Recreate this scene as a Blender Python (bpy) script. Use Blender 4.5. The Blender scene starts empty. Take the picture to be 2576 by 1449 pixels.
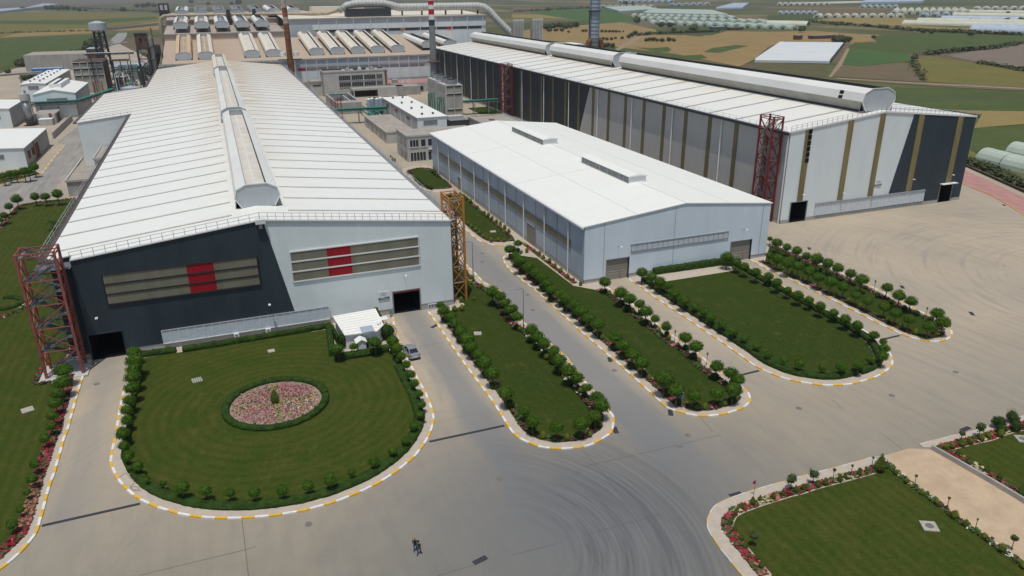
import bpy, bmesh, math, random
from math import sin, cos, pi, radians, sqrt, atan2, hypot
from mathutils import Vector, Matrix
random.seed(7)
SC = bpy.context.scene
COL = SC.collection
# ------------------------------------------------------------------ camera
H = 51.0
YAW, PIT, ROL = 0.36098239, 0.37676242, 0.01048862
FPX = 1899.59            # focal length for a 2576 px wide picture
_f = Vector((sin(YAW)*cos(PIT), cos(YAW)*cos(PIT), -sin(PIT)))
_r = Vector((cos(YAW), -sin(YAW), 0)); _d = _f.cross(_r)
CR = _r*cos(ROL) + _d*sin(ROL); CD = -_r*sin(ROL) + _d*cos(ROL); CF = _f
cam = bpy.data.cameras.new('camera'); co = bpy.data.objects.new('camera', cam); COL.objects.link(co)
cam.sensor_width = 36; cam.lens = FPX/2576*36; cam.clip_start = .5; cam.clip_end = 40000
m = Matrix((( CR.x, -CD.x, -CF.x, 0), (CR.y, -CD.y, -CF.y, 0), (CR.z, -CD.z, -CF.z, H), (0, 0, 0, 1)))
co.matrix_world = m
SC.camera = co
# ------------------------------------------------------------------ light
SUNV = Vector((-.13, -.25, 1)).normalized()      # towards the sun
EL = math.asin(SUNV.z); AZ = atan2(SUNV.x, SUNV.y)
w = bpy.data.worlds.new('World'); SC.world = w; w.use_nodes = True
nt = w.node_tree; bg = nt.nodes['Background']
sky = nt.nodes.new('ShaderNodeTexSky'); sky.sky_type = 'NISHITA'; sky.sun_disc = False
sky.sun_elevation = EL; sky.sun_rotation = AZ; sky.dust_density = 2.0
nt.links.new(sky.outputs[0], bg.inputs[0]); bg.inputs[1].default_value = .085
sl = bpy.data.lights.new('sun', 'SUN'); sl.energy = 2.6; sl.angle = radians(.6); sl.color = (1, .965, .90)
so = bpy.data.objects.new('sun', sl); COL.objects.link(so)
so.rotation_euler = SUNV.to_track_quat('Z', 'Y').to_euler()
SC.view_settings.view_transform = 'Standard'; SC.view_settings.look = 'None'
SC.view_settings.exposure = 0.0; SC.view_settings.gamma = 1
SC.cycles.max_bounces = 5; SC.cycles.diffuse_bounces = 3
# ------------------------------------------------------------------ measuring: a point of the survey picture on a real plane
def ray(x, y): return CR*((x-1288)/FPX) + CD*((y-724.5)/FPX) + CF
def G(x, y, z=0.0):
    d = ray(x, y); t = (z-H)/d.z; return Vector((d.x*t, d.y*t, z))
def T(i, j, x, y, z=0.0): return G(i*644+x/4, j*362.25+y/4, z)
def PX(i, j, pts): return [(i*644+x/4, j*362.25+y/4) for x, y in pts]
def gpts(px, z=0.0): return [G(x, y, z) for x, y in px]
# ------------------------------------------------------------------ materials
MAT = {}
def mat(name, col, rough=.8, n=None, amt=.15, col2=None, metal=0, bump=0, bscale=40, spec=.3, stretch=None, detail=4):
    """base colour with world-space noise towards col2 (or darker/lighter)"""
    M = bpy.data.materials.new(name); M.use_nodes = True; MAT[name] = M
    t = M.node_tree; b = t.nodes['Principled BSDF']
    b.inputs['Roughness'].default_value = rough; b.inputs['Metallic'].default_value = metal
    b.inputs['Specular IOR Level'].default_value = spec
    b.inputs['Base Color'].default_value = (*col, 1)
    if n:
        g = t.nodes.new('ShaderNodeNewGeometry'); src = g.outputs['Position']
        if stretch:
            mp = t.nodes.new('ShaderNodeMapping'); mp.inputs['Scale'].default_value = stretch
            t.links.new(src, mp.inputs[0]); src = mp.outputs[0]
        nz = t.nodes.new('ShaderNodeTexNoise'); nz.inputs['Scale'].default_value = n; nz.inputs['Detail'].default_value = detail
        t.links.new(src, nz.inputs['Vector'])
        rp = t.nodes.new('ShaderNodeValToRGB'); c2 = col2 or tuple(c*(1-amt) for c in col); c1 = col if col2 else tuple(min(1, c*(1+amt)) for c in col)
        rp.color_ramp.elements[0].position = .32; rp.color_ramp.elements[1].position = .68
        rp.color_ramp.elements[0].color = (*c1, 1); rp.color_ramp.elements[1].color = (*c2, 1)
        t.links.new(nz.outputs[0], rp.inputs[0]); t.links.new(rp.outputs[0], b.inputs['Base Color'])
        if bump:
            n2 = t.nodes.new('ShaderNodeTexNoise'); n2.inputs['Scale'].default_value = bscale
            t.links.new(src, n2.inputs['Vector'])
            bp = t.nodes.new('ShaderNodeBump'); bp.inputs['Strength'].default_value = bump; bp.inputs['Distance'].default_value = .1
            t.links.new(n2.outputs[0], bp.inputs['Height']); t.links.new(bp.outputs[0], b.inputs['Normal'])
    return M
def corr(name, col, axis='X', period=.33, strength=.35, var=.08, rough=.55, dirt=None):
    """profiled sheet metal: ribs along one world axis"""
    M = mat(name, col, rough, n=.35, amt=var, stretch=(1, 1, .25))
    t = M.node_tree; b = t.nodes['Principled BSDF']
    g = t.nodes.new('ShaderNodeNewGeometry'); s = t.nodes.new('ShaderNodeSeparateXYZ'); t.links.new(g.outputs['Position'], s.inputs[0])
    mu = t.nodes.new('ShaderNodeMath'); mu.operation = 'MULTIPLY'; mu.inputs[1].default_value = 2*pi/period
    t.links.new(s.outputs[axis], mu.inputs[0]); si = t.nodes.new('ShaderNodeMath'); si.operation = 'SINE'; t.links.new(mu.outputs[0], si.inputs[0])
    bp = t.nodes.new('ShaderNodeBump'); bp.inputs['Strength'].default_value = strength; bp.inputs['Distance'].default_value = .03
    t.links.new(si.outputs[0], bp.inputs['Height']); t.links.new(bp.outputs[0], b.inputs['Normal'])
    return M
class NB:   # tiny node builder
    def __init__(s, M): s.t = M.node_tree; s.b = s.t.nodes['Principled BSDF']
    def pos(s):
        g = s.t.nodes.new('ShaderNodeNewGeometry'); x = s.t.nodes.new('ShaderNodeSeparateXYZ'); s.t.links.new(g.outputs['Position'], x.inputs[0]); return g.outputs['Position'], x.outputs
    def m(s, op, a, b=0.0, c=None, clamp=False):
        n = s.t.nodes.new('ShaderNodeMath'); n.operation = op; n.use_clamp = clamp
        for i, v in enumerate((a, b) if c is None else (a, b, c)):
            if isinstance(v, (int, float)): n.inputs[i].default_value = v
            else: s.t.links.new(v, n.inputs[i])
        return n.outputs[0]
    def noise(s, vec, scale, detail=3, rough=.5):
        n = s.t.nodes.new('ShaderNodeTexNoise'); n.inputs['Scale'].default_value = scale; n.inputs['Detail'].default_value = detail; n.inputs['Roughness'].default_value = rough
        s.t.links.new(vec, n.inputs['Vector']); return n.outputs[0]
    def vec(s, x, y, z):
        n = s.t.nodes.new('ShaderNodeCombineXYZ')
        for i, v in enumerate((x, y, z)):
            if isinstance(v, (int, float)): n.inputs[i].default_value = v
            else: s.t.links.new(v, n.inputs[i])
        return n.outputs[0]
    def mix(s, f, a, b):
        n = s.t.nodes.new('ShaderNodeMix'); n.data_type = 'RGBA'
        if isinstance(f, (int, float)): n.inputs[0].default_value = f
        else: s.t.links.new(f, n.inputs[0])
        for i, v in ((6, a), (7, b)):
            if isinstance(v, tuple): n.inputs[i].default_value = (*v, 1)
            else: s.t.links.new(v, n.inputs[i])
        return n.outputs[2]
    def rng(s, v, a, b, c=0., d=1.):
        n = s.t.nodes.new('ShaderNodeMapRange'); n.clamp = True
        s.t.links.new(v, n.inputs[0])
        for i, k in enumerate((a, b, c, d)): n.inputs[i+1].default_value = k
        return n.outputs[0]
    def out(s, c): s.t.links.new(c, s.b.inputs['Base Color'])
# concrete yard: tan concrete, grey worn driving lanes, tyre arcs, dust
M = mat('concrete', (.36, .32, .26), .9, spec=.2); k = NB(M); P, X = k.pos()
n1 = k.noise(P, .035, 5); n2 = k.noise(P, .4, 5, .6); n3 = k.noise(k.vec(k.m('MULTIPLY', X['X'], .9), k.m('MULTIPLY', X['Y'], .12), 0), 1.0, 4)
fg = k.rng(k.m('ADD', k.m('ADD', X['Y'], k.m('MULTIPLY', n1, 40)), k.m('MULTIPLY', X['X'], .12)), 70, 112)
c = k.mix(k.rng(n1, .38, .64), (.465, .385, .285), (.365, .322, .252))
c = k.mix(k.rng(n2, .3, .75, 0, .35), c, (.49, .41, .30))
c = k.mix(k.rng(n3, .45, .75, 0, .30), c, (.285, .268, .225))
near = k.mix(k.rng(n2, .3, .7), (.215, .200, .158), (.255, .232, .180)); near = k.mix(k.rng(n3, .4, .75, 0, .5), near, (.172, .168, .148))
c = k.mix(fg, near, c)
wob = k.m('MULTIPLY', k.m('SUBTRACT', n3, .5), 2.5)
def band(x0, hw, y0, y1, amt): return k.m('MULTIPLY', k.m('MULTIPLY', k.rng(k.m('ABSOLUTE', k.m('ADD', k.m('SUBTRACT', X['X'], x0), wob)), hw+1.3, hw-.8), k.rng(X['Y'], y0-9, y0+4)), k.m('MULTIPLY', k.rng(X['Y'], y1+6, y1-2), amt))
for bb in ((25.4, 1.9, 66, 117, .8), (44.3, 3.0, 62, 150, .85), (-20.7, 1.3, 74, 118, .35), (47.5, 3.0, 120, 235, .5), (64, 1.6, 72, 116, .2)): c = k.mix(band(*bb), c, (.225, .228, .225))
dx = k.m('SUBTRACT', X['X'], 21.5); dy = k.m('SUBTRACT', X['Y'], 55.5)
rr = k.m('SQRT', k.m('ADD', k.m('MULTIPLY', dx, dx), k.m('MULTIPLY', dy, dy)))
an = k.m('ARCTAN2', dy, dx)
blot = k.m('SQRT', k.m('ADD', k.m('MULTIPLY', k.m('POWER', k.m('SUBTRACT', X['X'], 31.0), 2), .8), k.m('POWER', k.m('SUBTRACT', X['Y'], 59.0), 2)))
blot = k.m('ADD', blot, k.m('MULTIPLY', n1, 14))
c = k.mix(k.rng(blot, 33, 12, 0, .9), c, (.138, .147, .155))
side = k.m('MULTIPLY', k.rng(an, -1.7, -.5), k.rng(an, 1.5, .5))
mask = k.m('MULTIPLY', k.m('MULTIPLY', k.rng(rr, 3, 8), k.rng(rr, 24, 15)), side)
arc = k.noise(k.vec(k.m('ADD', rr, k.m('MULTIPLY', dx, .35)), k.m('MULTIPLY', an, .45), 0), 2.3, 4, .65)
c = k.mix(k.m('MULTIPLY', mask, k.rng(arc, .45, .70, 0, .62)), c, (.070, .075, .083))
arc3 = k.noise(k.vec(k.m('ADD', rr, k.m('MULTIPLY', dx, .5)), k.m('MULTIPLY', an, .8), 9), .7, 4, .6)
c = k.mix(k.m('MULTIPLY', mask, k.rng(arc3, .45, .62, 0, .5)), c, (.085, .092, .10))
c = k.mix(k.m('MULTIPLY', mask, k.rng(arc, .46, .34, 0, .22)), c, (.24, .245, .245))
arc2 = k.noise(k.vec(k.m('MULTIPLY', rr, .6), k.m('MULTIPLY', an, .35), 3), 1.1, 3, .6)
ex = k.m('SUBTRACT', X['X'], 150); ey = k.m('SUBTRACT', X['Y'], 78); er = k.m('SQRT', k.m('ADD', k.m('MULTIPLY', ex, ex), k.m('MULTIPLY', ey, ey)))
ea = k.noise(k.vec(k.m('MULTIPLY', er, .55), k.m('MULTIPLY', k.m('ARCTAN2', ey, ex), 1.2), 5), 1.6, 4, .6)
c = k.mix(k.m('MULTIPLY', k.rng(ea, .52, .7, 0, .45), k.rng(er, 75, 45)), c, (.22, .218, .205))
c = k.mix(k.rng(arc2, .52, .75, 0, .25), c, (.19, .188, .18))
cr = k.t.nodes.new('ShaderNodeTexVoronoi'); cr.feature = 'DISTANCE_TO_EDGE'; cr.inputs['Scale'].default_value = .11; k.t.links.new(k.vec(k.m('ADD', X['X'], k.m('MULTIPLY', n2, 1.5)), k.m('MULTIPLY', X['Y'], .8), 0), cr.inputs['Vector'])
c = k.mix(k.m('MULTIPLY', k.rng(cr.outputs[0], .0040, .0012), .16), c, (.12, .115, .105))
fine = k.noise(P, 6.0, 3, .7); c = k.mix(k.rng(fine, .35, .7, 0, .18), c, (.22, .205, .18))
k.out(c)
# driving lane concrete (worn grey in the middle)
M = mat('lane', (.31, .29, .26), .88, spec=.2); k = NB(M); P, X = k.pos()
s1 = k.noise(k.vec(k.m('MULTIPLY', X['X'], .8), k.m('MULTIPLY', X['Y'], .06), 0), 1.0, 5, .6); s2 = k.noise(P, .15, 4)
c = k.mix(k.rng(s1, .35, .66), (.38, .345, .29), (.235, .232, .225)); c = k.mix(k.rng(s2, .4, .7, 0, .5), c, (.23, .228, .22)); k.out(c)
mat('pavement', (.47, .405, .33), .9, n=1.2, amt=.07, bump=.2, bscale=8)
mat('pink_paving', (.42, .225, .20), .9, n=1.1, amt=.15, stretch=(1, .2, 1))
M = mat('lawn', (.035, .055, .012), .95, spec=.1); k = NB(M); P, X = k.pos()
a1 = k.noise(P, .22, 4, .6); a2 = k.noise(P, 3.2, 4, .7)
dx = k.m('SUBTRACT', X['X'], 1.55); dy = k.m('SUBTRACT', X['Y'], 93.2); rr = k.m('SQRT', k.m('ADD', k.m('MULTIPLY', dx, dx), k.m('MULTIPLY', dy, dy)))
ring = k.m('SINE', k.m('ADD', k.m('MULTIPLY', rr, 4.3), k.m('MULTIPLY', a1, 3)))
inr = k.m('MULTIPLY', k.rng(rr, 6.5, 8), k.rng(rr, 26, 22))
lin = k.m('SINE', k.m('ADD', k.m('MULTIPLY', X['X'], 4.6), k.m('MULTIPLY', a1, 4)))
c = k.mix(k.rng(a1, .35, .68), (.040, .066, .008), (.068, .074, .013))
far_ = k.m('MULTIPLY', k.rng(X['Y'], 62, 78), k.rng(X['X'], 24, 34)); c = k.mix(k.m('MULTIPLY', far_, .75), c, (.024, .047, .006))
st = k.m('ADD', k.m('MULTIPLY', ring, inr), k.m('MULTIPLY', lin, k.m('SUBTRACT', 1.0, inr)))
c = k.mix(k.rng(st, -1, 1, 0, .42), c, (.026, .046, .006))
a3 = k.noise(P, .55, 4, .65); c = k.mix(k.rng(a3, .56, .74, 0, .65), c, (.098, .092, .026))
c = k.mix(k.rng(a2, .45, .75, 0, .5), c, (.078, .086, .018))
c = k.mix(k.rng(a2, .5, .25, 0, .5), c, (.020, .036, .006)); k.out(c)
nb = k.t.nodes.new('ShaderNodeBump'); nb.inputs['Strength'].default_value = .5; nb.inputs['Distance'].default_value = .08
k.t.links.new(k.noise(P, 9, 3), nb.inputs['Height']); k.t.links.new(nb.outputs[0], k.b.inputs['Normal'])
# roof sheets: white with rusty dust towards the far end and beside the ridge vent
def roof_mat(name, y0, y1, cx, full=.0, base=(.82, .83, .775), dust=(.60, .50, .37)):
    M = mat(name, base, .5, spec=.35); k = NB(M); P, X = k.pos()
    n1 = k.noise(k.vec(k.m('MULTIPLY', X['X'], .05), k.m('MULTIPLY', X['Y'], .16), 0), 1.6, 4); n2 = k.noise(P, .8, 4, .6)
    far = k.rng(X['Y'], y0, y1, 0, 1); far = k.m('MULTIPLY', far, k.m('ADD', .35, n1))
    near = k.rng(k.m('ABSOLUTE', k.m('SUBTRACT', X['X'], cx)), 3.5, 13, 1, 0)
    f = k.m('ADD', k.m('MULTIPLY', far, .75), k.m('MULTIPLY', near, k.m('MULTIPLY', k.rng(n1, .36, .66), k.rng(X['Y'], 140, 260, .15, 1.1))), clamp=True)
    f = k.m('MAXIMUM', f, full)
    c = k.mix(f, base, dust); c = k.mix(k.rng(n2, .4, .75, 0, .16), c, (.60, .60, .57)); bay = k.noise(k.vec(0, k.m('SNAP', X['Y'], 8.45), 0), .9, 2); c = k.mix(k.rng(bay, .35, .65, 0, .07), c, (.62, .60, .55)); st_ = k.noise(k.vec(k.m('MULTIPLY', X['X'], .12), k.m('MULTIPLY', X['Y'], 2.2), 0), 1.0, 4, .6); c = k.mix(k.rng(st_, .5, .72, 0, .09), c, (.60, .57, .50)); k.out(c)
    w_ = k.m('SINE', k.m('MULTIPLY', X['Y'], 2*pi/.5)); bp = k.t.nodes.new('ShaderNodeBump'); bp.inputs['Strength'].default_value = .12; bp.inputs['Distance'].default_value = .03
    k.t.links.new(w_, bp.inputs['Height']); k.t.links.new(bp.outputs[0], k.b.inputs['Normal'])
roof_mat('roof_a', 215, 420, 3.7); roof_mat('roof_b', 330, 640, 143, base=(.80, .80, .74)); roof_mat('roof_c', 900, 1000, 500, base=(.86, .865, .80))
roof_mat('roof_d', 0, 1, 0, full=.62, base=(.50, .43, .35), dust=(.46, .33, .22)); roof_mat('roof_dgrey', 0, 1, 0, full=.35, base=(.40, .39, .37), dust=(.45, .36, .28))
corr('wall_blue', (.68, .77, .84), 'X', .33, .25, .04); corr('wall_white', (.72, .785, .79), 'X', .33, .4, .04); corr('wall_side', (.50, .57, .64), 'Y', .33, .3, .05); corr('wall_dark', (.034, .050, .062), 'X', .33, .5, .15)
corr('wall_dark_side', (.024, .034, .040), 'Y', .33, .3, .15); corr('wall_grey_side', (.43, .43, .41), 'Y', .33, .25, .05); corr('wall_e', (.47, .51, .545), 'X', .5, .3, .06)  # side sheets darker than the fronts: side-wall shade is in the colour
corr('panel_olive', (.205, .195, .145), 'X', .25, .35, .14, rough=.4); corr('panel_red', (.33, .008, .018), 'X', .33, .3, .10); corr('stripe_olive', (.23, .185, .085), 'X', .4, .2, .22); corr('stripe_olive_side', (.15, .125, .06), 'Y', .4, .2, .2)  # side stripe is the front stripe with side-wall shade in its colour
M = mat('translucent_panel', (.66, .70, .72), .4, n=1.4, amt=.2, col2=(.46, .54, .62), stretch=(.5, 1, 5), spec=.5)
mat('plinth', (.40, .40, .37), .9, n=.6, amt=.10); mat('trim_white', (.72, .73, .72), .6); mat('trim_grey', (.28, .29, .30), .6); mat('trim_dark', (.030, .032, .036), .6)
mat('strip_roof', (.43, .405, .365), .7, n=.5, amt=.12); mat('interior_shade', (.006, .006, .007), 1); mat('door_tan', (.27, .25, .21), .6, n=1, amt=.05); mat('door_tan2', (.36, .34, .29), .6)  # near-black interior colour carries the shade inside doorways, louvres and hatches
mat('gutter', (.10, .085, .085), .7, n=.8, amt=.2); mat('steel_seam', (.62, .61, .58), .6); mat('rail', (.42, .43, .44), .5); mat('mon_white', (.74, .74, .69), .5, n=.25, amt=.06, stretch=(1, .3, 1)); mat('mon_under_shade', (.36, .355, .31), .6, n=.3, amt=.10)  # monitor underside is the white sheet with the shade beneath put into its grey
mat('mon_face', (.44, .48, .50), .6, n=.5, amt=.05); mat('mon_floor', (.66, .63, .56), .6, n=.4, amt=.08); mat('mon_floor_brown', (.42, .34, .25), .6, n=.5, amt=.2); mat('mon_cream', (.70, .64, .52), .6, n=.4, amt=.08); mat('mon_rust', (.62, .45, .26), .6, n=.4, amt=.12)
mat('steel_red', (.29, .085, .065), .6, n=1.5, amt=.25); mat('steel_orange', (.46, .20, .045), .6, n=1.5, amt=.2); mat('steel_maroon', (.19, .022, .022), .6, n=1.5, amt=.2); mat('steel_dark', (.045, .05, .055), .6, n=1, amt=.3); mat('steel_galv', (.14, .155, .17), .5, n=2, amt=.2)
mat('steel_grey', (.22, .23, .23), .5, n=1, amt=.15); mat('pipe_green', (.035, .20, .15), .5, n=1, amt=.2); mat('stainless', (.34, .35, .35), .3, n=.6, amt=.25, metal=.6)
mat('duct', (.50, .51, .48), .6, n=.5, amt=.10); mat('rust', (.17, .075, .035), .85, n=.7, amt=.4); mat('rust_pale', (.40, .33, .28), .8, n=1, amt=.25); mat('paint_red', (.45, .015, .03), .5); mat('paint_white', (.75, .74, .72), .5, n=1, amt=.08); mat('paint_yellow', (.72, .42, .045), .55, n=3, amt=.12)
mat('kerb_white', (.72, .72, .70), .6, n=3, amt=.14); mat('joint', (.12, .115, .105), .9); mat('grate', (.045, .045, .05), .6, n=6, amt=.3); mat('manhole', (.17, .165, .15), .8, n=3, amt=.2)
mat('concrete_wall', (.37, .36, .33), .9, n=.5, amt=.14, stretch=(1, 1, .3)); mat('concrete_light', (.47, .47, .44), .85, n=.4, amt=.08); mat('roof_flat', (.36, .325, .28), .9, n=.35, amt=.15); mat('glass_dark', (.03, .035, .042), .15, spec=.6); mat('cabin_blue', (.05, .17, .42), .6)
mat('blue_grey', (.36, .42, .50), .6, n=.5, amt=.08); mat('tank', (.42, .46, .48), .5, n=.6, amt=.1); mat('brown_wall', (.10, .065, .05), .8, n=.5, amt=.3); mat('bark', (.10, .07, .045), .95, n=6, amt=.3)
def leafmat(name, c, c2, sc=2.5):
    M = mat(name, c, .75, n=sc, col2=c2, spec=.15, detail=3); return M
leafmat('leaf_ball', (.066, .138, .008), (.022, .056, .004)); leafmat('leaf_dark', (.020, .044, .008), (.036, .070, .010)); leafmat('leaf_yellow', (.155, .175, .020), (.070, .105, .016)); leafmat('leaf_hedge', (.036, .072, .009), (.016, .038, .006), 1.2)
leafmat('leaf_field', (.095, .110, .046), (.052, .066, .028), .12); leafmat('leaf_sapling', (.07, .10, .035), (.04, .06, .02)); leafmat('leaf_conifer', (.095, .125, .020), (.050, .080, .015)); mat('soil', (.13, .085, .055), .95, n=2, amt=.3)
for n_, c_ in dict(crimson=(.26, .010, .028), pink=(.40, .12, .17), rose=(.32, .035, .07), cream=(.46, .40, .24), yellow=(.55, .42, .06), white=(.65, .62, .52), maroon=(.085, .014, .022), orange=(.5, .20, .03), salmon=(.36, .14, .10), green=(.05, .09, .02)).items(): mat('petal_'+n_, c_, .7, n=5, amt=.25)
mat('bed_pink', (.48, .14, .20), .7, n=6, amt=.3); mat('bed_rose', (.46, .055, .12), .7, n=6, amt=.3); mat('bed_pale', (.50, .24, .22), .7, n=6, amt=.2); mat('bed_soil', (.30, .235, .18), .95, n=3, amt=.25)
mat('poly_green', (.46, .53, .43), .35, n=.15, amt=.08, spec=.5); mat('poly_blue', (.46, .53, .60), .35, n=.12, amt=.1, spec=.5); mat('poly_cream', (.60, .60, .46), .35, n=.12, amt=.08, spec=.5); mat('poly_net', (.56, .61, .68), .5, n=.06, col2=(.66, .66, .58), amt=.1); mat('poly_dark', (.10, .12, .10), .6)
mat('car_paint', (.42, .46, .50), .28, metal=.55, spec=.5); mat('car_glass', (.015, .02, .025), .08, spec=.8); mat('tyre', (.012, .012, .012), .8); mat('lamp_red', (.25, .01, .01), .3); mat('chrome', (.6, .6, .6), .2, metal=1)
mat('skin', (.36, .20, .13), .6); mat('hair', (.012, .009, .007), .7); mat('black_shirt', (.012, .013, .016), .85); mat('grey_shirt', (.045, .042, .045), .85); mat('jeans', (.035, .075, .16), .85, n=12, amt=.2); mat('shoe', (.02, .02, .02), .6)
mat('sign_blue', (.01, .10, .34), .4); mat('sign_white', (.72, .74, .76), .5); mat('sign_navy', (.02, .03, .10), .5); mat('bin_green', (.03, .19, .05), .5); mat('lamp_white', (.8, .8, .78), .4); mat('hose', (.16, .17, .14), .6); mat('marker', (.40, .37, .31), .85, n=2, amt=.12)
mat('flag_red', (.4, .02, .03), .6); mat('door_orange', (.40, .17, .03), .7)
# ------------------------------------------------------------------ mesh builder
def tag(o, label=None, cat=None, group=None, kind=None):
    if label: o['label'] = label
    if cat: o['category'] = cat
    if group: o['group'] = group
    if kind: o['kind'] = kind
    return o
def empty(name, loc=(0, 0, 0), rz=0):
    o = bpy.data.objects.new(name, None); COL.objects.link(o); o.location = loc; o.rotation_euler = (0, 0, rz); o.empty_display_size = .3; return o
def thing(name, label, cat, loc=(0, 0, 0), rz=0, group=None): return tag(empty(name, loc, rz), label, cat, group)
class MB:
    def __init__(s): s.v = []; s.f = []; s.mi = []; s.ms = []
    def mid(s, m):
        if m not in s.ms: s.ms.append(m)
        return s.ms.index(m)
    def face(s, pts, m):
        i = len(s.v); s.v += [tuple(p) for p in pts]; s.f.append(tuple(range(i, i+len(pts)))); s.mi.append(s.mid(m)); return s
    def box(s, x0, x1, y0, y1, z0, z1, m, top=None):
        A = [(x0, y0), (x1, y0), (x1, y1), (x0, y1)]; return s.prism(A, z0, z1, m, top)
    def prism(s, poly, z0, z1, m, top=None, bottom=True):
        poly = [(p[0], p[1]) for p in poly]
        if sum(poly[i-1][0]*poly[i][1]-poly[i][0]*poly[i-1][1] for i in range(len(poly))) < 0: poly = poly[::-1]
        n = len(poly)
        s.face([(x, y, z1) for x, y in poly], top or m)
        if bottom: s.face([(x, y, z0) for x, y in poly[::-1]], m)
        for i in range(n):
            a, b = poly[i], poly[(i+1) % n]; s.face([(*a, z0), (*b, z0), (*b, z1), (*a, z1)], m)
        return s
    def beam(s, p, q, w, m, h=None):
        p = Vector(p); q = Vector(q); d = (q-p).normalized(); h = h or w
        u = d.cross(Vector((0, 0, 1)));
        if u.length < .01: u = Vector((1, 0, 0))
        u.normalize(); v = u.cross(d); u = u*w/2; v = v*h/2
        a = [p-u-v, p+u-v, p+u+v, p-u+v]; b = [x+(q-p) for x in a]
        s.face(a[::-1], m); s.face(b, m)
        for i in range(4): j = (i+1) % 4; s.face([a[i], a[j], b[j], b[i]], m)
        return s
    def tube(s, pts, r, m, n=10, caps=True):
        pts = [Vector(p) for p in pts]; rs = r if isinstance(r, (list, tuple)) else [r]*len(pts); rings = []; ref = None
        for i, p in enumerate(pts):
            d = (pts[min(i+1, len(pts)-1)]-pts[max(i-1, 0)]).normalized()
            if ref is None:
                ref = Vector((1, 0, 0)) if abs(d.x) < .8 else Vector((0, 1, 0))
            u = (ref-d*ref.dot(d)).normalized(); ref = u; v = d.cross(u)
            rings.append([p+(u*cos(2*pi*k/n)+v*sin(2*pi*k/n))*rs[i] for k in range(n)])
        b = len(s.v); mi = s.mid(m)
        for R_ in rings: s.v += [tuple(x) for x in R_]
        for i in range(len(rings)-1):
            for k in range(n): k2 = (k+1) % n; s.f.append((b+i*n+k, b+i*n+k2, b+(i+1)*n+k2, b+(i+1)*n+k)); s.mi.append(mi)
        if caps:
            s.f.append(tuple(b+k for k in range(n))[::-1]); s.mi.append(mi); s.f.append(tuple(b+(len(rings)-1)*n+k for k in range(n))); s.mi.append(mi)
        return s
    def cyl(s, x, y, z0, z1, r, m, n=16, r2=None): return s.tube([(x, y, z0), (x, y, z1)], [r, r if r2 is None else r2], m, n)
    def build(s, name, parent=None, smooth=False):
        me = bpy.data.meshes.new(name); me.from_pydata(s.v, [], s.f); me.polygons.foreach_set('material_index', s.mi)
        for m_ in s.ms: me.materials.append(MAT[m_])
        if smooth: me.polygons.foreach_set('use_smooth', [True]*len(s.f))
        me.update(); o = bpy.data.objects.new(name, me); COL.objects.link(o); o.parent = parent; return o
def copy_tree(o, parent=None):
    c = o.copy(); COL.objects.link(c); c.parent = parent
    for ch in list(o.children): copy_tree(ch, c)
    return c
def struct(mb, name): return tag(mb.build(name), kind='structure')
def rect_wall(mb, axis, c, u0, u1, z0, ztop, m, holes=(), cuts=(), m_top=None):
    """vertical wall in plane axis=c; ztop a function of u; holes (ua,ub,za,zb)"""
    us = sorted({u0, u1, *[h for q in holes for h in q[:2]], *cuts}); us = [u for u in us if u0 <= u <= u1]
    P3 = (lambda u, z: (u, c, z)) if axis == 'Y' else (lambda u, z: (c, u, z))
    for a, b in zip(us, us[1:]):
        mid = (a+b)/2; hs = sorted([h for h in holes if h[0] <= mid <= h[1]], key=lambda h: h[2]); z = z0
        for h in hs:
            h = (h[0], h[1], h[2], min(h[3], ztop(mid)))
            if h[2] > z: mb.face([P3(a, z), P3(b, z), P3(b, h[2]), P3(a, h[2])], m)
            z = h[3]
        if z < ztop(mid)-.01: mb.face([P3(a, z), P3(b, z), P3(b, ztop(b)), P3(a, ztop(a))], m)
def opening(parent, x0, x1, y, z0, z1, depth=9, name='doorway', frame='trim_grey', fl=True):
    mb = MB(); e = .02; y2 = y+depth
    mb.face([(x0, y+.1, z0), (x0, y2, z0), (x0, y2, z1), (x0, y+.1, z1)], 'interior_shade').face([(x1, y+.1, z0), (x1, y2, z0), (x1, y2, z1), (x1, y+.1, z1)], 'interior_shade')
    mb.face([(x0, y2, z0), (x1, y2, z0), (x1, y2, z1), (x0, y2, z1)], 'interior_shade').face([(x0, y+.1, z1), (x1, y+.1, z1), (x1, y2, z1), (x0, y2, z1)], 'interior_shade').face([(x0, y+.1, z0+.03), (x1, y+.1, z0+.03), (x1, y2, z0+.03), (x0, y2, z0+.03)], 'interior_shade')
    o = mb.build(name, parent)
    f = MB(); t = .16
    f.box(x0-t, x0, y-.08, y+.2, z0, z1+t, frame).box(x1, x1+t, y-.08, y+.2, z0, z1+t, frame).box(x0, x1, y-.08, y+.2, z1, z1+t, frame); f.build('door_frame', o); return o
def catmull(pts, step=.7, closed=False):
    P_ = [Vector(p) for p in pts]; n = len(P_); out = []
    rng = range(n if closed else n-1)
    for i in rng:
        p0 = P_[(i-1) % n] if closed or i > 0 else P_[0]; p1 = P_[i]; p2 = P_[(i+1) % n]; p3 = P_[(i+2) % n] if closed or i+2 < n else P_[-1]
        k_ = max(1, int((p2-p1).length/step))
        for j in range(k_):
            t = j/k_; out.append(.5*((2*p1)+(-p0+p2)*t+(2*p0-5*p1+4*p2-p3)*t*t+(-p0+3*p1-3*p2+p3)*t**3))
    if not closed: out.append(P_[-1])
    return out
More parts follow.
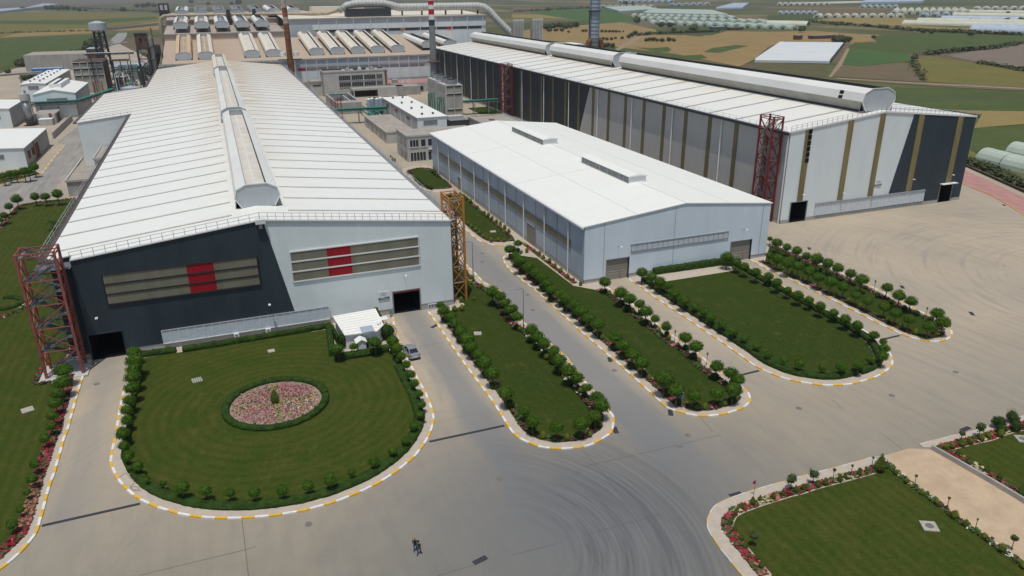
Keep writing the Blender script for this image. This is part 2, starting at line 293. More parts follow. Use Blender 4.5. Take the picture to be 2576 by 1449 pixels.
def offset(pts, d, closed=False):
    out = []; n = len(pts)
    for i, p in enumerate(pts):
        a = pts[(i-1) % n] if closed or i > 0 else p; b = pts[(i+1) % n] if closed or i < n-1 else p
        t = (b-a); t.z = 0
        if t.length < 1e-6: out.append(p.copy()); continue
        t.normalize(); out.append(p+Vector((-t.y, t.x, 0))*d)
    return out
def resample(pts, step):
    out = [pts[0].copy()]; acc = 0
    for a, b in zip(pts, pts[1:]):
        L = (b-a).length; pos = step-acc
        while pos <= L: out.append(a+(b-a)*(pos/L)); pos += step
        acc = (acc+L) % step
    return out
def ribbon(mb, A, B, m, z=None):
    for i in range(len(A)-1):
        q = [A[i], A[i+1], B[i+1], B[i]]
        if z is not None: q = [Vector((p.x, p.y, z)) for p in q]
        mb.face(q, m)
# ================================================================== GROUND
M = mat('fields', (.1, .12, .05), .95, spec=.1); k = NB(M); P, X = k.pos()
wv = k.noise(P, .004, 3); wrp = k.vec(k.m('ADD', X['X'], k.m('MULTIPLY', wv, 160)), k.m('MULTIPLY', k.m('ADD', X['Y'], k.m('MULTIPLY', k.noise(P, .003, 3), 160)), .55), 0)
vo = k.t.nodes.new('ShaderNodeTexVoronoi'); vo.inputs['Scale'].default_value = .0062; k.t.links.new(wrp, vo.inputs['Vector'])
sp = k.t.nodes.new('ShaderNodeSeparateColor'); k.t.links.new(vo.outputs['Color'], sp.inputs[0])
rp = k.t.nodes.new('ShaderNodeValToRGB'); rp.color_ramp.interpolation = 'CONSTANT'; E_ = rp.color_ramp.elements
for pos_, c_ in [(0, (.095, .105, .045)), (.16, (.155, .115, .075)), (.3, (.12, .125, .055)), (.45, (.26, .19, .095)), (.55, (.075, .095, .038)), (.7, (.17, .135, .10)), (.8, (.115, .13, .055)), (.92, (.20, .17, .085))]:
    e = E_[0] if pos_ == 0 else (E_[1] if pos_ == .16 else E_.new(pos_)); e.position = pos_; e.color = (*c_, 1)
k.t.links.new(sp.outputs[0], rp.inputs[0])
c = k.mix(k.rng(k.noise(P, .02, 5, .6), .35, .7, 0, .5), rp.outputs[0], (.105, .105, .048)); c = k.mix(k.rng(k.noise(P, .006, 4, .6), .5, .62, 0, .7), c, (.07, .085, .035))
c = k.mix(k.rng(k.noise(P, .25, 4, .7), .5, .75, 0, .35), c, (.055, .062, .026)); k.out(c)
mb = MB(); R_ = 16000
for a in range(8):
    for b in range(8): mb.face([(-R_+a*R_/4, -R_+b*R_/4, -.3), (-R_+(a+1)*R_/4, -R_+b*R_/4, -.3), (-R_+(a+1)*R_/4, -R_+(b+1)*R_/4, -.3), (-R_+a*R_/4, -R_+(b+1)*R_/4, -.3)], 'fields')
struct(mb, 'ground')
def fieldmat(name, c, c2, sc=.05, furrow=None, ang=0):
    M = mat(name, c, .95, spec=.1); k = NB(M); P, X = k.pos()
    o = k.mix(k.rng(k.noise(P, sc, 5, .62), .33, .68), c, c2); o = k.mix(k.rng(k.noise(P, .45, 4, .7), .42, .75, 0, .45), o, tuple(x*.62 for x in c2))
    if furrow:
        u = k.m('ADD', k.m('MULTIPLY', X['X'], cos(ang)), k.m('MULTIPLY', X['Y'], sin(ang)))
        o = k.mix(k.rng(k.m('SINE', k.m('ADD', k.m('MULTIPLY', u, 2*pi/furrow), k.m('MULTIPLY', k.noise(P, .03, 3), 6))), -1, 1, 0, .22), o, tuple(x*.6 for x in c))
    k.out(o)
fieldmat('f_tan', (0.336, 0.232, 0.106), (0.263, 0.191, 0.084), .03, 9, .9); fieldmat('f_tan2', (0.308, 0.226, 0.095), (0.246, 0.209, 0.078), .05, 5, .6); fieldmat('f_green', (0.095, 0.122, 0.039), (0.067, 0.095, 0.031), .06)
fieldmat('f_bright', (0.062, 0.122, 0.043), (0.084, 0.133, 0.039), .03); fieldmat('f_olive', (0.140, 0.139, 0.045), (0.185, 0.157, 0.050), .03); fieldmat('f_brown', (0.190, 0.139, 0.090), (0.140, 0.122, 0.067), .05, 6, 1.2); fieldmat('f_grey', (0.224, 0.180, 0.140), (0.190, 0.157, 0.123), .02); fieldmat('f_scrub', (0.140, 0.122, 0.067), (0.095, 0.099, 0.043), .07); fieldmat('f_dark', (0.095, 0.110, 0.047), (0.069, 0.088, 0.034), .08); fieldmat('sand', (.56, .43, .29), (.48, .36, .24), .3); fieldmat('f_dirt', (.34, .26, .18), (.27, .21, .14), .1)
FZ = [-.26]
def field(m_, px, name='field'):
    FZ[0] += .006; z = FZ[0]; mb = MB(); mb.face([G(x, y, z) for x, y in px][::-1], m_); struct(mb, name)
# right hand side, far to near (outlines in survey pixels)
field('f_brown', [(1288, 38), (1480, 40), (1480, 22), (1290, 18)]); field('f_tan2', [(1288, 45), (1490, 47), (1480, 38), (1288, 36)])
field('f_dark', [(1288, 70), (1480, 72), (1600, 66), (1480, 52), (1290, 58)])
field('f_bright', [(1500, 58), (1600, 55), (1560, 33), (1500, 22), (1380, 22), (1330, 32)])
field('f_tan', [(1290, 84), (1300, 96), (1500, 112), (1700, 136), (1860, 167), (1896, 150), (1932, 118), (1975, 103), (2150, 110), (2197, 102), (2192, 88), (2050, 78), (1932, 80), (1830, 78), (1760, 92), (1680, 84), (1640, 72), (1560, 56), (1480, 62), (1330, 74)])
field('f_dark', [(1650, 88), (1790, 89), (1850, 72), (1720, 68), (1650, 76)]); field('f_green', [(1596, 119), (1640, 128), (1690, 126), (1680, 118), (1640, 121)]); field('f_green', [(1690, 142), (1740, 150), (1780, 146), (1765, 137)])
field('f_green', [(1770, 131), (1810, 133), (1885, 115), (1850, 113), (1790, 121)]); field('f_green', [(1645, 130), (1680, 131), (1688, 126), (1650, 124)])
field('f_dirt', [(1546, 125), (1556, 127), (1590, 110), (1610, 96), (1650, 82), (1642, 76), (1600, 92), (1578, 105)], 'dirt_track')
field('f_grey', [(2080, 58), (2180, 66), (2330, 84), (2370, 84), (2200, 62), (2050, 52)])
field('f_brown', [(1932, 28), (2140, 38), (2260, 35), (2250, 26), (2010, 20)]); field('f_tan2', [(2030, 53), (2150, 66), (2350, 80), (2440, 80), (2445, 73), (2290, 63), (2280, 45), (2180, 43), (2060, 46)])
field('f_green', [(2190, 92), (2210, 107), (2330, 128), (2400, 133), (2500, 112), (2576, 108), (2576, 84), (2440, 80), (2300, 82)])
field('f_bright', [(2118, 162), (2170, 165), (2290, 154), (2288, 136), (2180, 124), (2130, 124)])
field('f_green', [(2130, 122), (2290, 134), (2320, 130), (2300, 112), (2150, 106)])
field('f_brown', [(2085, 192), (2320, 206), (2312, 178), (2290, 155), (2170, 167), (2115, 163)]); field('f_scrub', [(1890, 190), (2080, 193), (2087, 163), (1895, 156)])
field('f_olive', [(2296, 155), (2325, 205), (2450, 213), (2576, 220), (2576, 180), (2460, 160), (2380, 148), (2330, 140)]); field('f_grey', [(2380, 140), (2470, 158), (2576, 178), (2576, 108), (2500, 120), (2440, 130)])
field('f_brown', [(2100, 200), (2430, 222), (2576, 228), (2576, 218), (2320, 207)]); field('f_green', [(2250, 220), (2260, 276), (2390, 278), (2576, 284), (2576, 230), (2400, 222)]); field('f_dark', [(2265, 246), (2576, 250), (2576, 240), (2270, 238)])
field('f_tan2', [(2385, 277), (2470, 288), (2450, 322), (2576, 312), (2576, 280)]); field('f_green', [(2452, 322), (2440, 382), (2576, 390), (2576, 314)]); field('f_olive', [(2430, 410), (2576, 470), (2576, 436), (2440, 378)])
field('f_dirt', [(2100, 199), (2106, 200), (2105, 196), (2330, 209), (2576, 221), (2576, 224), (2330, 212)], 'dirt_track'); field('f_dirt', [(2084, 194), (2092, 194), (2118, 163), (2138, 122), (2130, 122), (2108, 160)], 'dirt_track')
field('f_dark', [(2140, 38), (2030, 53), (2000, 56), (1932, 50), (1932, 38), (2060, 36)])
# left hand side
field('f_olive', [(0, 95), (160, 78), (400, 55), (400, 35), (200, 28), (0, 34)]); field('f_green', [(0, 175), (60, 160), (120, 138), (230, 118), (230, 87), (0, 97)]); field('f_green', [(0, 60), (220, 62), (400, 48), (390, 42), (200, 50), (0, 52)]); field('f_tan2', [(0, 95), (232, 84), (400, 60), (400, 54), (270, 70), (60, 78)])
field('f_dark', [(100, 26), (240, 28), (230, 22), (140, 17)]); field('f_dark', [(330, 18), (410, 18), (420, 14), (340, 12)]); field('f_brown', [(0, 20), (180, 14), (400, 8), (400, 2), (0, 4)]); field('f_tan', [(268, 78), (400, 75), (400, 62), (300, 70)])
# yard and roads
mb = MB(); yp = [Vector((-60, -60, -.04)), Vector((330, -60, -.04)), G(2800, 590, -.04), G(2576, 487, -.04), G(2428, 420, -.04), Vector((205, 165, -.04)), Vector((190, 440, -.04)), Vector((175, 520, -.04)), Vector((-20, 560, -.04)), G(300, 110, -.04), G(250, 125, -.04), G(120, 145, -.04), G(0, 185, -.04), G(-300, 260, -.04), Vector((-200, 100, -.04)), Vector((-200, -60, -.04))]
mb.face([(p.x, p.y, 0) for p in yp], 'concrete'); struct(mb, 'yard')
mb = MB(); mb.face([G(*p, .004) for p in [(2419, 424), (2576, 496), (2700, 560), (2700, 610), (2576, 541), (2500, 498), (2420, 462)]][::-1], 'pink_paving'); struct(mb, 'brick_paving')
mb = MB(); a = gpts(PX(3, 1, [(1955, 400), (2050, 440), (2240, 510), (2400, 600), (2576, 715), (2800, 850)])); ribbon(mb, offset(a, .12), offset(a, -.12), 'paint_yellow', .1); struct(mb, 'kerb')
mb = MB(); a = [G(2425, 417), G(2576, 484), G(2700, 541)]
for p, q in zip(a, a[1:]): mb.beam(p+Vector((0, 0, .3)), q+Vector((0, 0, .3)), .35, 'brown_wall', .6)
tag(mb.build('boundary_wall'), 'low dark boundary wall between pink paving and the greenhouse field', 'wall')
mb = MB(); mb.face([G(*p, .004) for p in [(297, 83), (320, 82), (318, 92), (305, 108), (272, 112), (283, 95)]], 'lane'); struct(mb, 'road')
# driving lanes with a greyer middle
def lane(px, zz=.006): mb = MB(); mb.face([G(x, y, zz) for x, y in px], 'lane'); struct(mb, 'lane')
# white and yellow joints in the concrete
def joint(px, wd=.06):
    mb = MB(); a = gpts(px)
    for p, q in zip(a, a[1:]): n_ = (q-p).normalized(); s = Vector((-n_.y, n_.x, 0))*wd/2; mb.face([(*(p+s).xy, .012), (*(q+s).xy, .012), (*(q-s).xy, .012), (*(p-s).xy, .012)], 'joint')
    return mb
for L in ([*PX(0, 3, [(2435, 885), (2470, 1180), (2500, 1449)])], [*PX(0, 3, [(1400, 1443), (2470, 1185)]), *PX(1, 3, [(0, 1150)])], [*PX(2, 3, [(715, 180), (1280, 865)])], [*PX(2, 3, [(720, 1110), (960, 1445)])], [*PX(2, 3, [(700, 355), (1480, 175), (2090, 30)])], [*PX(2, 3, [(720, 1035), (1500, 830)])], PX(1, 3, [(1830, 1445), (2190, 1340)]), PX(2, 3, [(0, 1240), (460, 1120)]), PX(2, 2, [(1900, 1310), (2020, 1449)]), PX(3, 1, [(1120, 810), (1300, 880), (1700, 990), (2300, 1220)]), PX(3, 3, [(1120, 0), (1350, 170)]), PX(1, 2, [(1640, 590), (1880, 550)]), PX(2, 1, [(1170, 160)]*1+[(1170, 160)]) if False else PX(3, 2, [(640, 1120), (760, 1230)])):
    if len(L) > 1: struct(joint(L), 'pavement_joint')
# ================================================================== PLANTED ISLANDS
def kerb(px_or_pts, name='kerb', period=1.4, w_=.29, h=.15, yellow=True, pts=None):
    path = catmull(pts or gpts(px_or_pts), .5); path = resample(path, period/3); mb = MB()
    L = offset(path, w_/2); R = offset(path, -w_/2)
    for i in range(len(path)-1):
        m_ = 'paint_yellow' if (i//3) % 2 and yellow else 'kerb_white'; a, b, c_, d = L[i], L[i+1], R[i+1], R[i]; t = Vector((0, 0, h))
        mb.face([a+t, b+t, c_+t, d+t], m_).face([a, b, b+t, a+t], m_).face([d, c_, c_+t, d+t], m_)
    struct(mb, name); return path
def inset(poly, d):
    A = sum(poly[i-1].x*poly[i].y-poly[i].x*poly[i-1].y for i in range(len(poly)))
    return offset(poly, d if A > 0 else -d, True)
def slab(poly, z, m_, name, thick=None):
    from mathutils.geometry import tessellate_polygon
    P_ = []
    for p in poly:
        if not P_ or (Vector((p.x, p.y))-P_[-1]).length > .15: P_.append(Vector((p.x, p.y)))
    mb = MB(); zb = z-(thick or .03)
    for tri in tessellate_polygon([[Vector((p.x, p.y, 0)) for p in P_]]):
        a, b, c_ = (P_[i] for i in tri); q = [(a.x, a.y, z), (b.x, b.y, z), (c_.x, c_.y, z)]
        mb.face(q if (b-a).cross(c_-a) > 0 else q[::-1], m_)
    if thick:
        for i in range(len(P_)): a, b = P_[i-1], P_[i]; mb.face([(a.x, a.y, zb), (b.x, b.y, zb), (b.x, b.y, z), (a.x, a.y, z)], m_)
    struct(mb, name)
PALETTES = {'red': ['crimson', 'crimson', 'rose', 'salmon', 'cream'], 'mixed': ['rose', 'cream', 'maroon', 'maroon', 'white', 'green', 'maroon'], 'pink': ['pink', 'maroon', 'maroon', 'green', 'rose'], 'dark': ['maroon', 'maroon', 'maroon', 'green', 'pink'], 'left': ['crimson', 'rose', 'salmon', 'rose', 'maroon', 'maroon']}
def flowers(path, wd, label, pal='mixed', name='flower_bed', dens=30, z0=.13, runlen=2.2, size=.12, side=0.0, h=.22):
    fr = {'red': .42, 'left': .5}.get(pal, .34)
    mb = MB(); rnd = random.Random(label); L = offset(path, wd/2+side); R = offset(path, -wd/2+side)
    ribbon(mb, L, R, 'soil', z0+.02); cur = rnd.choice(PALETTES[pal]); acc = 0
    for i in range(len(path)-1):
        seg = (path[i+1]-path[i]).length; acc += seg
        if acc > runlen*rnd.uniform(.6, 1.4): acc = 0; cur = rnd.choice(PALETTES[pal])
        for _ in range(int(seg*wd*dens+rnd.random())):
            t = rnd.random(); s = rnd.random(); p = L[i].lerp(L[i+1], t).lerp(R[i].lerp(R[i+1], t), s); r = rnd.random(); m_ = 'petal_'+(cur if r < fr else ('green' if r < .86 else rnd.choice(PALETTES[pal])))
            a = rnd.uniform(0, pi); sz = size*rnd.uniform(.6, 1.5); zc = z0+rnd.uniform(.06, h); u = Vector((cos(a), sin(a), rnd.uniform(-.4, .4)))*sz; v = Vector((-sin(a), cos(a), rnd.uniform(-.6, .6)))*sz
            q = Vector((p.x, p.y, zc)); mb.face([q-u-v, q+u-v, q+u+v, q-u+v], m_)
            if r < .5: mb.face([q-u+Vector((0, 0, -zc+z0)), q+u+Vector((0, 0, -zc+z0)), q+u*.7, q-u*.7], 'petal_green')
    return tag(mb.build(name), label, 'flowers', kind='stuff')
def leafq(mb, p, n_, sz, m_, rnd):
    n_ = (n_+Vector((rnd.uniform(-.7, .7), rnd.uniform(-.7, .7), rnd.uniform(-.5, .9)))).normalized(); u = n_.cross(Vector((rnd.uniform(-1, 1), rnd.uniform(-1, 1), .3))).normalized(); v = n_.cross(u)
    a = sz*rnd.uniform(.6, 1.25); b = a*rnd.uniform(.5, .9); mb.face([p-u*a, p-v*b, p+u*a, p+v*b], m_)
def hedge(path, wd, h, label, m_='leaf_hedge', z0=.1, name='hedge', group=None, leaves=55):
    rnd = random.Random(label); path = resample(path, .45); mb = MB(); prof = [(-.5, 0), (-.52, .55), (-.40, .93), (0, 1), (.40, .93), (.52, .55), (.5, 0)]; rings = []
    for i, p in enumerate(path):
        t = path[min(i+1, len(path)-1)]-path[max(i-1, 0)]; t.z = 0; t.normalize(); s = Vector((-t.y, t.x, 0)); hh = h*rnd.uniform(.88, 1.1)
        rings.append([Vector((p.x, p.y, z0))+s*(a*wd*rnd.uniform(.9, 1.1))+Vector((0, 0, b*hh)) for a, b in prof])
    for i in range(len(rings)-1):
        for j in range(6):
            q = [rings[i][j], rings[i+1][j], rings[i+1][j+1], rings[i][j+1]]; mb.face(q, m_)
            nn = (q[1]-q[0]).cross(q[3]-q[0]).normalized(); nn = nn if nn.z > 0 or j in (0, 5) else -nn
            for _ in range(int(leaves*.45/6+rnd.random())):
                s = rnd.random(); t = rnd.random(); leafq(mb, q[0].lerp(q[1], s).lerp(q[3].lerp(q[2], s), t)+Vector((0, 0, .02)), nn, .085, m_, rnd)
    mb.face(rings[0], m_); mb.face(rings[-1][::-1], m_)
    return tag(mb.build(name), label, 'hedge', group)
# --- tree prototypes
def crown_mesh(seed, m_, nleaf=700, flat=.86, sz=.082, cone=0, lump=.16, und=.82):
    rnd = random.Random(seed); mb = MB(); bm = bmesh.new(); bmesh.ops.create_icosphere(bm, subdivisions=2, radius=.80)
    lumps = [(Vector((rnd.gauss(0, 1), rnd.gauss(0, 1), rnd.gauss(0, .8))).normalized(), rnd.uniform(-1, 1)) for _ in range(14)]
    def shape(d):
        r = 1+lump*sum(a*max(0, d.dot(v))**6 for v, a in lumps); p = d*r; p.z *= flat
        if cone: f_ = 1-cone*max(0, p.z/flat*.5+.5)**1.5; p.x *= f_; p.y *= f_
        if p.z < 0: p.z *= und
        return p
    for v in bm.verts: v.co = shape(v.co.normalized())*.82
    for f in bm.faces: mb.face([v.co.copy() for v in f.verts], m_)
    bm.free()
    for _ in range(nleaf):
        d = Vector((rnd.gauss(0, 1), rnd.gauss(0, 1), rnd.gauss(0, 1))).normalized(); leafq(mb, shape(d)*rnd.uniform(.86, 1.02), d, sz, m_, rnd)
    o = mb.build('crown'); me = o.data; bpy.data.objects.remove(o); return me
def trunk_mesh(seed, r=.085):
    rnd = random.Random(seed); mb = MB(); top = Vector((rnd.uniform(-.05, .05), rnd.uniform(-.05, .05), .72))
    mb.tube([(0, 0, -.05), (.01, 0, .3), top], [r*1.3, r, r*.75], 'bark', 7)
    for a in range(4): an_ = a*pi/2+rnd.uniform(-.4, .4); mb.tube([top, top+Vector((cos(an_)*.14, sin(an_)*.14, .16)), top+Vector((cos(an_)*.3, sin(an_)*.3, .24))], [r*.6, r*.45, r*.2], 'bark', 5)
    o = mb.build('trunk'); me = o.data; bpy.data.objects.remove(o); return me
BALL = [crown_mesh(i, 'leaf_ball', lump=.07+.03*i, und=.72, flat=.88+.05*(i%3)) for i in range(7)]; DARKB = [crown_mesh(20+i, 'leaf_dark', 300, flat=1.0) for i in range(3)]; YEL = [crown_mesh(30+i, 'leaf_yellow', 300, flat=1.15, cone=.3) for i in range(3)]
CONE = [crown_mesh(40+i, 'leaf_conifer', 360, flat=1.45, cone=.72, lump=.15) for i in range(3)]; SAP = [crown_mesh(50+i, 'leaf_sapling', 150, flat=1.0, sz=.16, lump=.5) for i in range(2)]; TR = [trunk_mesh(i) for i in range(3)]
FLD = [crown_mesh(60+i, 'leaf_field', 260, flat=.8, sz=.16, lump=.4) for i in range(4)]; BIG = [crown_mesh(70+i, 'leaf_dark', 600, flat=.9, sz=.09, lump=.35) for i in range(2)]
RND = random.Random(99)
def mobj(name, me, parent=None, loc=(0, 0, 0), sc=(1, 1, 1), rz=0):
    o = bpy.data.objects.new(name, me); COL.objects.link(o); o.parent = parent; o.location = loc; o.scale = sc; o.rotation_euler = (0, 0, rz); return o
def depth_at(p): return (Vector(p)-Vector((0, 0, H))).dot(CF)
ORD = 'first second third fourth fifth sixth seventh eighth ninth tenth eleventh twelfth thirteenth fourteenth fifteenth sixteenth seventeenth eighteenth nineteenth twentieth'.split()
ORD += ['twenty '+o for o in 'first second third fourth fifth sixth seventh eighth ninth'.split()]+['thirtieth']+['thirty '+o for o in 'first second third fourth fifth sixth seventh eighth ninth'.split()]+['fortieth']
def at_center(i, j, x, y, r, hk, zb, lo=.0):
    """ground spot and radius of a crown whose centre shows at this point, centre height = hk*radius"""
    X_, Y_ = i*644+x/4, j*362.25+y/4; z = 1.5
    for _ in range(6):
        p = G(X_, Y_, z); rad = r/4*depth_at(p)/FPX; z = max(lo, rad*hk)+zb
    return p, rad, z
def tree_row(lst, kind, where, group, cat='tree', zb=.14):
    for n_, (i, j, x, y, r) in enumerate(lst):
        o_ = ORD[n_]
        if kind == 'ball':
            p, rad, z = at_center(i, j, x, y, r, 2.2, zb, 1.05); t = thing('globe_tree', 'round-headed tree, %s %s' % (o_, where), cat, (p.x, p.y, zb), 0, group); rad *= 1.06
            mobj('crown', BALL[RND.randrange(7)], t, (0, 0, z-zb), (rad*RND.uniform(.93, 1.07), rad*RND.uniform(.93, 1.07), rad*RND.uniform(.9, 1.05)), RND.uniform(0, 6)); mobj('trunk', TR[RND.randrange(3)], t, (0, 0, 0), (max(.55, rad),)*2+((z-zb)/.95,), RND.uniform(0, 6))
        elif kind == 'sapling':
            p, rad, z = at_center(i, j, x, y, r, 2.6, zb, 1.3); t = thing('young_tree', 'thin young tree, %s %s' % (o_, where), cat, (p.x, p.y, zb), 0, group)
            mobj('crown', SAP[RND.randrange(2)], t, (0, 0, z-zb), (rad, rad, rad*1.1), RND.uniform(0, 6)); mobj('trunk', TR[RND.randrange(3)], t, (0, 0, 0), (.45, .45, (z-zb)/.85), 0)
        else:
            me, hk, nm, ds = {'dark': (DARKB, .95, 'box_ball', 'dark box ball'), 'yellow': (YEL, 1.0, 'clipped_shrub', 'yellow-green clipped shrub'), 'cone': (CONE, 1.1, 'conifer_shrub', 'small pointed conifer shrub'), 'bush': (BIG, .9, 'bush', 'large dark leafy bush')}[kind]
            p, rad, z = at_center(i, j, x, y, r, hk, zb); o = mobj(nm, me[RND.randrange(len(me))], None, (p.x, p.y, z), (rad, rad, rad*RND.uniform(.95, 1.1)), RND.uniform(0, 6)); tag(o, '%s, %s %s' % (ds, o_, where), 'shrub', group)
# --- round lawn in front of the left hall
k_oval = PX(0, 2, [(1290, 700), (1280, 960), (1250, 1040), (1215, 1200), (1190, 1330), (1175, 1440)])+PX(0, 3, [(1150, 110), (1130, 200), (1118, 300), (1130, 350), (1165, 430), (1200, 490), (1260, 560), (1330, 625), (1400, 675), (1500, 725), (1600, 765), (1700, 795), (1820, 828), (1930, 848), (2060, 862), (2190, 870), (2330, 872), (2460, 868)])+PX(1, 3, [(25, 858), (165, 845), (310, 823), (450, 800), (560, 773), (695, 735), (830, 695), (955, 645), (1070, 595), (1185, 540), (1285, 485), (1375, 425), (1460, 365), (1535, 298), (1605, 238), (1655, 170), (1700, 110), (1735, 45)])+PX(1, 2, [(1765, 1420), (1785, 1330), (1780, 1270), (1760, 1200), (1740, 1150), (1715, 1080), (1680, 1010), (1645, 955), (1610, 890), (1570, 810), (1530, 740), (1490, 660), (1440, 540), (1400, 420), (1375, 290)])
path = kerb(k_oval); poly = path+[Vector((22.4, 116.9, 0)), Vector((-18.2, 116.9, 0))]; slab(poly, .125, 'pavement', 'pavement', .125)
inner = offset(path, 1.15); hin = offset(path, 2.05)[2:-2]
lawn_p = [p for p in offset(path, 1.6)[3:-3] if not (p.x > 5 and p.y > 103.4)]+[Vector((11.4, 104.0, 0)), Vector((11.4, 114.6, 0)), Vector((-17, 114.6, 0))]; slab(lawn_p, .15, 'lawn', 'lawn')
n0 = int(len(hin)*.30); n1_ = int(len(hin)*.86)
hedge(offset(path, 1.75)[n0:n1_], 1.25, .55, 'low clipped hedge curving round the south edge of the round lawn')
hedge(offset(path, 1.5)[6:n0], .7, .6, 'low hedge under the west tree row of the round lawn'); hedge(offset(path, 1.45)[n1_:-10], .8, .6, 'low hedge under the east tree row beside the parked car')
hedge(gpts(PX(0, 2, [(1420, 690), (1790, 640)]), .1), 1.1, .8, 'short box hedge under the dark wall beside the left doorway'); hedge(gpts(PX(0, 2, [(1840, 640), (2150, 590), (2576, 520)])+PX(1, 2, [(0, 520), (300, 470), (720, 400)]), .1), 1.1, .8, 'long box hedge along the dark hall front under the panel strip')
hedge(gpts(PX(1, 2, [(735, 400), (755, 560), (770, 700)]), .1), .9, 1.1, 'box hedge running out beside the white cabin'); hedge(gpts(PX(1, 2, [(790, 725), (960, 700), (1150, 670), (1350, 625)]), .1), 1.3, .95, 'box hedge in front of the white cabin')
W_ = [(0, 2, 1350, 645, 65), (0, 2, 1350, 730, 85), (0, 2, 1345, 812, 70), (0, 2, 1335, 895, 78), (0, 2, 1325, 1005, 75), (0, 2, 1300, 1130, 68), (0, 2, 1270, 1230, 55), (0, 2, 1275, 1330, 60), (0, 2, 1235, 1440, 55), (0, 3, 1230, 20, 65), (0, 3, 1245, 140, 60), (0, 3, 1285, 240, 62), (0, 3, 1385, 345, 55), (0, 3, 1480, 480, 30), (0, 3, 1640, 515, 33), (0, 3, 1830, 555, 72), (0, 3, 2065, 590, 60), (0, 3, 2310, 610, 55), (0, 3, 2560, 610, 60)]
E1 = [(1, 3, 265, 590, 60), (1, 3, 525, 540, 57), (1, 3, 745, 480, 65), (1, 3, 960, 405, 43), (1, 3, 1185, 295, 55), (1, 3, 1375, 190, 46), (1, 3, 1505, 85, 43), (1, 2, 1585, 1390, 45), (1, 2, 1655, 1275, 47), (1, 2, 1670, 1175, 42), (1, 2, 1645, 1065, 40), (1, 2, 1595, 960, 48), (1, 2, 1560, 870, 48), (1, 2, 1515, 770, 45), (1, 2, 1465, 685, 48), (1, 2, 1420, 610, 60), (1, 2, 1380, 540, 65)]
tree_row(W_, 'ball', 'from the left doorway round the round lawn west side', 'round trees edging the round lawn'); tree_row(E1, 'ball', 'from the south tip of the round lawn east row', 'round trees edging the round lawn')
tree_row([(1, 2, 825, 615, 65), (1, 2, 985, 590, 45), (1, 2, 1195, 550, 70)], 'ball', 'from the left in front of the white cabin', 'round trees by the cabin'); tree_row([(1, 2, 900, 520, 80), (1, 2, 1310, 440, 85), (1, 2, 1090, 560, 60)], 'bush', 'from the left round the white cabin', 'bushes by the cabin')
# round flower bed
FC = Vector((1.55, 93.2, 0)); ring = [FC+Vector((cos(a)*6.4, sin(a)*6.4, 0)) for a in [2*pi*i/72 for i in range(73)]]; hedge(ring, .95, .55, 'circular clipped hedge round the flower bed in the round lawn', z0=.14)
mb = MB(); rnd = random.Random(5); mb.prism([(FC.x+cos(a)*6.1, FC.y+sin(a)*6.1) for a in [2*pi*i/48 for i in range(48)]], .1, .19, 'bed_soil')
for _ in range(4300):
    r = 5.7*sqrt(rnd.random()); a = rnd.uniform(0, 2*pi); x, y = r*cos(a), r*sin(a); q = (x > 0, y > 0); cl = {(True, True): ['rose', 'pink', 'crimson', 'pink'], (False, True): ['salmon', 'rose', 'crimson', 'soilp'], (False, False): ['pink', 'rose', 'pink', 'salmon'], (True, False): ['rose', 'yellow', 'pink', 'green', 'white']}[q]
    if r > 5.0 and rnd.random() < .6: continue
    if abs(x+.0*y) < .42 or abs(y-.05*x) < .42: cl = ['yellow', 'yellow', 'green', 'leaf']
    m_ = rnd.choice(cl); 
    if rnd.random() < .22: m_ = 'green'
    m_ = {'soilp': 'bed_soil', 'leaf': 'leaf_yellow', 'pink': 'bed_pink', 'rose': 'bed_rose', 'salmon': 'bed_pale'}.get(m_, 'petal_'+m_); p = FC+Vector((x, y, .19+rnd.uniform(.05, .25))); leafq(mb, p, Vector((0, 0, 1)), rnd.uniform(.07, .14), m_, rnd)
tag(mb.build('flower_bed'), 'round bed of pink and red flowers quartered by yellow lines', 'flowers', kind='stuff')
o = mobj('conifer_shrub', CONE[0], None, (FC.x-.1, FC.y+.1, 1.1), (.75, .75, .9)); tag(o, 'small dark conifer standing at the centre of the round flower bed', 'shrub')
# --- island between the two driveways
k1 = PX(1, 2, [(1735, 245), (1830, 370), (1930, 520), (2040, 680), (2140, 820), (2260, 980), (2380, 1140), (2500, 1330)])+PX(2, 3, [(10, 10), (90, 75), (170, 110), (255, 145), (340, 162), (440, 172), (530, 172), (620, 165), (710, 155), (800, 130), (860, 100), (935, 55), (1000, 0)])+PX(2, 2, [(1020, 1350), (1015, 1290), (975, 1240), (900, 1130), (800, 1020), (690, 900), (550, 710), (400, 580), (250, 440), (100, 340)])+PX(1, 2, [(2570, 180), (2450, 30)])+PX(1, 1, [(2300, 1400), (2200, 1300), (2110, 1210), (2060, 1100), (2040, 1000)])
path = kerb(k1); poly = path+[Vector((34, 127, 0)), Vector((34, 117.2, 0))]; slab(poly, .125, 'pavement', 'pavement', .125); hp = offset(path, 1.9); slab(offset(path, 2.3)[4:-6]+[Vector((35, 124, 0)), Vector((35, 116, 0)), Vector((31, 114, 0))], .15, 'lawn', 'lawn')
n_ = len(hp); flowers(hp[5:int(n_*.46)], 1.2, 'flower border with maroon and pink plants along the west kerb of the first island', 'dark'); flowers(hp[int(n_*.46):int(n_*.56)], 1.2, 'white and pink flower border at the rounded tip of the first island', 'mixed'); flowers(hp[int(n_*.56):-5], 1.2, 'flower border on the east side of the first island', 'mixed')
